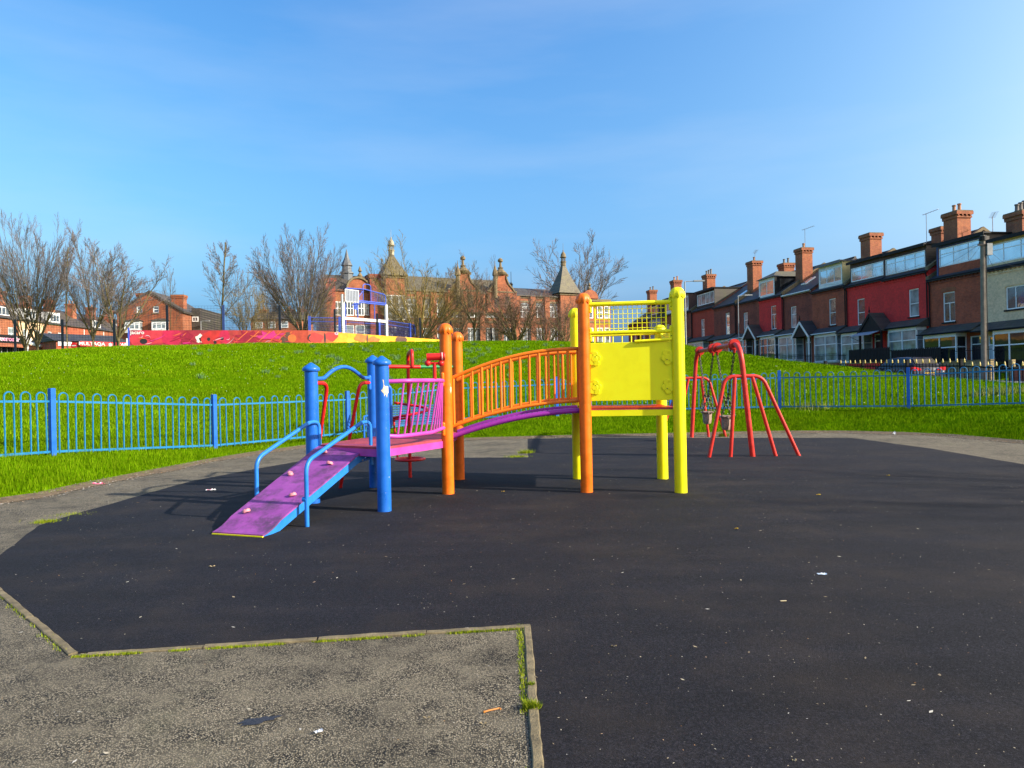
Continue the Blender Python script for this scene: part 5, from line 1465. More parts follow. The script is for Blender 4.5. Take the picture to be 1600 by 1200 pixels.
mb = MB(); pe = [row_pt(D_, 3.0, 0) for D_ in (39.2, 35.5)]
rw = thing('garden_wall', 'low red brick garden wall at the far right edge beside the sandstone one', 'garden wall', (pe[0].x, pe[0].y, 0.9), math.atan2(pe[1].y-pe[0].y, pe[1].x-pe[0].x), 'front garden walls along the terrace')
mb.box(0, (pe[1]-pe[0]).length, -.11, .11, -1, 0.95); mb.build('wall', M['brick_red'], rw); mb = MB(); mb.box(0, (pe[1]-pe[0]).length, -.14, .14, .953, 1.02); mb.build('coping', M['stone'], rw)

# road, pavement, railing along the road
def strip(name, s0, s1, dz, mat, D0=4, D1=125, kb=0.0):
    mb = MB(); n = 40
    for i in range(n):
        a, b_ = D0+(D1-D0)*i/n, D0+(D1-D0)*(i+1)/n
        za, zb = float(roadz(a))+dz, float(roadz(b_))+dz
        mb.quad(row_pt(a, s0, za), row_pt(a, s1, za), row_pt(b_, s1, zb), row_pt(b_, s0, zb))
        if kb:
            mb.quad(row_pt(a, s0, za), row_pt(b_, s0, zb), row_pt(b_, s0, zb-kb), row_pt(a, s0, za-kb))
    o_ = mb.build(name, mat, fixn=False); tag(o_, kind='structure')
M['tarmac'] = flat('street_tarmac', (0.055, 0.055, 0.058), 0.9, 0.3, 3)
M['pave'] = flat('paving', (0.20, 0.19, 0.17), 0.85, 0.25, 3)
strip('road', 12.0, 5.2, 0.03, M['tarmac']); strip('pavement', 5.2, 3.1, 0.15, M['pave'], kb=0.12); strip('road_verge_pavement', 13.6, 12.0, 0.13, M['pave'])
mb = MB()
ir = thing('iron_railing', 'black spear topped iron railing with gold tips along the road', 'railing')
D = 24.0; i = 0; prevp = None
pk = MB(); pk.tube([(0, 0, -0.2), (0, 0, 1.16)], 0.02, 4); pk.mi = 1; pk.lathe([(0.015, 1.16), (0.05, 1.2), (0.02, 1.235), (0.036, 1.26), (0.002, 1.36)], (0, 0, 0), 5)
pkm = pk.mesh('picket', [M['black_iron'], M['gold']])
pk = MB(); pk.tube([(0, 0, -0.2), (0, 0, 1.1)], 0.02, 4); pk.lathe([(0.012, 1.1), (0.02, 1.13), (0.002, 1.19)], (0, 0, 0), 5); pkp = pk.mesh('picket', M['black_iron'])
ppm = MB(); ppm.box(-0.055, 0.055, -0.055, 0.055, -0.2, 1.28); ppm.box(-0.07, 0.07, -0.07, 0.07, 1.28, 1.32); ppm = ppm.mesh('railing_post', M['black_iron'])
def irp(D): 
    p = row_pt(D, 12.75, 0); p.z = float(roadz(D))+0.1-0.15*(D < 30); return p
ang_r = math.atan2(1, -ROWB)
while D < 47:
    if i % 16 == 0:
        obj('railing_post', ppm, ir, irp(D), ang_r)
        if D+16*0.2 < 48:
            for zz in (0.12, 1.02):
                mb = MB(); mb.bar(irp(D)+Zv(zz), irp(D+16*0.2)+Zv(zz), 0.012, 0.03); mb.build('rail', M['black_iron'], ir)
    else: obj('picket', pkm if (i % 2 and D < 39) else pkp, ir, irp(D), ang_r)
    D += 0.2; i += 1

# ------------------------------------------------------------------ parked car
cd = 35.0
cp = Vector((AT(1452, 570, cd).x, cd, float(roadz(cd+2.0))+0.03))
M['car'] = paint('dark_blue_car_paint', (0.008, 0.012, 0.035), 0.22, 0.1, fade=0.1, coat=0.2)
M['car_glass'] = glass('car_glass', (0.008, 0.01, 0.014), 1.5)
M['tail'] = flat('red_lamp', (0.6, 0.01, 0.02), 0.25, 0.1)
M['plate'] = flat('yellow_plate', (0.8, 0.5, 0.01), 0.4, 0.05)
M['tyre'] = flat('tyre', (0.012, 0.012, 0.012), 0.8)
car = thing('parked_car', 'dark blue hatchback parked with its tail to the camera behind the iron railing', 'car', cp, R(6))
# profile along y (0 = rear bumper, +y forward), half widths
secs = []   # (y, z_bottom, z_belt, z_top, hw_bottom, hw_belt, hw_top)
prof = [(0.0, 0.35, 0.62, 0.66, 0.72, 0.80, 0.78), (0.06, 0.25, 0.85, 0.90, 0.84, 0.86, 0.80), (0.20, 0.20, 0.92, 1.08, 0.87, 0.88, 0.72), (0.55, 0.18, 0.94, 1.38, 0.88, 0.89, 0.60), (0.85, 0.18, 0.94, 1.46, 0.88, 0.90, 0.58), (1.6, 0.18, 0.93, 1.50, 0.88, 0.90, 0.60), (2.2, 0.18, 0.92, 1.46, 0.88, 0.90, 0.59), (2.75, 0.18, 0.92, 1.20, 0.88, 0.89, 0.66), (3.2, 0.18, 0.90, 0.97, 0.87, 0.87, 0.74), (3.9, 0.2, 0.78, 0.84, 0.84, 0.85, 0.7), (4.25, 0.25, 0.6, 0.66, 0.75, 0.76, 0.65)]
mb = MB(); rings = []
for (y, zb, zl, zt, hb, hl, ht) in prof:
    rg = [(-hb*.9, y, zb), (-hb, y, zb+.12), (-hl, y, (zb+zl)/2+.1), (-hl*.985, y, zl), (-ht, y, zt-.03), (-ht*.85, y, zt), (0, y, zt+.015), (ht*.85, y, zt), (ht, y, zt-.03), (hl*.985, y, zl), (hl, y, (zb+zl)/2+.1), (hb, y, zb+.12), (hb*.9, y, zb)]
    rings.append([len(mb.v)+k for k in range(13)]); mb.v += rg
for r0_, r1_ in zip(rings[:-1], rings[1:]):
    for k in range(12): mb.f.append((r0_[k], r0_[k+1], r1_[k+1], r1_[k])); mb.m.append(0)
mb.f.append(tuple(rings[0])); mb.m.append(0); mb.f.append(tuple(reversed(rings[-1]))); mb.m.append(0)
body = mb.build('body', M['car'], car, True)
mb = MB()
mb.quad((-0.60, 0.213, 1.10), (0.60, 0.213, 1.10), (0.52, 0.50, 1.36), (-0.52, 0.50, 1.36))
for k in range(len(mb.v)): x, y, z = mb.v[k]; mb.v[k] = (x, y-0.03, z+0.02)
mb.build('rear_window', M['car_glass'], body, fixn=False)
for s_ in (-1, 1):
    mb = MB()
    mb.poly([(s_*0.885, 0.45, 0.97), (s_*0.90, 1.6, 0.96), (s_*0.645, 1.6, 1.45), (s_*0.655, 0.75, 1.42)]); mb.poly([(s_*0.90, 1.66, 0.96), (s_*0.895, 2.75, 0.95), (s_*0.67, 2.25, 1.42), (s_*0.645, 1.66, 1.45)])
    mb.build('side_window', M['car_glass'], body, fixn=False)
    mb = MB(); mb.prism([(s_*0.42, 0.0, 0.80), (s_*0.86, 0.0, 0.78), (s_*0.88, 0.0, 0.95), (s_*0.72, 0.0, 0.97), (s_*0.44, 0.0, 0.88)], (0, 0.16, 0)); mb.build('tail_light', M['tail'], car)
    for y in (0.78, 3.35):
        mb = MB(); mb.tube([(s_*0.70, y, 0.31), (s_*0.90, y, 0.31)], 0.315, 18); wh = mb.build('wheel', M['tyre'], car, True)
        mb = MB(); mb.tube([(s_*0.89, y, 0.31), (s_*0.908, y, 0.31)], 0.20, 14); mb.build('rim', M['alu'], wh, True)
    mb = MB(); mb.sphere((s_*1.0, 2.7, 1.0), 0.1, 8, (1, .6, .8)); mb.build('wing_mirror', M['car'], car, True)
mb = MB(); mb.box(-0.26, 0.26, -0.025, 0.0, 0.56, 0.68); pl_ = mb.build('number_plate', M['plate'], car)
def text(s_, size, mat, parent, loc, rot, name='lettering', ext=0.004, align='CENTER', sx=1.0):
    cu = bpy.data.curves.new(name, 'FONT'); cu.body = s_; cu.size = size; cu.extrude = ext; cu.align_x = align; cu.align_y = 'CENTER'; cu.resolution_u = 2
    cu.offset = size*0.018
    o_ = bpy.data.objects.new('tmp', cu); col.objects.link(o_)
    dg = bpy.context.evaluated_depsgraph_get()
    me = bpy.data.meshes.new_from_object(o_.evaluated_get(dg)); bpy.data.objects.remove(o_)
    me.materials.clear(); me.materials.append(mat)
    t = obj(name, me, parent, loc, rot); t.scale = (sx, 1, 1); return t
mb = MB()
for k in range(7):
    x = -0.21+0.07*k+(0.02 if k > 3 else 0); mb.box(x-.018, x+.018, -.030, -.026, .59, .60 if k % 2 else .65); mb.box(x-.018, x-.008, -.030, -.0262, .601 if k % 2 else .59, .655)
mb.build('plate_characters', M['black'], pl_)
mb = MB(); mb.box(-0.5, 0.5, 0.50, 0.62, 1.42, 1.46); mb.build('spoiler', M['car'], car)
mb = MB(); mb.box(-0.84, 0.84, -0.03, 0.1, 0.34, 0.52); mb.build('bumper', M['tyre'], car)

# ------------------------------------------------------------------ timber pole, street lamps, wires
pp = AT(1537.5, 586, 33.5); gz = terr1(pp.x, pp.y)
pole = thing('timber_pole', 'weathered timber telegraph pole in front of the cream house', 'telegraph pole', (pp.x, pp.y, gz))
ptop = EYE + (586-368)/FOC*33.5 - gz
mb = MB(); mb.tube([(0.0, 0, -0.2), (0.03, 0, ptop*0.5), (0.06, 0, ptop)], 0.125, 12, r_end=0.10); mb.build('shaft', M['pale_wood'], pole, True)
mb = MB(); mb.box(0.17, 0.42, -0.16, 0.0, ptop-0.95, ptop-0.4); mb.build('junction_box', M['lamp_grey'], pole)
mb = MB(); mb.tube([(0.05, 0, ptop-0.25), (0.05, 0, ptop-0.05)], 0.16, 10); mb.box(-0.25, 0.3, -0.13, -0.09, ptop-0.5, ptop-0.42); mb.build('top_band', M['dark_trim'], pole)
mb = MB(); mb.tube([(0.12, -0.13, 0.0), (0.14, -0.1, ptop-0.9)], 0.02, 5); mb.build('cable', M['dark_trim'], pole)
def wire(a, b_, sag, label, grp='telephone wires from the timber pole'):
    pts = [a.lerp(b_, t) - Zv(sag*4*t*(1-t)) for t in np.linspace(0, 1, 14)]
    mb = MB(); mb.tube(pts, 0.007, 4); o_ = mb.build('telephone_wire', M['dark_trim'], None, True); tag(o_, label, 'wire', grp)
pt = Vector((pp.x+0.06, pp.y, gz+ptop-0.3))
for j, k in enumerate((0, 0, 1, 2, 4)):
    h, w, z0, A, ang = hinfo[k]; d = Vector((math.cos(ang), math.sin(ang), 0))
    wire(pt, A + d*(w*(0.3+0.3*(j % 2))) + Vector((-0.1, 0, z0+EAVE-0.3+0.2*j)), 0.5, ['lowest thin wire from the pole to the cream house', 'second thin wire from the pole to the cream house', 'thin wire from the pole to the blue dormer house', 'thin wire from the pole to the red painted house', 'thin wire from the pole to the boxed dormer house'][j])
def lamp(px, py, D, top_py, label, arm=1.6, r=0.07):
    p = AT(px, py, D); g = terr1(p.x, p.y); ht = EYE + (600-(px-800)*ROLL-top_py)/FOC*D - g
    t = thing('street_lamp', label, 'street lamp', (p.x, p.y, g))
    mb = MB(); mb.tube([(0, 0, -0.1), (0, 0, 1.2)], r*1.5, 10); mb.tube([(0, 0, 1.2), (0, 0, ht)], r, 8, r_end=r*0.7); mb.build('lamp_post', M['lamp_grey'], t, True)
    mb = MB(); mb.tube(fillet([(0, 0, ht-.02), (0.05, 0, ht), (arm*.5, 0, ht+0.03)], 0.1, 3), r*0.5, 6); mb.build('arm', M['lamp_grey'], t, True)
    mb = MB(); mb.box(arm*.45, arm, -0.12, 0.12, ht-0.02, ht+0.09); mb.build('lamp_head', M['lamp_grey'], t)
lamp(1072, 544, 58, 440, 'tall grey street lamp right of the yellow tower')
lamp(1155, 560, 66, 462, 'thinner grey street lamp before the brown brick house', 1.3, 0.05)
lamp(314, 515, 95, 502, 'small dark street lamp beyond the mural wall', 1.2, 0.07)

# ------------------------------------------------------------------ school
S_A = AT(596, 500, 105.0); S_B = AT(958, 500, 123.0)
sl = Vector((S_B.x-S_A.x, S_B.y-S_A.y, 0)); SLn = sl.length; sang = math.atan2(sl.y, sl.x)
SZ = 4.2
school = thing('victorian_school', 'long Victorian red brick school with spires and Dutch gables behind the hill', 'school', (S_A.x, S_A.y, SZ), sang)
def sx(px):                              # picture column -> distance along the facade
    u = (px-800)/FOC
    dxv, dyv = sl.x/SLn, sl.y/SLn
    return (u*S_A.y - S_A.x)/(dxv - u*dyv)
def sz(px, py):                          # picture row on the facade -> local height
    s_ = sx(px); D = S_A.y + s_*sl.y/SLn
    x_, y_, z_ = ray(px, py); return EYE + z_*D - SZ
EV = sz(700, 456); RG = sz(700, 427)
mb = MB(); holes = []
def arch_win(par, x0, x1, z0, z1, arch=True):
    w = x1-x0
    window(par, x0, x1, z0, z1, 0.0, style='school', g='dim_glass', sill=True, depth=0.12, t=0.12, sillm='stone')
    if arch:
        mb = MB(); k = 10
        for i in range(k):
            a0, a1 = PI*i/k, PI*(i+1)/k; c = (x0+x1)/2
            mb.prism([(c+w/2*math.cos(a0), 0, z1+w*.35*math.sin(a0)), (c+w/2*math.cos(a1), 0, z1+w*.35*math.sin(a1)), (c, 0, z1)], (0, 0.1, 0)) if False else None
            r1 = w/2+0.35
            mb.prism([(c+w/2*math.cos(a0), -0.04, z1+w*.3*math.sin(a0)+0.01), (c+r1*math.cos(a0), -0.04, z1+(w*.3+.35)*math.sin(a0)+0.01), (c+r1*math.cos(a1), -0.04, z1+(w*.3+.35)*math.sin(a1)+0.01), (c+w/2*math.cos(a1), -0.04, z1+w*.3*math.sin(a1)+0.01)], (0, 0.035, 0))
        mb.build('window_arch', M['brick_orange'], par)
        mb = MB(); pts = [((x0+x1)/2+w/2*math.cos(PI*i/8), -0.012, z1+0.003+w*.3*math.sin(PI*i/8)) for i in range(9)]
        mb.prism(pts, (0, 0.01, 0)); mb.build('fanlight', M['dim_glass'], par)
up = []; lo = []
for px in (646, 668, 690, 713, 740, 769, 797, 822, 845, 866): up.append(px)
for px in (646, 668, 690, 713, 741, 768, 797, 823, 845, 866): lo.append(px)
holes = []
for px in up:
    hw_ = 1.25 if px < 800 else 0.9
    holes.append((sx(px)-hw_, sx(px)+hw_, sz(px, 496), sz(px, 474 if px < 800 else 478)))
for px in lo:
    hw_ = 1.3 if px < 800 else 0.9
    holes.append((sx(px)-hw_, sx(px)+hw_, 1.6, sz(px, 512)))
X0, X1 = sx(602), sx(905)
mb = MB(); wall_holes(mb, X0, X1, -3, EV, 0, holes, 0.2); mb.quad((X0, 0, EV), (X1, 0, EV), (X1, 12, EV), (X0, 12, EV))
mb.quad((X0, 1.0, 0), (X1, 1.0, 0), (X1, 1.0, EV), (X0, 1.0, EV))
for x in (X0, X1): mb.poly([(x, 0, -3), (x, 12, -3), (x, 12, EV), (x, 6, RG), (x, 0, EV)])
mb.build('wall', M['brick_school'], school, fixn=False)
for h in holes[:len(up)]: arch_win(school, *h, arch=True)
for h in holes[len(up):]: arch_win(school, *h, arch=False)
mb = MB(); xr = sx(805)
mb.prism([(X0, -0.4, EV-.1), (X0, 6, RG), (X0, 12.4, EV-.1), (X0, 12.4, EV+.05), (X0, 6, RG+.25), (X0, -0.4, EV+.1)], (xr-X0, 0, 0)); 
mb.build('roof', M['slate_moss'], school)
mb = MB(); mb.prism([(xr+.01, -0.4, EV-.2), (xr+.01, 6, RG-1.1), (xr+.01, 12.4, EV-.2), (xr+.01, 12.4, EV-.05), (xr+.01, 6, RG-.85), (xr+.01, -0.4, EV)], (X1-xr, 0, 0)); mb.build('roof', M['slate_brown'], school)
mb = MB()
for z in (EV-0.5, sz(700, 468), sz(700, 503)): mb.box(X0, X1, -0.12, -0.003, z, z+0.28)
mb.build('string_course', M['stone'], school)
mb = MB()
for px in (657, 679, 701, 727, 755, 783, 810, 834, 856): mb.box(sx(px)-.45, sx(px)+.45, -0.35, -0.125, -3, EV-0.2)
mb.build('pilasters', M['brick_school'], school)
def dutch(cx, w, zt, lab):
    mb = MB(); b = EV-3.0; H = zt-EV
    half = [(w/2, b), (w/2, EV+H*0.10), (w*0.42, EV+H*0.12), (w*0.36, EV+H*0.28), (w*0.27, EV+H*0.42), (w*0.22, EV+H*0.5), (w*0.16, EV+H*0.72), (w*0.15, EV+H*0.84), (w*0.2, EV+H*0.86), (w*0.2, EV+H*0.92), (w*0.08, EV+H)]
    pts = [(cx+x, -0.5, z) for x, z in half] + [(cx-x, -0.5, z) for x, z in reversed(half)]
    mb.prism(pts, (0, 0.9, 0)); g_ = mb.build('dutch_gable', M['brick_orange'], school)
    mb = MB(); 
    for s_ in (-1, 1):
        pl2 = [(cx+s_*x, -0.55, z) for x, z in half[1:]]
        mb.tube(pl2, 0.16, 5)
    mb.box(cx-w/2, cx+w/2, -0.6, -0.505, EV+H*0.06, EV+H*0.12); mb.build('coping', M['stone'], g_)
    mb = MB(); mb.lathe([(w*0.16, 0), (w*0.2, 0.3), (0.6, 0.7), (0.35, 1.0), (0.5, 1.15), (0.22, 1.3), (0.16, 2.0), (0.4, 2.15), (0.42, 2.45), (0.15, 2.7)], (cx, -0.1, zt-0.3), 10); mb.build('finial', M['stone'], g_, True)
    mb = MB()
    for s_ in (-1, 1): mb = MB(); mb.box(cx+s_*w*0.18-.4, cx+s_*w*0.18+.4, -0.56, -0.505, EV-2.2, EV-.4); mb.build('gable_louvre', M['dark_trim'], g_)
    mb = MB()
    mb.prism([(cx-w*.4, 0.4, EV+H*.1), (cx+w*.4, 0.4, EV+H*.1), (cx, 0.4, EV+H*.66)], (0, 5.2, 0)); mb.build('gable_roof', M['slate_brown'], g_)
dutch(sx(726.5), 5.4, sz(726, 424), ''); dutch(sx(785), 5.2, sz(785, 427), '')
for px, zt in ((716, 420), (774, 424)):
    mb = MB(); mb.lathe([(0.35, -3.5), (0.35, 0), (0.5, 0.1), (0.45, 0.5), (0.08, 1.6), (0.03, 2.4)], (sx(px), -0.7, sz(px, 432)), 8); mb.build('pinnacle', M['stone'], school, True)
for px, py in ((827, 447), ):
    mb = MB(); mb.lathe([(0.25, -1), (0.25, 0), (0.35, 0.2), (0.05, 0.6), (0.04, 2.4)], (sx(px), 6, RG-.5), 8); mb.build('roof_vent', M['dark_trim'], school, True)
def tower(px0, px1, py_eave, py_apex, yoff, lantern, mat, lm='stone'):
    x0, x1 = sx(px0), sx(px1); ze, za = sz((px0+px1)/2, py_eave), sz((px0+px1)/2, py_apex); w = x1-x0; cx = (x0+x1)/2
    mb = MB(); mb.box(x0+.25, x1-.25, yoff, yoff+w-.5, -3, ze); tw = mb.build('tower', M['brick_school'], school)
    mb = MB(); mb.box(x0+.1, x1-.1, yoff-.15, yoff+w-.35, ze+.003, ze+.35); mb.build('cornice', M['stone'], tw)
    mb = MB(); c = (cx, yoff+w/2-.25); n = 6; pr = []
    for i in range(n+1):
        t = i/n; hw_ = (w/2+.1)*(1-t)**1.18*0.93 + w*0.07*(1-0*t); pr.append((hw_, ze+.36+(za-ze)*t))
    for (h0, z0_), (h1, z1_) in zip(pr[:-1], pr[1:]):
        q0 = [(c[0]-h0, c[1]-h0, z0_), (c[0]+h0, c[1]-h0, z0_), (c[0]+h0, c[1]+h0, z0_), (c[0]-h0, c[1]+h0, z0_)]
        q1 = [(c[0]-h1, c[1]-h1, z1_), (c[0]+h1, c[1]-h1, z1_), (c[0]+h1, c[1]+h1, z1_), (c[0]-h1, c[1]+h1, z1_)]
        for k in range(4): mb.quad(q0[k], q0[(k+1) % 4], q1[(k+1) % 4], q1[k])
    mb.build('spire', M[mat], tw, fixn=True)
    mb = MB(); s_ = lantern
    mb.lathe([(0.72*s_, 0), (0.72*s_, 0.9*s_), (0.85*s_, 1.0*s_), (0.85*s_, 1.2*s_), (0.5*s_, 1.25*s_)], (c[0], c[1], za+.2), 8)
    for k in range(8):
        a = 2*PI*k/8; mb.tube([(c[0]+.55*s_*math.cos(a), c[1]+.55*s_*math.sin(a), za+.2+1.2*s_), (c[0]+.55*s_*math.cos(a), c[1]+.55*s_*math.sin(a), za+.2+2.3*s_)], 0.09*s_, 5)
    mb.lathe([(0.85*s_, 2.25*s_), (0.9*s_, 2.4*s_), (0.72*s_, 2.6*s_), (0.68*s_, 3.1*s_), (0.4*s_, 3.6*s_), (0.12*s_, 3.9*s_), (0.16*s_, 4.2*s_), (0.04*s_, 4.4*s_), (0.03*s_, 6.2*s_)], (c[0], c[1], za+.2), 10)
    mb.build('lantern', M[lm], tw, True)
    return tw, x0, x1, ze
M['pale_lead'] = flat('pale_lead', (0.36, 0.31, 0.21), 0.6, 0.2)
tw, tx0, tx1, tze = tower(600, 636, 435, 399, 0.3-0.9, 0.62, 'slate_moss', 'pale_lead')
for z0_, z1_ in ((sz(617, 500), sz(617, 462)), (1.5, sz(617, 512))):
    window(tw, (tx0+tx1)/2-1.6, (tx0+tx1)/2+1.6, z0_, z1_, -0.72, style='school', g='dim_glass', sill=False, depth=0.05, t=0.12)
tower(873, 903, 462, 416, -0.7, 0.62, 'slate_moss')
# right end wing with arched gable
xa, xb = sx(903), sx(958)
mb = MB(); mb.box(xa+.05, xb, 0.4, 11, -3, sz(940, 468)); wg_ = mb.build('end_wing', M['brick_school'], school)
mb = MB(); c_ = sx(926); r_ = sx(938)-c_; zb = sz(926, 466)
mb.prism([(c_+r_*math.cos(PI*i/12), 0.1, zb+r_*0.95*math.sin(PI*i/12)) for i in range(13)], (0, 0.8, 0)); ga = mb.build('arched_gable', M['brick_orange'], wg_)
mb = MB(); mb.lathe([(0.3, 0), (0.4, 0.3), (0.1, 0.7), (0.25, 0.9), (0.05, 1.3)], (c_, 0.4, zb+r_*.9), 8); mb.build('finial', M['stone'], ga, True)
for px in (912, 926, 941, 952):
    window(wg_, sx(px)-.55, sx(px)+.55, sz(px, 497), sz(px, 478), 0.35, style='sash', g='dim_glass', sill=False, depth=0.0, t=0.12); window(wg_, sx(px)-.55, sx(px)+.55, 1.5, sz(px, 512), 0.35, style='sash', g='dim_glass', sill=False, depth=0.0, t=0.12)
mb = MB(); mb.box(xa, xb+.1, 0.28, 0.398, sz(940, 471), sz(940, 468)+.1); mb.box(xa, xb+.1, 0.3, 0.398, sz(940, 504), sz(940, 502)); mb.build('string_course', M['stone'], wg_)
# left wing (its own block) with arched gable, cupola and chimneys
xa, xb = sx(524), sx(598)
mb = MB(); mb.box(xa, xb, 1.0, 11, -3, sz(560, 452)); lw = mb.build('left_wing', M['brick_school'], school)
mb = MB(); c_ = sx(565); r_ = sx(583)-c_; zb = sz(565, 450)
mb.prism([(c_+r_*math.cos(PI*i/14), 0.7, zb+r_*0.95*math.sin(PI*i/14)) for i in range(15)], (0, 0.8, 0)); ga = mb.build('arched_gable', M['brick_orange'], lw)
mb = MB(); mb.tube([(c_+r_*math.cos(PI*i/14), 0.65, zb+r_*0.95*math.sin(PI*i/14)) for i in range(15)], 0.2, 5); mb.build('coping', M['stone'], ga)
mb = MB(); mb.lathe([(0.9, 0), (0.9, 1.8), (1.05, 1.9), (1.0, 2.1), (0.75, 2.2), (0.7, 3.0), (0.9, 3.1), (0.35, 4.3), (0.04, 5.6)], (sx(558), 5, sz(558, 440)), 8); mb.build('cupola', M['lead'], lw)
mb = MB(); mb.prism([(xa-.2, .8, zb-.4), (xa-.2, 5.5, zb+2.6), (xa-.2, 11.2, zb-.4)], (xb-xa+.4, 0, 0)); mb.build('roof', M['slate_brown'], lw)
mb = MB(); mb.lathe([(0.3, 0), (0.4, 0.3), (0.1, 0.8), (0.3, 1.0), (0.05, 1.7)], (c_+.3, 0.9, zb+r_*.95), 8); mb.build('finial', M['stone'], ga, True)
for px, t_, w_ in ((518.5, 434, 1.6), (592, 428, 2.0)):
    mb = MB(); z_ = sz(px, t_); mb.box(sx(px)-w_/2, sx(px)+w_/2, .2, 2.4, -3, z_-.6); mb.box(sx(px)-w_/2-.15, sx(px)+w_/2+.15, .05, 2.55, z_-.6, z_); mb.build('chimney', M['brick_dark'], lw)
for px in (535, 550, 567, 583):
    window(lw, sx(px)-.7, sx(px)+.7, sz(px, 492), sz(px, 470), 0.95, style='school', g='glass', sill=False, depth=0.0, t=0.12); window(lw, sx(px)-.7, sx(px)+.7, sz(px, 528), sz(px, 507), 0.95, style='sash', g='curtain', sill=False, depth=0.0, t=0.12)

# ------------------------------------------------------------------ brick gable house left of centre
D = 92.0
pA = AT(183, 520, D); gzz = 4.6; pB = AT(297, 520, D)
gh = thing('gable_end_house', 'orange brick house gable end with two bay windows above the mural', 'house', (pA.x, pA.y, gzz), 0.06)
hx = lambda px: (px-183)/FOC*D
hz = lambda py: EYE + (600-(230-800)*ROLL-py)/FOC*D - gzz
W = hx(283)
mb = MB(); holes = [(hx(213), hx(222), hz(489), hz(478)), (hx(238), hx(247), hz(489), hz(478))]
wall_holes(mb, 0, W, -3, hz(488), 0, [(h[0], h[1], h[2], hz(488)) for h in holes], 0.15) 
za, zr = hz(488), hz(457)
mb2 = mb
mb2.poly([(0, 0, za), (holes[0][0], 0, za), (holes[0][0], 0, za+(zr-za)*holes[0][0]/(W/2)*.98)]) 
xs4 = [holes[0][0], holes[0][1], holes[1][0], holes[1][1], W]
top = lambda x: za + (zr-za)*(1-abs(x-W/2)/(W/2))
mb2.poly([(holes[0][0], 0, hz(478)), (holes[0][1], 0, hz(478)), (holes[0][1], 0, top(holes[0][1])), (holes[0][0], 0, top(holes[0][0]))])
mb2.poly([(holes[0][1], 0, za), (holes[1][0], 0, za), (holes[1][0], 0, top(holes[1][0])), (W/2, 0, zr), (holes[0][1], 0, top(holes[0][1]))])
mb2.poly([(holes[1][0], 0, hz(478)), (holes[1][1], 0, hz(478)), (holes[1][1], 0, top(holes[1][1])), (holes[1][0], 0, top(holes[1][0]))])
mb2.poly([(holes[1][1], 0, za), (W, 0, za), (holes[1][1], 0, top(holes[1][1]))])
for x in (0, W): mb2.quad((x, 0, -3), (x, 10, -3), (x, 10, za), (x, 0, za))
mb2.quad((0, .8, 0), (W, .8, 0), (W*.75, .8, za+1), (W*.25, .8, za+1)); 
mb2.build('wall', M['brick_orange'], gh, fixn=False)
for h in holes: window(gh, *h, style='sash', g='glass', t=0.13, sillm='stone')
mb = MB()
for s_ in (-1, 1): mb.prism([(W/2, -0.15, zr+.02), (W/2+s_*(W/2+.25), -0.15, za-.13), (W/2+s_*(W/2+.25), -0.15, za+.12), (W/2, -0.15, zr+.3)], (0, 10.4, 0))
mb.build('roof', M['slate_brown'], gh)
for a, b_ in ((199, 222), (240, 262)):
    mb = MB(); x0, x1 = hx(a), hx(b_); mb.box(x0, x1, -0.9, -0.003, hz(520), hz(515.5)); mb.box(x0, x1, -0.9, -0.003, hz(504), hz(502)); by2 = mb.build('bay_window', M['white_paint'], gh)
    window(by2, x0, x1, hz(515.4), hz(504.1), -0.9, style='b3', g='curtain', sill=False, depth=0.03, t=0.14)
    mb = MB()
    for x in (x0+.02, x1-.1): mb.box(x, x+.08, -0.8, -0.01, hz(515.4), hz(504.1))
    mb.build('bay_side', M['curtain'], by2)
    mb = MB(); mb.poly([(x0-.2, -1.05, hz(502)+.01), (x1+.2, -1.05, hz(502)+.01), (x1-.5, -0.003, hz(497.5)), (x0+.5, -0.003, hz(497.5))]); mb.poly([(x0-.2, -1.05, hz(502)+.01), (x0+.5, -.003, hz(497.5)), (x0-.2, -.003, hz(502)+.01)]); mb.poly([(x1+.2, -1.05, hz(502)+.01), (x1+.2, -.003, hz(502)+.01), (x1-.5, -.003, hz(497.5))]); mb.build('bay_roof', M['slate_brown'], by2)
for a, b_, t_, pots in ((201, 219, 455, 3), (255, 277, 458, 3)):
    chimney(gh, (hx(a)+hx(b_))/2, 2.6, za, hz(t_), hx(b_)-hx(a)-.3, 1.2, 'brick_orange', 0)
mb = MB(); mb.box(W+.01, hx(297), 3.0, 12, -3, hz(478)); ex = mb.build('rear_extension', M['slate_brown'], gh)
window(gh, W+.1, hx(294), hz(500), hz(492), 2.97, style='w2', g='glass', sill=False, depth=0.0, t=.1)

# low brick building behind the shrubs at centre left
pA = AT(392, 520, 118); gb = thing('far_brick_house', 'distant brown brick house behind the shrubs left of the big round tree', 'house', (pA.x, pA.y, 4.8), 0.0)
qx = lambda px: (px-392)/FOC*118; qz = lambda py: EYE + (606.5-py)/FOC*118 - 4.8
mb = MB(); mb.box(0, qx(466), 0, 9, -3, qz(497)); mb.build('wall', M['brick_school'], gb)
mb = MB(); mb.prism([(-.3, -.3, qz(498)), (-.3, 4.5, qz(482)), (-.3, 9.3, qz(498))], (qx(466)+.6, 0, 0)); mb.build('roof', M['slate_brown'], gb)
for px in (405, 425, 445): window(gb, qx(px)-.6, qx(px)+.6, qz(512), qz(502), -0.04, style='sash', g='curtain', sill=False, depth=0.0, t=.12)
for px in (398, 440, 462): chimney(gb, qx(px), 4.5, qz(497), qz(479), 1.0, 1.2, 'brick_orange', 2)

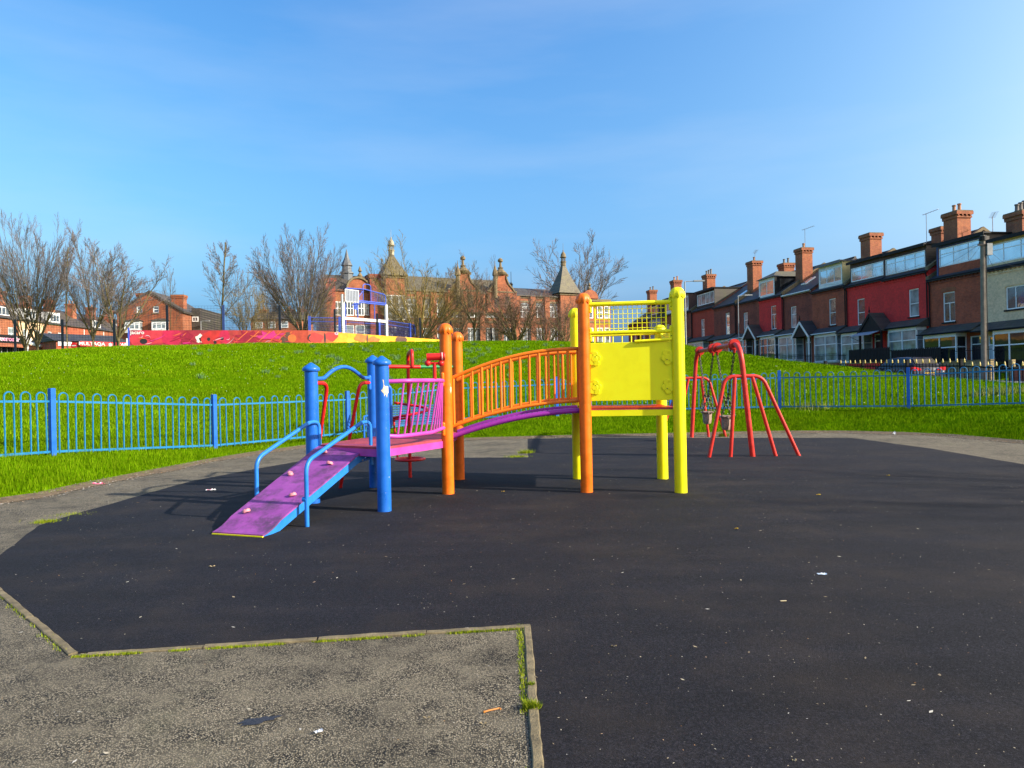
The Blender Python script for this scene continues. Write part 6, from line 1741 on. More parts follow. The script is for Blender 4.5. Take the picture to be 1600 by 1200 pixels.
# ------------------------------------------------------------------ terrace row far left
def left_row():
    Dn = 100.0; wid = 5.4
    mats = ['brick_orange', 'cream', 'brick_orange', 'brick_red', 'brick_orange', 'brick_orange', 'brick_red', 'brick_orange', 'brick_orange', 'brick_red']
    labs = ['leftmost brick house at the picture edge above the dark shopfront', 'cream rendered far house between the first two left trees', 'far brick house right of the cream rendered one', 'fourth red brick house along the far left terrace', 'far brick house behind the slender left tree', 'far brick house above the low dark roofs at left', 'seventh red brick house of the far left terrace', 'far brick house behind the open branched tree', 'far brick house second from the end of the left terrace', 'end house of the far left terrace beside the gap before the gable end house']
    x0 = AT(-14, 500, Dn).x
    for i in range(10):
        D0 = Dn + i*wid; 
        # facade looks toward +x and the camera; row runs away from the camera
        ang = math.atan2(1, 0.035)
        p = Vector((x0 + i*wid*0.035, D0, 4.0 - 0.02*i))
        t = thing('far_terraced_house', labs[i], 'house', p, ang, 'far terraced houses at left')
        mt = M[mats[i]]; E = 8.4
        mb = MB(); holes = [(0.8, 1.7, 5.4, 7.2), (3.2, 4.4, 5.4, 7.2), (0.6, 2.4, 1.2, 3.4), (3.6, 4.6, 0.2, 3.0)]
        wall_holes(mb, 0, wid-0.02, -2, E, 0, holes, 0.15)
        for x in (0, wid-.02): mb.poly([(x, 0, -2), (x, 9, -2), (x, 9, E), (x, 4.5, E+2.9), (x, 0, E)])
        mb.quad((0.02, .7, 0), (wid-.04, .7, 0), (wid-.04, .7, E-.1), (.02, .7, E-.1)); mb.build('wall', mt, t, fixn=False)
        for h in holes[:3]: window(t, *h, style='sash', g='curtain' if (i+int(h[0])) % 2 else 'glass', t=0.12)
        mb = MB(); mb.box(3.6, 4.6, .1, .15, .2, 3.0); mb.build('door', M['door_dark'], t)
        mb = MB(); mb.prism([(0.004, -.3, E), (0.004, 4.5, E+2.95), (0.004, 9.3, E), (0.004, 9.3, E+.15), (0.004, 4.5, E+3.15), (0.004, -.3, E+.15)], (wid-.03, 0, 0)); mb.build('roof', M['slate_brown' if i % 2 else 'slate'], t)
        if i % 2 == 0 or i == 1:
            mb = MB(); mb.box(1.0, 3.6, -0.05, 3, E-.1, E+1.9); dd = mb.build('dormer', M['white_paint' if i % 4 else 'brown_wood'], t); window(dd, 1.2, 3.4, E+.4, E+1.6, -0.09, style='w3', g='glass', sill=False, depth=0.0, t=.1)
        chimney(t, 0.1, 3.0, E+1, E+4.3, 1.0, 1.3, 'brick_chim', 2)
        mb = MB(); mb.box(wid-1.2, wid-1.1, -0.12, -0.02, 0, E-.2); mb.build('downpipe', M['white_paint'], t)
left_row()
# shops and the cafe
def on_left(px, D): return AT(px, 545, D)
p0, p1 = AT(-30, 545, 82), AT(43, 545, 88)
d = Vector((p1.x-p0.x, p1.y-p0.y, 0)); L = d.length
shop = thing('shop', 'dark fronted shop with patterned awning at the left picture edge', 'shop', (p0.x, p0.y, 3.6), math.atan2(d.y, d.x))
def zz_(px, py, D): return EYE + (600-(px-800)*ROLL-py)/FOC*D - 3.6
zt, zb = zz_(20, 523, 85), zz_(20, 536, 85)
mb = MB(); mb.box(0, L, 0, 6, -2, zt); mb.build('wall', M['dark_trim'], shop)
mb = MB(); mb.box(0.05, L, -0.35, -0.003, zb, zt); fa = mb.build('fascia', M['dark_trim'], shop)
M['pink_sign'] = flat('pink_lettering', (0.55, 0.18, 0.35), 0.5, 0.1)
M['fas_white'] = flat('white_print', (0.75, 0.75, 0.74), 0.5, 0.05)
text('ueroadr', 0.80, M['fas_white'], fa, (L*0.56, -0.356, (zt+zb)/2), (R(90), 0, 0), 'lettering', 0.004)
text('ueroadr', 0.74, M['pink_sign'], fa, (L*0.56, -0.366, (zt+zb)/2), (R(90), 0, 0), 'lettering', 0.004)
mb = MB()
for dx_, dz_, r_ in ((0, 0, .28), (.5, .1, .26), (-.4, .12, .24), (.1, .42, .26), (.35, -.25, .2)): mb.tube([(L*0.92+dx_, -0.36, (zt+zb)/2+dz_), (L*0.92+dx_, -0.352, (zt+zb)/2+dz_)], r_, 10)
mb.build('flower_emblem', M['fas_white'], fa)
mb = MB(); mb.prism([(0, -0.36, zb-.02), (0, -1.1, zb-.42), (0, -1.1, zb-.50), (0, -0.36, zb-.1)], (L, 0, 0)); mb.build('awning', M['brick_orange'], shop)
mb = MB()
for k in range(8): mb.box(L*k/8+.1, L*k/8+.18, -0.2, -0.1, 0, zb-.2)
mb.build('shop_front', M['lamp_grey'], shop)
# garden shed style brick hut
p0 = AT(45, 545, 80)
hut = thing('brick_hut', 'small brick building with white trim between the twin trunks at left', 'hut', (p0.x, p0.y, 3.6), 0.1)
mb = MB(); mb.box(0, 1.0, 0, 3, -2, 3.3); mb.build('wall', M['brick_orange'], hut)
mb = MB(); mb.prism([(-.2, -.2, 3.5), (1.3, -.2, 3.1), (1.3, -.2, 3.3), (-.2, -.2, 3.75)], (0, 3.4, 0)); mb.box(-.12, -.003, -.1, .3, 0, 3.4); mb.build('roof', M['white_paint'], hut)
p0, p1 = AT(88, 545, 78), AT(200, 545, 84)
d = Vector((p1.x-p0.x, p1.y-p0.y, 0)); L = d.length
cafe = thing('cafe', 'low cafe building with dark roof and long red sign behind the left trees', 'cafe', (p0.x, p0.y, 3.6), math.atan2(d.y, d.x))
zc1, zc2, zc3 = zz_(150, 524, 81), zz_(150, 534, 81), zz_(150, 541.5, 81)
mb = MB(); mb.box(0, L, 0, 7, -2, zc2); mb.build('wall', M['brick_red'], cafe)
mb = MB(); mb.prism([(-.3, -.3, zc2), (-.3, 3.5, zc1+.3), (-.3, 7.3, zc2)], (L+.5, 0, 0)); mb.build('roof', M['slate'], cafe)
mb = MB(); mb.box(L*.02, L*.2, -0.1, -0.003, zc3, zc2-.1); mb.build('side_window', M['upvc'], cafe)
M['sign_red'] = flat('red_sign', (0.72, 0.01, 0.015), 0.45, 0.05)
mb = MB(); mb.box(L*0.295, L-.02, -0.5, -0.32, zc3, zc2); sg = mb.build('sign_board', M['sign_red'], cafe)
text('MULTAQA', 0.52, M['fas_white'], sg, (L*0.455, -0.506, (zc2+zc3)/2), (R(90), 0, 0), 'lettering', 0.004, sx=1.12)
text('CAF\u00c9', 0.52, M['fas_white'], sg, (L*0.90, -0.506, (zc2+zc3)/2), (R(90), 0, 0), 'lettering', 0.004, sx=1.12)
mb = MB(); zc = (zc2+zc3)/2-.02; xc = L*0.715
mb.prism([(xc-.22, -0.51, zc+.12), (xc+.16, -0.51, zc+.12), (xc+.12, -0.51, zc-.16), (xc-.16, -0.51, zc-.16)], (0, .008, 0)); mb.tube([(xc+.2+.07*math.cos(a), -0.506, zc+.0+.08*math.sin(a)) for a in np.linspace(-1.6, 1.6, 7)], 0.02, 4); mb.box(xc-.28, xc+.24, -0.51, -0.502, zc-.24, zc-.19); mb.tube([(xc-.05, -.506, zc+.15), (xc+.02, -.506, zc+.2), (xc-.03, -.506, zc+.26)], 0.018, 4)
mb.build('cup_emblem', M['fas_white'], sg)
# no entry sign
p0 = AT(115.5, 541, 74)
ne = thing('no_entry_sign', 'round red no entry road sign left of the cafe sign', 'road sign', (p0.x, p0.y, 3.6))
zs_ = zz_(115, 540, 74)
mb = MB(); mb.tube([(0, 0.05, 0), (0, 0.05, zs_)], 0.04, 6); mb.build('sign_post', M['lamp_grey'], ne)
mb = MB(); mb.tube([(0, -.01, zs_), (0, .01, zs_)], 0.33, 20); ds = mb.build('sign_disc', M['sign_red'], ne)
mb = MB(); mb.box(-.22, .22, -.02, -.012, zs_-.05, zs_+.05); mb.build('white_bar', M['fas_white'], ds)
# dark low wall of the street at left
mb = MB(); p0, p1 = AT(60, 545, 79), AT(200, 545, 77)
gw = thing('street_wall', 'low dark brick wall along the street in front of the cafe', 'wall', (p0.x, p0.y, 3.4), math.atan2(p1.y-p0.y, p1.x-p0.x))
mb.box(0, (p1-p0).length, 0, .3, -1, 1.9); mb.build('brickwork', M['brick_dark'], gw)

# ------------------------------------------------------------------ mural wall of the ball court
MW0, MW1 = AT(200, 530, 57.0), AT(482, 530, 60.5); MW2 = AT(742, 530, 81.8)
zT = EYE + (611.5-516)/FOC*57.0
m, nt, b = _nt('mural_ground_paint')
tc = nt.nodes.new('ShaderNodeTexCoord'); sp = nt.nodes.new('ShaderNodeSeparateXYZ'); nt.links.new(tc.outputs['Object'], sp.inputs[0])
n1 = noise(nt, tc.outputs['Object'], 0.55, 4, 0.5)
ma = nt.nodes.new('ShaderNodeMath'); ma.operation = 'MULTIPLY_ADD'; ma.inputs[1].default_value = 5.0; nt.links.new(n1, ma.inputs[0]); nt.links.new(sp.outputs['X'], ma.inputs[2])
mr = nt.nodes.new('ShaderNodeMapRange'); mr.inputs['From Min'].default_value = 0; mr.inputs['From Max'].default_value = 34; nt.links.new(ma.outputs[0], mr.inputs['Value'])
c = ramp(nt, mr.outputs[0], [(0.0, (0.26, 0.01, 0.03)), (0.22, (0.33, 0.02, 0.04)), (0.38, (0.42, 0.045, 0.03)), (0.52, (0.48, 0.07, 0.03)), (0.56, (0.75, 0.30, 0.01)), (0.8, (0.85, 0.42, 0.01)), (1.0, (0.85, 0.5, 0.01))])
c = mixc(nt, 1.0, c, ramp(nt, noise(nt, tc.outputs['Object'], 2.4, 5, 0.6), [(0.3, 0.7), (0.7, 1.15)]), 'MULTIPLY')
nt.links.new(c, b.inputs['Base Color']); b.inputs['Roughness'].default_value = 0.6
M['mural'] = m
LL = Vector((MW1.x-MW0.x, MW1.y-MW0.y, 0)).length; MA = math.atan2(MW1.y-MW0.y, MW1.x-MW0.x)
mw = thing('mural_wall', 'long low court wall painted with poppies, ladybird, butterflies on red and yellow', 'wall', (MW0.x, MW0.y, zT-1.9), MA)
d2w = Vector((MW2.x-MW1.x, MW2.y-MW1.y, 0)); d2 = Matrix.Rotation(-MA, 3, 'Z') @ d2w; d2l = d2.length; a2_ = math.atan2(d2.y, d2.x)
zT2 = 1.9
mb = MB(); mb.box(0, LL, 0, 0.25, -1, 1.9); mb.build('wall_panel', M['mural'], mw)
mb = MB(); ux, uy = d2.normalized().x, d2.normalized().y
q0 = Vector((LL+.002, 0, 0)); q1 = q0 + Vector((d2.x, d2.y, 0)); nn = Vector((-uy, ux, 0))*0.25
mb.prism([q0+Zv(-1), q1+Zv(-1), q1+Zv(zT2), q0+Zv(1.9)], nn); mb.build('wall_panel', M['mural'], mw)
mb = MB(); mb.box(-0.12, -0.003, -0.05, 0.3, -1, 1.25); mb.build('white_post', M['white_paint'], mw)
mb = MB(); mb.box(-0.0, 0.12, -0.06, -0.003, -1, 2.1); mb.build('blue_post', M['court_blue'], mw)
MP = dict(poppy=flat('poppy_red', (0.45, 0.01, 0.06), 0.6, 0.35, 1.5), pop2=flat('poppy_light', (0.50, 0.03, 0.05), 0.6, 0.3, 2), blk=flat('mural_black', (0.012, 0.01, 0.015), 0.6), lady=flat('ladybird_red', (0.45, 0.02, 0.02), 0.6, 0.35, 1.2), leaf=flat('maple_crimson', (0.26, 0.005, 0.03), 0.6, 0.3, 2), wht=flat('mural_white', (0.7, 0.68, 0.6), 0.6), brn=flat('mural_brown', (0.10, 0.05, 0.035), 0.6, 0.4, 3), org=flat('mural_orange', (0.62, 0.13, 0.03), 0.6, 0.3, 2), mag=flat('mural_magenta', (0.5, 0.02, 0.18), 0.6, 0.3, 2), yel=flat('mural_yellow', (0.85, 0.6, 0.03), 0.6, 0.15, 2), pnk=flat('mural_pink', (0.6, 0.3, 0.38), 0.6))
mz = lambda py: 1.9-(py-516)*0.0525
mxx = lambda px: (px-200)/282.0*LL
lay = [0]
def decal(name, outline, mat, y=None):
    lay[0] += 1; yy = -0.004 - 0.0025*(lay[0] % 12) if y is None else y
    mb = MB(); mb.poly([(x, yy, min(1.88, max(-0.9, z))) for x, z in outline]); o_ = mb.build(name, MP[mat], mw, fixn=False); return o_
def blob(cx, cz, rx, rz, n=20, wob=0.0, ph=0):
    return [(cx+rx*(1+wob*math.sin(5*a+ph))*math.cos(a), cz+rz*(1+wob*math.sin(5*a+ph))*math.sin(a)) for a in [2*PI*i/n for i in range(n)]]
decal('poppy_petal', blob(mxx(224), mz(527), 1.15, 0.62, 26, .07), 'poppy'); decal('poppy_petal', blob(mxx(243), mz(524), 0.9, 0.7, 22, .06), 'pop2'); decal('poppy_petal', blob(mxx(266), mz(526), 0.8, 0.75, 22, .08, 2), 'poppy'); decal('poppy_petal', blob(mxx(218), mz(531), .8, .5, 20, .05), 'pop2')
decal('poppy_centre', blob(mxx(223), mz(533), .28, .22), 'blk'); decal('poppy_leaf', blob(mxx(288), mz(528), .5, .55, 20, .15), 'leaf')
decal('ladybird_shell', blob(mxx(333), mz(530), 1.15, .72, 28), 'lady'); decal('ladybird_rim', blob(mxx(347), mz(527), .42, .65, 20), 'poppy')
for (a, c_, r_) in ((322, 530, .13), (332, 535, .12), (343, 529, .13), (318, 522, .1), (328, 518.5, .1), (339, 519, .12)): decal('ladybird_spot', blob(mxx(a), mz(c_), r_, r_*1.1, 12), 'blk')
decal('ladybird_head', blob(mxx(309), mz(529), .35, .35, 16, .2), 'wht'); decal('ladybird_face', blob(mxx(311), mz(530), .2, .2, 12, .3), 'blk')
decal('poppy_highlight', blob(mxx(331), mz(527), .15, .08, 10), 'wht')
star = []
for i in range(18):
    a = 2*PI*i/18; r_ = (1.0 if i % 2 == 0 else 0.55); star.append((mxx(388)+1.5*r_*math.cos(a), mz(529)+.85*r_*math.sin(a)))
decal('maple_leaf', star, 'leaf'); decal('maple_leaf', [(x+1.6, z*0.9+.1) for x, z in star[:10]], 'mag')
for k in range(5): 
    x0_ = mxx(360+k*18); decal('grass_stroke', [(x0_, mz(537)), (x0_+.08, mz(537)), (x0_+1.2, mz(518)), (x0_+1.1, mz(518))], 'org')

rm = random.Random(3)
for k in range(46):
    x0_ = rm.uniform(0.6, LL-0.8); z0_ = rm.uniform(0.5, 1.5); ln = rm.uniform(.35, 1.1); th_ = rm.uniform(-.5, .9); cv = rm.uniform(-.5, .5); wd_ = rm.uniform(.02, .05)
    up_ = []; dn2 = []
    for q_ in range(7):
        t_ = q_/6; xx_ = x0_+ln*t_*math.cos(th_)-cv*t_*(1-t_)*math.sin(th_); zz__ = z0_+ln*t_*math.sin(th_)+cv*t_*(1-t_)
        ww_ = wd_*math.sin(PI*(0.08+0.84*t_)); up_.append((xx_, zz__+ww_)); dn2.append((xx_, zz__-ww_))
    lay[0] += 1
    if max(z for x, z in up_) < 1.85: decal('brush_stroke', dn2+up_[::-1], rm.choice(['pop2', 'mag', 'leaf', 'org', 'pop2', 'leaf', 'pnk']), y=-0.0345-0.0006*k)
decal('robin_body', blob(mxx(449), mz(530), .6, .45, 18, .1), 'brn'); decal('robin_breast', blob(mxx(455), mz(529), .35, .35, 14), 'org'); decal('robin_tail', [(mxx(438), mz(536)), (mxx(444), mz(534)), (mxx(452), mz(519)), (mxx(446), mz(519))], 'brn')
# second panel decals are built in the panel's own direction
def decal2(name, outline, mat):
    lay[0] += 1; e = 0.006 + 0.0025*(lay[0] % 12); mb = MB(); off = -Vector((-uy, ux, 0))*e
    mb.poly([q0 + d2*t + off + Zv(min(z, 1.9+(zT2-1.9)*t-.02)) for t, z in outline]); mb.build(name, MP[mat], mw, fixn=False)
def m2(px): 
    u = (px-800)/FOC; X1_, Y1_ = MW1.x, MW1.y
    return (u*Y1_-X1_)/(d2w.x-u*d2w.y)
def z2(px, py): D_ = MW1.y + m2(px)*d2w.y; return EYE + (600-(px-800)*ROLL-py)/FOC*D_ - (zT-1.9)
def b2_(px, py, rp, rpy, n=16, wob=0, ph=0): return [(m2(px+rp*(1+wob*math.sin(4*a+ph))*math.cos(a)), z2(px, py-rpy*(1+wob*math.sin(4*a+ph))*math.sin(a))) for a in [2*PI*i/n for i in range(n)]]
decal2('butterfly_wing', b2_(495, 528, 11, 8, 18, .12), 'lady'); decal2('butterfly_wing', b2_(519, 525, 10, 8, 18, .12, 1), 'lady'); decal2('butterfly_edge', b2_(486, 528, 3.5, 6), 'blk'); decal2('butterfly_body', b2_(509, 528, 1.6, 8), 'blk')
decal2('butterfly_eye', b2_(488, 527, 3, 3), 'pnk'); decal2('butterfly_eye', b2_(527, 521, 3, 2.5), 'pnk'); decal2('butterfly_eye_spot', b2_(488, 527, 1.2, 1.2), 'mag'); decal2('butterfly_eye_spot', b2_(527, 521, 1.2, 1.1), 'mag')
decal2('monarch_wing', b2_(565, 528, 10, 6.5, 18, .15), 'org'); decal2('monarch_wing', b2_(585, 531, 9, 5, 18, .15, 1), 'org'); decal2('monarch_body', b2_(575, 529, 1.6, 6), 'brn')
decal2('hedgehog', b2_(628, 531, 9, 6, 16, .05), 'brn')
for px_ in (548, 600, 655, 676, 697): decal2('yellow_flower', b2_(px_, 533, 6, 4, 16, .12), 'yel')
text('bacardi' if False else 'jacaro', 0.42, M['fas_white'], mw, (mxx(214), -0.04, mz(519.5)), (R(90), 0, 0), 'graffiti', 0.002)

# dark mesh fence round the court
mf = thing('mesh_fence', 'tall dark welded mesh fence running along the court above the hill', 'fence')
fpts = []
for px, D_ in ((-40, 60), (24, 59.5), (98, 59), (179, 58.6), (262, 59), (350, 60), (438, 61), (524, 64.5), (590, 69), (657, 74.5), (705, 79), (741, 83), (768, 86), (800, 90)):
    p = AT(px, 545, D_); fpts.append((px, Vector((p.x, p.y, terr1(p.x, p.y)))))
for k, (px, p) in enumerate(fpts):
    mb = MB(); mb.box(-0.09, 0.09, -0.05, 0.05, -0.5, 3.62); o_ = mb.build('fence_post', M['blue_trim'] if px == 350 else M['dark_post'], mf); o_.location = p
for k in range(len(fpts)-1):
    a, b_ = fpts[k][1], fpts[k+1][1]; L = (Vector((b_.x, b_.y, 0))-Vector((a.x, a.y, 0))).length; d = (b_-a); mb = MB()
    n = int(L/0.24)
    for i in range(1, n):
        p = a.lerp(b_, i/n); mb.bar(p+Zv(0.1), p+Zv(3.55), 0.0045, 0.0045, up=(0, 1, 0))
    for i in range(18): z = 0.1+3.45*i/17; mb.bar(a+Zv(z), b_+Zv(z), 0.006, 0.006)
    mb.build('mesh_panel', M['dark_post'], mf, fixn=False)

# court goal and basketball unit
gD = 68.5
gA, gB2 = AT(536, 520, gD), AT(604, 520, gD+4.5)
gv = Vector((gB2.x-gA.x, gB2.y-gA.y, 0)); gl = gv.length; gang = math.atan2(gv.y, gv.x)
gz0 = 5.0
ct = thing('ball_court_goal', 'white and blue steel goal unit with basketball backboard on the court', 'goal', (gA.x, gA.y, gz0), gang)
zg = lambda py: EYE + (604-py)/FOC*70.5 - gz0
mb = MB(); mb.box(-0.13, 0.13, -.1, .1, -.5, zg(463)); mb.box(gl-.13, gl+.13, -.1, .1, -.5, zg(472)); mb.box(0.135, gl-.135, -.08, .08, zg(501), zg(497)); mb.build('goal_frame', M['white_paint'], ct)
mb = MB(); mb.box(0.12, 1.68, -0.33, -0.30, zg(473), zg(456)); mb.mi = 1; mb.box(0.05, 0.13, -.35, -.28, zg(474), zg(455)); mb.box(1.67, 1.75, -.35, -.28, zg(474), zg(455)); mb.box(.131, 1.669, -.35, -.28, zg(456), zg(455)); mb.box(.131, 1.669, -.35, -.28, zg(474), zg(473)); mb.mi = 0
for i in range(9): mb.box(0.1+i*0.19, 0.14+i*0.19, -0.39, -0.352, zg(474), zg(456))
mb.build('backboard', [M['grey_panel'], M['white_paint']], ct)
mb = MB(); T_ = 0.045
mb.tube(fillet([(0.35, 0, zg(520)), (0.35, 0, zg(453)), (gl*.5, 0, zg(451)), (gl-.05, 0, zg(456)), (gl-.05, 0, zg(520))], 0.3, 5), T_*1.3, 8)
mb.tube(fillet([(gl*.46, 0, zg(470)), (gl*.46, 0, zg(443)), (gl*.64, 0, zg(443)), (gl*.64, 0, zg(470))], 0.35, 8), T_*1.2, 8)
for zz in (zg(470), zg(472.5)): mb.tube([(0.3, 0, zz), (gl, 0, zz)], T_*1.6, 8)
for x in (gl*.33, gl*.72): mb.tube([(x, 0, zg(472)), (x, 0, zg(499))], T_*1.3, 8)
mb.tube([(0.9, -0.3, zg(480)), (gl*.45, 0, zg(455))], T_, 6)
mb.build('blue_frame', M['court_blue'], ct, True)
mb = MB()
for i in range(24):
    x = 0.5 + (gl-0.6)*i/24
    if gl*.44 < x < gl*.66: continue
    mb = MB(); mb.tube([(x, 0, zg(470)), (x, 0, zg(453))], 0.018, 5); mb.build('infill_bar', M['court_blue'], ct)
mb = MB(); rr_ = [(1.35+.27*math.cos(2*PI*i/14), -0.65+.27*math.sin(2*PI*i/14), zg(477)) for i in range(14)]; mb.tube(rr_, 0.03, 6, closed=True); mb.box(1.1, 1.6, -.4, -.3, zg(485), zg(475)); mb.build('hoop', M['court_blue'], ct)
M['tint'] = flat('blue_purple_mesh_panel', (0.03, 0.025, 0.12), 0.5, 0.3)
def court_panel(pxa, pxb, Da, Db, pya, pyb, posts, label):
    a, b_ = AT(pxa, 520, Da), AT(pxb, 520, Db); v_ = Vector((b_.x-a.x, b_.y-a.y, 0)); l_ = v_.length
    t = thing('court_side_panel', label, 'court fence', (a.x, a.y, gz0), math.atan2(v_.y, v_.x), 'blue mesh side panels of the ball court')
    h0 = EYE + (600-(pxa-800)*ROLL-pya)/FOC*Da - gz0; h1 = EYE + (600-(pxb-800)*ROLL-pyb)/FOC*Db - gz0
    mb = MB(); n = int(l_/0.11)
    for i in range(n+1): 
        x = l_*i/n; hh = h0+(h1-h0)*i/n; mb.box(x-.014, x+.014, -.01, .01, -0.3, hh)
    for i in range(10): mb.bar((0, 0.02, h0*i/10), (l_, 0.02, h1*i/10), 0.012, 0.012)
    mb.build('bar_panel', M['tint'], t, fixn=False)
    mb = MB(); mb.tube([(0, 0, h0), (l_, 0, h1)], 0.04, 6); mb.tube([(0, 0, h0*.88), (l_, 0, h1*.88)], 0.03, 6); mb.build('rail', M['court_blue'], t, True)
    for f in posts:
        mb = MB(); x = l_*f; hh = h0+(h1-h0)*f+.12; mb.box(x-.12, x+.12, -.1, .1, -.5, hh); mb.build('post', M['court_blue'], t)
court_panel(484, 532, 67, 67.5, 496, 497, (0.0, 0.98), 'blue side panel of the court left of the goal unit')
court_panel(537, 604, 70, 74.5, 497, 501, (0.82,), 'dark blue bar panel inside the goal mouth')
court_panel(606, 644, 74, 80, 501, 507, (0.9, ), 'blue side panel of the court right of the goal unit')
court_panel(642, 648, 81, 82, 507, 508.5, (1.0,), 'short end panel at the far corner of the court')
# ------------------------------------------------------------------ bare winter trees
M['bark'] = flat('green_brown_bark', (0.13, 0.105, 0.045), 0.9, 0.45, 3, bmp=0.6)
M['bark_y'] = flat('lichen_yellow_bark', (0.26, 0.19, 0.045), 0.9, 0.4, 3, bmp=0.6)
M['twig_purple'] = flat('purplish_twigs', (0.14, 0.115, 0.115), 0.9, 0.3, 2, bmp=0)
M['twig_brown'] = flat('brown_twigs', (0.13, 0.09, 0.055), 0.9, 0.3, 2, bmp=0)
M['twig_olive'] = flat('olive_twigs', (0.18, 0.13, 0.045), 0.9, 0.35, 2, bmp=0)
M['twig_red'] = flat('reddish_twigs', (0.15, 0.08, 0.06), 0.9, 0.3, 2, bmp=0)
def perp(d, rnd):
    a = Vector((rnd.gauss(0, 1), rnd.gauss(0, 1), rnd.gauss(0, 1)))
    p = a - d*a.dot(d)
    return p.normalized() if p.length > 1e-6 else Vector((1, 0, 0))
def bare_tree(seed, H, label, loc, style, bark='bark', twig='twig_purple', cat='tree', W=None, group='bare winter trees beyond the grass hill', dens=1.0):
    rnd = random.Random(seed)
    T, C = MB(), MB()
    st = dict(fork=0.12, n1=7, spread=0.5, up=0.35, n2=9, n3=6, n4=3, a2=0.55, a3=0.6, len2=0.5, len3=0.42, r0=H*0.022, wob=0.05, leader=0, l1=(0.7, 0.95))
    st.update(style)
    tw = H*0.00115
    def branch(p, d, L, r, lev, mb, seg, up):
        pts = [p.copy()]; q = p.copy(); dd = d.copy()
        for i in range(seg):
            dd = (dd + perp(dd, rnd)*st['wob']*(1.5 if lev > 1 else 1) + Vector((0, 0, 1))*up/seg).normalized()
            q = q + dd*(L/seg); pts.append(q.copy())
        mb.tube(pts, r, 7 if lev == 0 else (6 if lev == 1 else (4 if lev == 2 else 3)), caps=False, r_end=max(tw*0.5, r*(0.45 if lev == 0 else (0.12 if lev == 1 else 0.25))))
        return pts, dd
    def sub(pts, L, r, lev):
        n = [st['n2'], st['n3'], st['n4']][lev-2]
        n = max(1, int(n*dens*rnd.uniform(0.8, 1.2)))
        if lev == 4 and st['n4'] == 0: return
        lf = [st['len2'], st['len3'], st.get('len4', 0.45)][lev-2]; an = [st['a2'], st['a3'], 0.6][lev-2]
        for i in range(n):
            t = 0.12 + 0.88*(i+rnd.random())/n
            f = t*(len(pts)-1); k = min(int(f), len(pts)-2); p = pts[k].lerp(pts[k+1], f-k)
            d0 = (pts[k+1]-pts[k]).normalized()
            d = (d0 + perp(d0, rnd)*an*rnd.uniform(0.7, 1.3)).normalized()
            if d.z < -0.1: d.z *= -0.3; d.normalize()
            l_ = L*lf*(1.15-0.65*t)*rnd.uniform(0.7, 1.2)
            rr = max(tw, r*(0.40 if lev == 2 else 0.4)*(1.1-0.75*t))
            ps, _ = branch(p, d, l_, rr, lev, C if lev > 2 else T, 4 if lev < 4 else 2, st['up']*(0.5 if lev == 2 else 0.3))
            if lev < 4: sub(ps, l_, rr, lev+1)
    trunks = st.get('trunks', 1)
    for tnk in range(trunks):
        off = Vector((0, 0, 0)) if trunks == 1 else Vector(((tnk-(trunks-1)/2)*st.get('gap', H*0.05), rnd.uniform(-.3, .3), 0))
        d0 = Vector((rnd.uniform(-.04, .04)+(off.x*0.12 if trunks > 1 else 0), rnd.uniform(-.04, .04), 1)).normalized()
        fh = H*st['fork']
        if st['leader']:
            ps, dd = branch(off, d0, H*0.97, st['r0'], 0, T, 9, 0.1)
            nb = int(st['n1'])
            for i in range(nb):
                t = st['fork'] + (0.93-st['fork'])*(i+rnd.random()*.7)/nb
                f = t*(len(ps)-1); k = min(int(f), len(ps)-2); p = ps[k].lerp(ps[k+1], f-k)
                az = i*2.4+rnd.uniform(-.4, .4); sp_ = st['spread']
                d = Vector((math.cos(az)*sp_, math.sin(az)*sp_, 1-sp_*0.35)).normalized()
                l_ = H*st['l1'][1]*(1.02-t)*rnd.uniform(0.8, 1.15)*0.62 + H*0.05; rr = st['r0']*0.42*(1.1-t)
                bs, _ = branch(p, d, l_, rr, 1, T, 5, st['up']); sub(bs, l_, rr, 2)
            sub(ps[4:], H*0.30, st['r0']*.5, 3)
        else:
            ps, dd = branch(off, d0, fh, st['r0'], 0, T, 3, 0.0)
            T.tube([off+Vector((0, 0, -0.6)), off+Vector((0, 0, 0.02)), ps[1]], st['r0']*1.5, 8, caps=False, r_end=st['r0']*0.95)
            nb = int(st['n1'])
            for i in range(nb):
                az = 2*PI*i/nb+rnd.uniform(-.3, .3); sp_ = st['spread']*math.sqrt(rnd.random()*0.95+0.02)
                d = Vector((math.cos(az)*sp_, math.sin(az)*sp_, 1)).normalized()
                k = rnd.uniform(0.55, 1.0); p = ps[0].lerp(ps[-1], k)
                l_ = (H-fh)*rnd.uniform(*st['l1'])*(1-0.14*sp_*sp_); rr = st['r0']*rnd.uniform(0.30, 0.5)
                bs, _ = branch(p, d, l_, rr, 1, T, 8, st['up']); sub(bs, l_*st.get('k2', 0.85), rr, 2)
    t = thing('bare_tree', label, cat, loc, rnd.uniform(0, 0.3), group)
    if W:      # fit the crown to the wanted width and height
        xs_ = [v_[0] for v_ in C.v]; zs_ = [v_[2] for v_ in C.v]; xs_.sort(); cur = xs_[int(len(xs_)*.985)]-xs_[int(len(xs_)*.015)]; zs_.sort(); ch = zs_[int(len(zs_)*.997)]
        kx, kz = W/cur, H/ch
        for mb in (T, C): mb.v = [(x*kx if z > 0 else x, y*kx if z > 0 else y, z*kz) for x, y, z in mb.v]
    T.build('trunk', M[bark], t, True, fixn=False); C.build('crown', M[twig], t, fixn=False)
    return len(T.f)+len(C.f)
VASE = dict(fork=0.14, n1=15, spread=0.9, up=0.2, n2=13, n3=8, n4=5, a2=0.42, a3=0.45, len2=0.46, len3=0.55, len4=0.6, wob=0.035, l1=(0.8, 0.98))
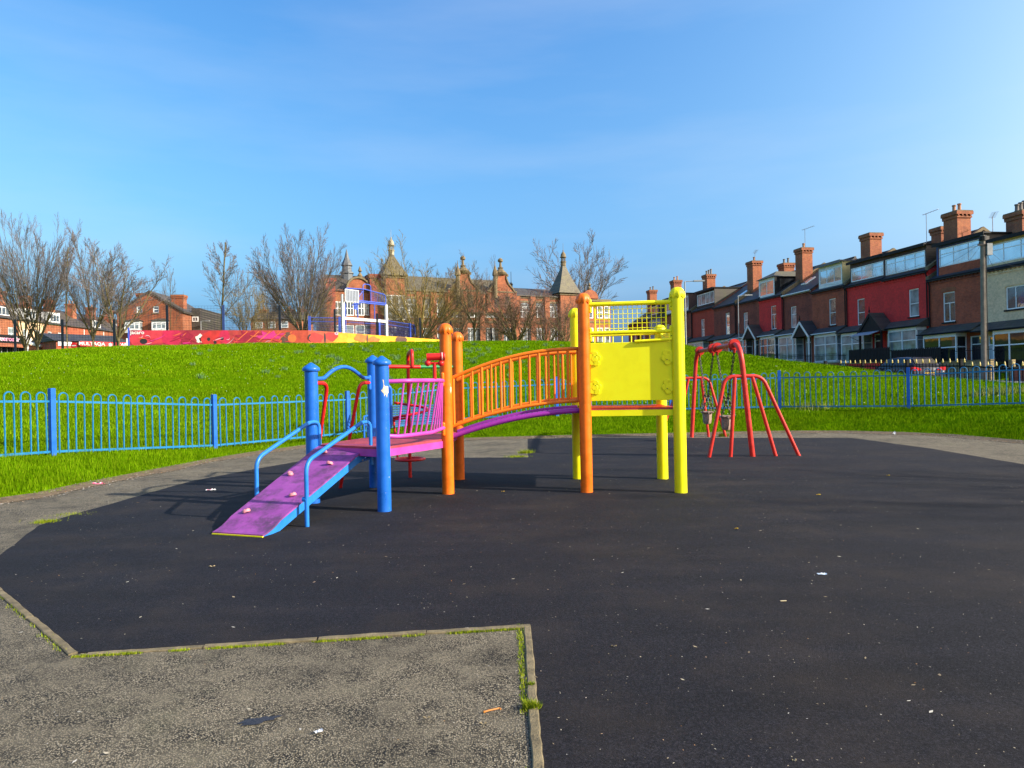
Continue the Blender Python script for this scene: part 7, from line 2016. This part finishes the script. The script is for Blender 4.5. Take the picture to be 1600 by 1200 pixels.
OPEN = dict(fork=0.22, n1=10, spread=0.95, up=0.3, n2=11, n3=7, n4=5, len2=0.5, len3=0.58, len4=0.6, a2=0.6)
LEAD = dict(leader=1, fork=0.3, n1=13, spread=0.8, up=0.4, n2=9, n3=6, n4=4, len3=0.55, len4=0.55, r0=0.14, len2=0.5)
BUSH = dict(fork=0.07, n1=11, spread=1.0, up=0.05, n2=11, n3=7, n4=5, a2=0.75, a3=0.7, len3=0.55, len4=0.6, len2=0.6, k2=0.8, l1=(0.7, 0.95), wob=0.11)
def place(px, base, top, D, wpx, seed, style, label, **kw):
    p = AT(px, base, D); g = terr1(p.x, p.y)
    H = EYE + (600-(px-800)*ROLL-top)/FOC*D - g
    return bare_tree(seed, H, label, (p.x, p.y, g-0.05), style, W=wpx/FOC*D, **kw)
tot = 0
tot += place(50, 548, 334, 62, 118, 3, dict(VASE, trunks=2, gap=1.3, r0=0.22, n1=12), 'large bare tree with twin trunks at the left edge of the picture', dens=0.85, bark='bark')
tot += place(106, 546, 385, 60, 46, 14, dict(LEAD, r0=0.13, n1=10), 'slender bare tree just right of the twin trunked one')
tot += place(146, 545, 350, 62, 100, 5, dict(VASE, n1=9, r0=0.24, fork=0.22), 'tall open bare tree third from the left, in front of the cafe')
tot += place(182, 543, 383, 61, 110, 26, dict(OPEN, r0=0.18, n1=7, spread=0.9), 'wide spreading bare tree left of the gable end house')
tot += place(268, 520, 418, 70, 34, 7, dict(LEAD, r0=0.08, n1=9, n4=1), 'small thin bare tree in front of the gable end house')
tot += place(346, 518, 374, 68, 78, 8, dict(LEAD, r0=0.16, n1=13), 'slim bare tree standing alone against the sky left of the shrubs')
tot += place(384, 520, 415, 76, 74, 9, dict(BUSH, r0=0.2, fork=0.12), 'low bushy bare tree left of the big round one', twig='twig_olive')
tot += place(420, 520, 420, 84, 66, 19, dict(BUSH, r0=0.2, fork=0.12, spread=.8), 'second bushy bare tree tucked behind the big round one', twig='twig_brown')
tot += place(474, 522, 350, 68, 136, 10, dict(VASE, r0=0.25, n1=17, spread=1.0), 'big round crowned bare tree left of the blue goal unit')
tot += place(506, 520, 440, 92, 50, 40, dict(BUSH, spread=.6), 'dark bare shrub between the round tree and the school', twig='twig_olive')
tot += place(655, 530, 376, 82, 165, 11, dict(VASE, r0=0.22, n1=15, spread=1.1, fork=0.1), 'yellow green barked tree spreading in front of the school spire', dens=0.72, bark='bark_y', twig='twig_olive')
tot += place(690, 530, 425, 88, 90, 31, dict(BUSH, spread=.9), 'tangled bare tree in front of the left school windows', dens=0.8, bark='bark_y', twig='twig_olive')
tot += place(742, 532, 398, 80, 78, 12, dict(OPEN, r0=0.22, n1=8, fork=0.3), 'bare tree between the two Dutch gables of the school', twig='twig_brown')
tot += place(806, 532, 440, 80, 110, 13, dict(BUSH, r0=0.26, fork=0.14), 'low spreading dark bare tree before the right school gable', twig='twig_red')
tot += place(852, 532, 446, 84, 86, 41, dict(BUSH, r0=0.2), 'reddish twiggy thicket tree in front of the right school roof', twig='twig_red')
tot += place(884, 534, 455, 78, 70, 42, dict(BUSH, r0=0.2), 'dense reddish bush beside the orange post top', twig='twig_red')
tot += place(712, 532, 440, 86, 80, 51, dict(BUSH, r0=0.2), 'brown bushy bare tree below the left Dutch gable', twig='twig_brown')
tot += place(776, 532, 446, 90, 70, 52, dict(BUSH, r0=0.2), 'brown bushy bare tree below the right Dutch gable', twig='twig_brown')
tot += place(630, 528, 432, 90, 80, 53, dict(BUSH, r0=0.2), 'olive bushy bare tree at the foot of the school spire', twig='twig_olive')
tot += place(905, 520, 362, 150, 128, 15, dict(OPEN, r0=0.36, n1=12, fork=0.3, spread=0.9, n2=8), 'large bare tree rising behind the right school spire', twig='twig_purple')
tot += place(602, 520, 402, 96, 60, 45, dict(LEAD, r0=0.14, n1=10), 'thin bare tree left of the tall school spire')
bare_tree(77, 9.0, 'unseen bare tree out of view to the right, its thin branch shadows crossing the rubber', (20.5, 3.6, terr1(20.5, 3.6)-0.05), dict(OPEN, r0=0.16, n1=8, n4=3), W=5.5)  # unseen tree, placed out of view to cast branch shadows on the rubber
print('tree faces', tot)

# ------------------------------------------------------------------ daffodil clumps on the hill
M['daff'] = blade_material('daffodil_leaf', (0.06, 0.15, 0.04), (0.11, 0.22, 0.08), (0.22, 0.32, 0.17))
def clump_mesh(seed):
    r = random.Random(seed); mb = MB()
    for i in range(46):
        a = r.uniform(0, 2*PI); rr = r.uniform(0, .24); h = r.uniform(.16, .36); b0 = Vector((rr*math.cos(a), rr*math.sin(a), 0)); o_ = Vector((math.cos(a), math.sin(a), 0))*r.uniform(0, .12)
        s_ = perp(Vector((0, 0, 1)), r); s_.z = 0; s_ = s_*0.012
        mb.quad(b0-s_, b0+s_, b0+o_+s_*.8+Zv(h*.7), b0+o_-s_*.8+Zv(h*.7)); mb.poly([b0+o_-s_*.8+Zv(h*.7), b0+o_+s_*.8+Zv(h*.7), b0+o_*1.7+Zv(h)])
    return mb.mesh('daffodil_clump', M['daff'], fixn=False)
cms = [clump_mesh(s_) for s_ in range(4)]
r = random.Random(5); nC = 0
while nC < 130:
    px, py = r.gauss(720, 190), 540 + abs(r.gauss(0, 26))
    if not (300 < px < 1020): continue
    for D in np.arange(24, 52, 0.5):
        p = AT(px, py, float(D))
        if terr1(p.x, p.y) >= p.z: break
    else: continue
    o_ = obj('daffodil_clump', cms[nC % 4], None, (p.x, p.y, terr1(p.x, p.y)-0.01), r.uniform(0, 6)); s_ = r.uniform(.35, .85); o_.scale = (s_, s_, s_)
    tag(o_, 'pale green daffodil leaf clump growing on the grass hill', 'plant', 'daffodil clumps on the hill'); nC += 1
# tiny daisies and petals on the hill: uncountable
n = 500
X = rng.uniform(-24, 18, n); Y = rng.uniform(21, 50, n); dd_ = sdist(X, Y); k = (dd_ > 2) & (ROWA-ROWB*Y-X > 13); X, Y = X[k], Y[k]
V = np.empty((len(X), 3, 3), np.float32); Z = terr(X, Y)+0.07
for j, (a, c_) in enumerate(((-1, 0), (1, 0), (0, 1.4))): V[:, j] = np.stack([X+a*.014, Y, Z+c_*.02], 1)
me = bpy.data.meshes.new('daisies'); n = len(X); me.vertices.add(3*n); me.vertices.foreach_set('co', V.ravel()); me.loops.add(3*n); me.loops.foreach_set('vertex_index', np.arange(3*n, dtype=np.int32)); me.polygons.add(n); me.polygons.foreach_set('loop_start', np.arange(0, 3*n, 3, dtype=np.int32)); me.update(calc_edges=True)
m, nt, b = _nt('daisy_petals'); gi = nt.nodes.new('ShaderNodeNewGeometry'); nt.links.new(ramp(nt, gi.outputs['Random Per Island'], [(0.0, (0.7, 0.7, 0.66)), (0.7, (0.6, 0.62, 0.5)), (0.9, (0.75, 0.6, 0.05))]), b.inputs['Base Color']); me.materials.append(m)
o_ = obj('daisies', me); tag(o_, kind='stuff')
# coarse tussocks by the fence foot at right
M['tuss'] = blade_material('dry_tussock', (0.10, 0.16, 0.01), (0.26, 0.30, 0.06), (0.42, 0.40, 0.15))
PX = []; PY = []
for (px, py, s_, n) in ((1560, 646, .5, 700), (1278, 650, .3, 120), (1255, 650, .2, 80)):
    p = AT(px, py, 22.5 if px > 500 else 13)
    for _ in range(n): PX.append(p.x+random.gauss(0, s_)); PY.append(p.y+random.gauss(0, .25))
PX, PY = np.array(PX), np.array(PY)
o_ = blades('tussock_grass', PX, PY, 0.22, 0.01, M['tuss'], lean=0.8); tag(o_, kind='stuff')
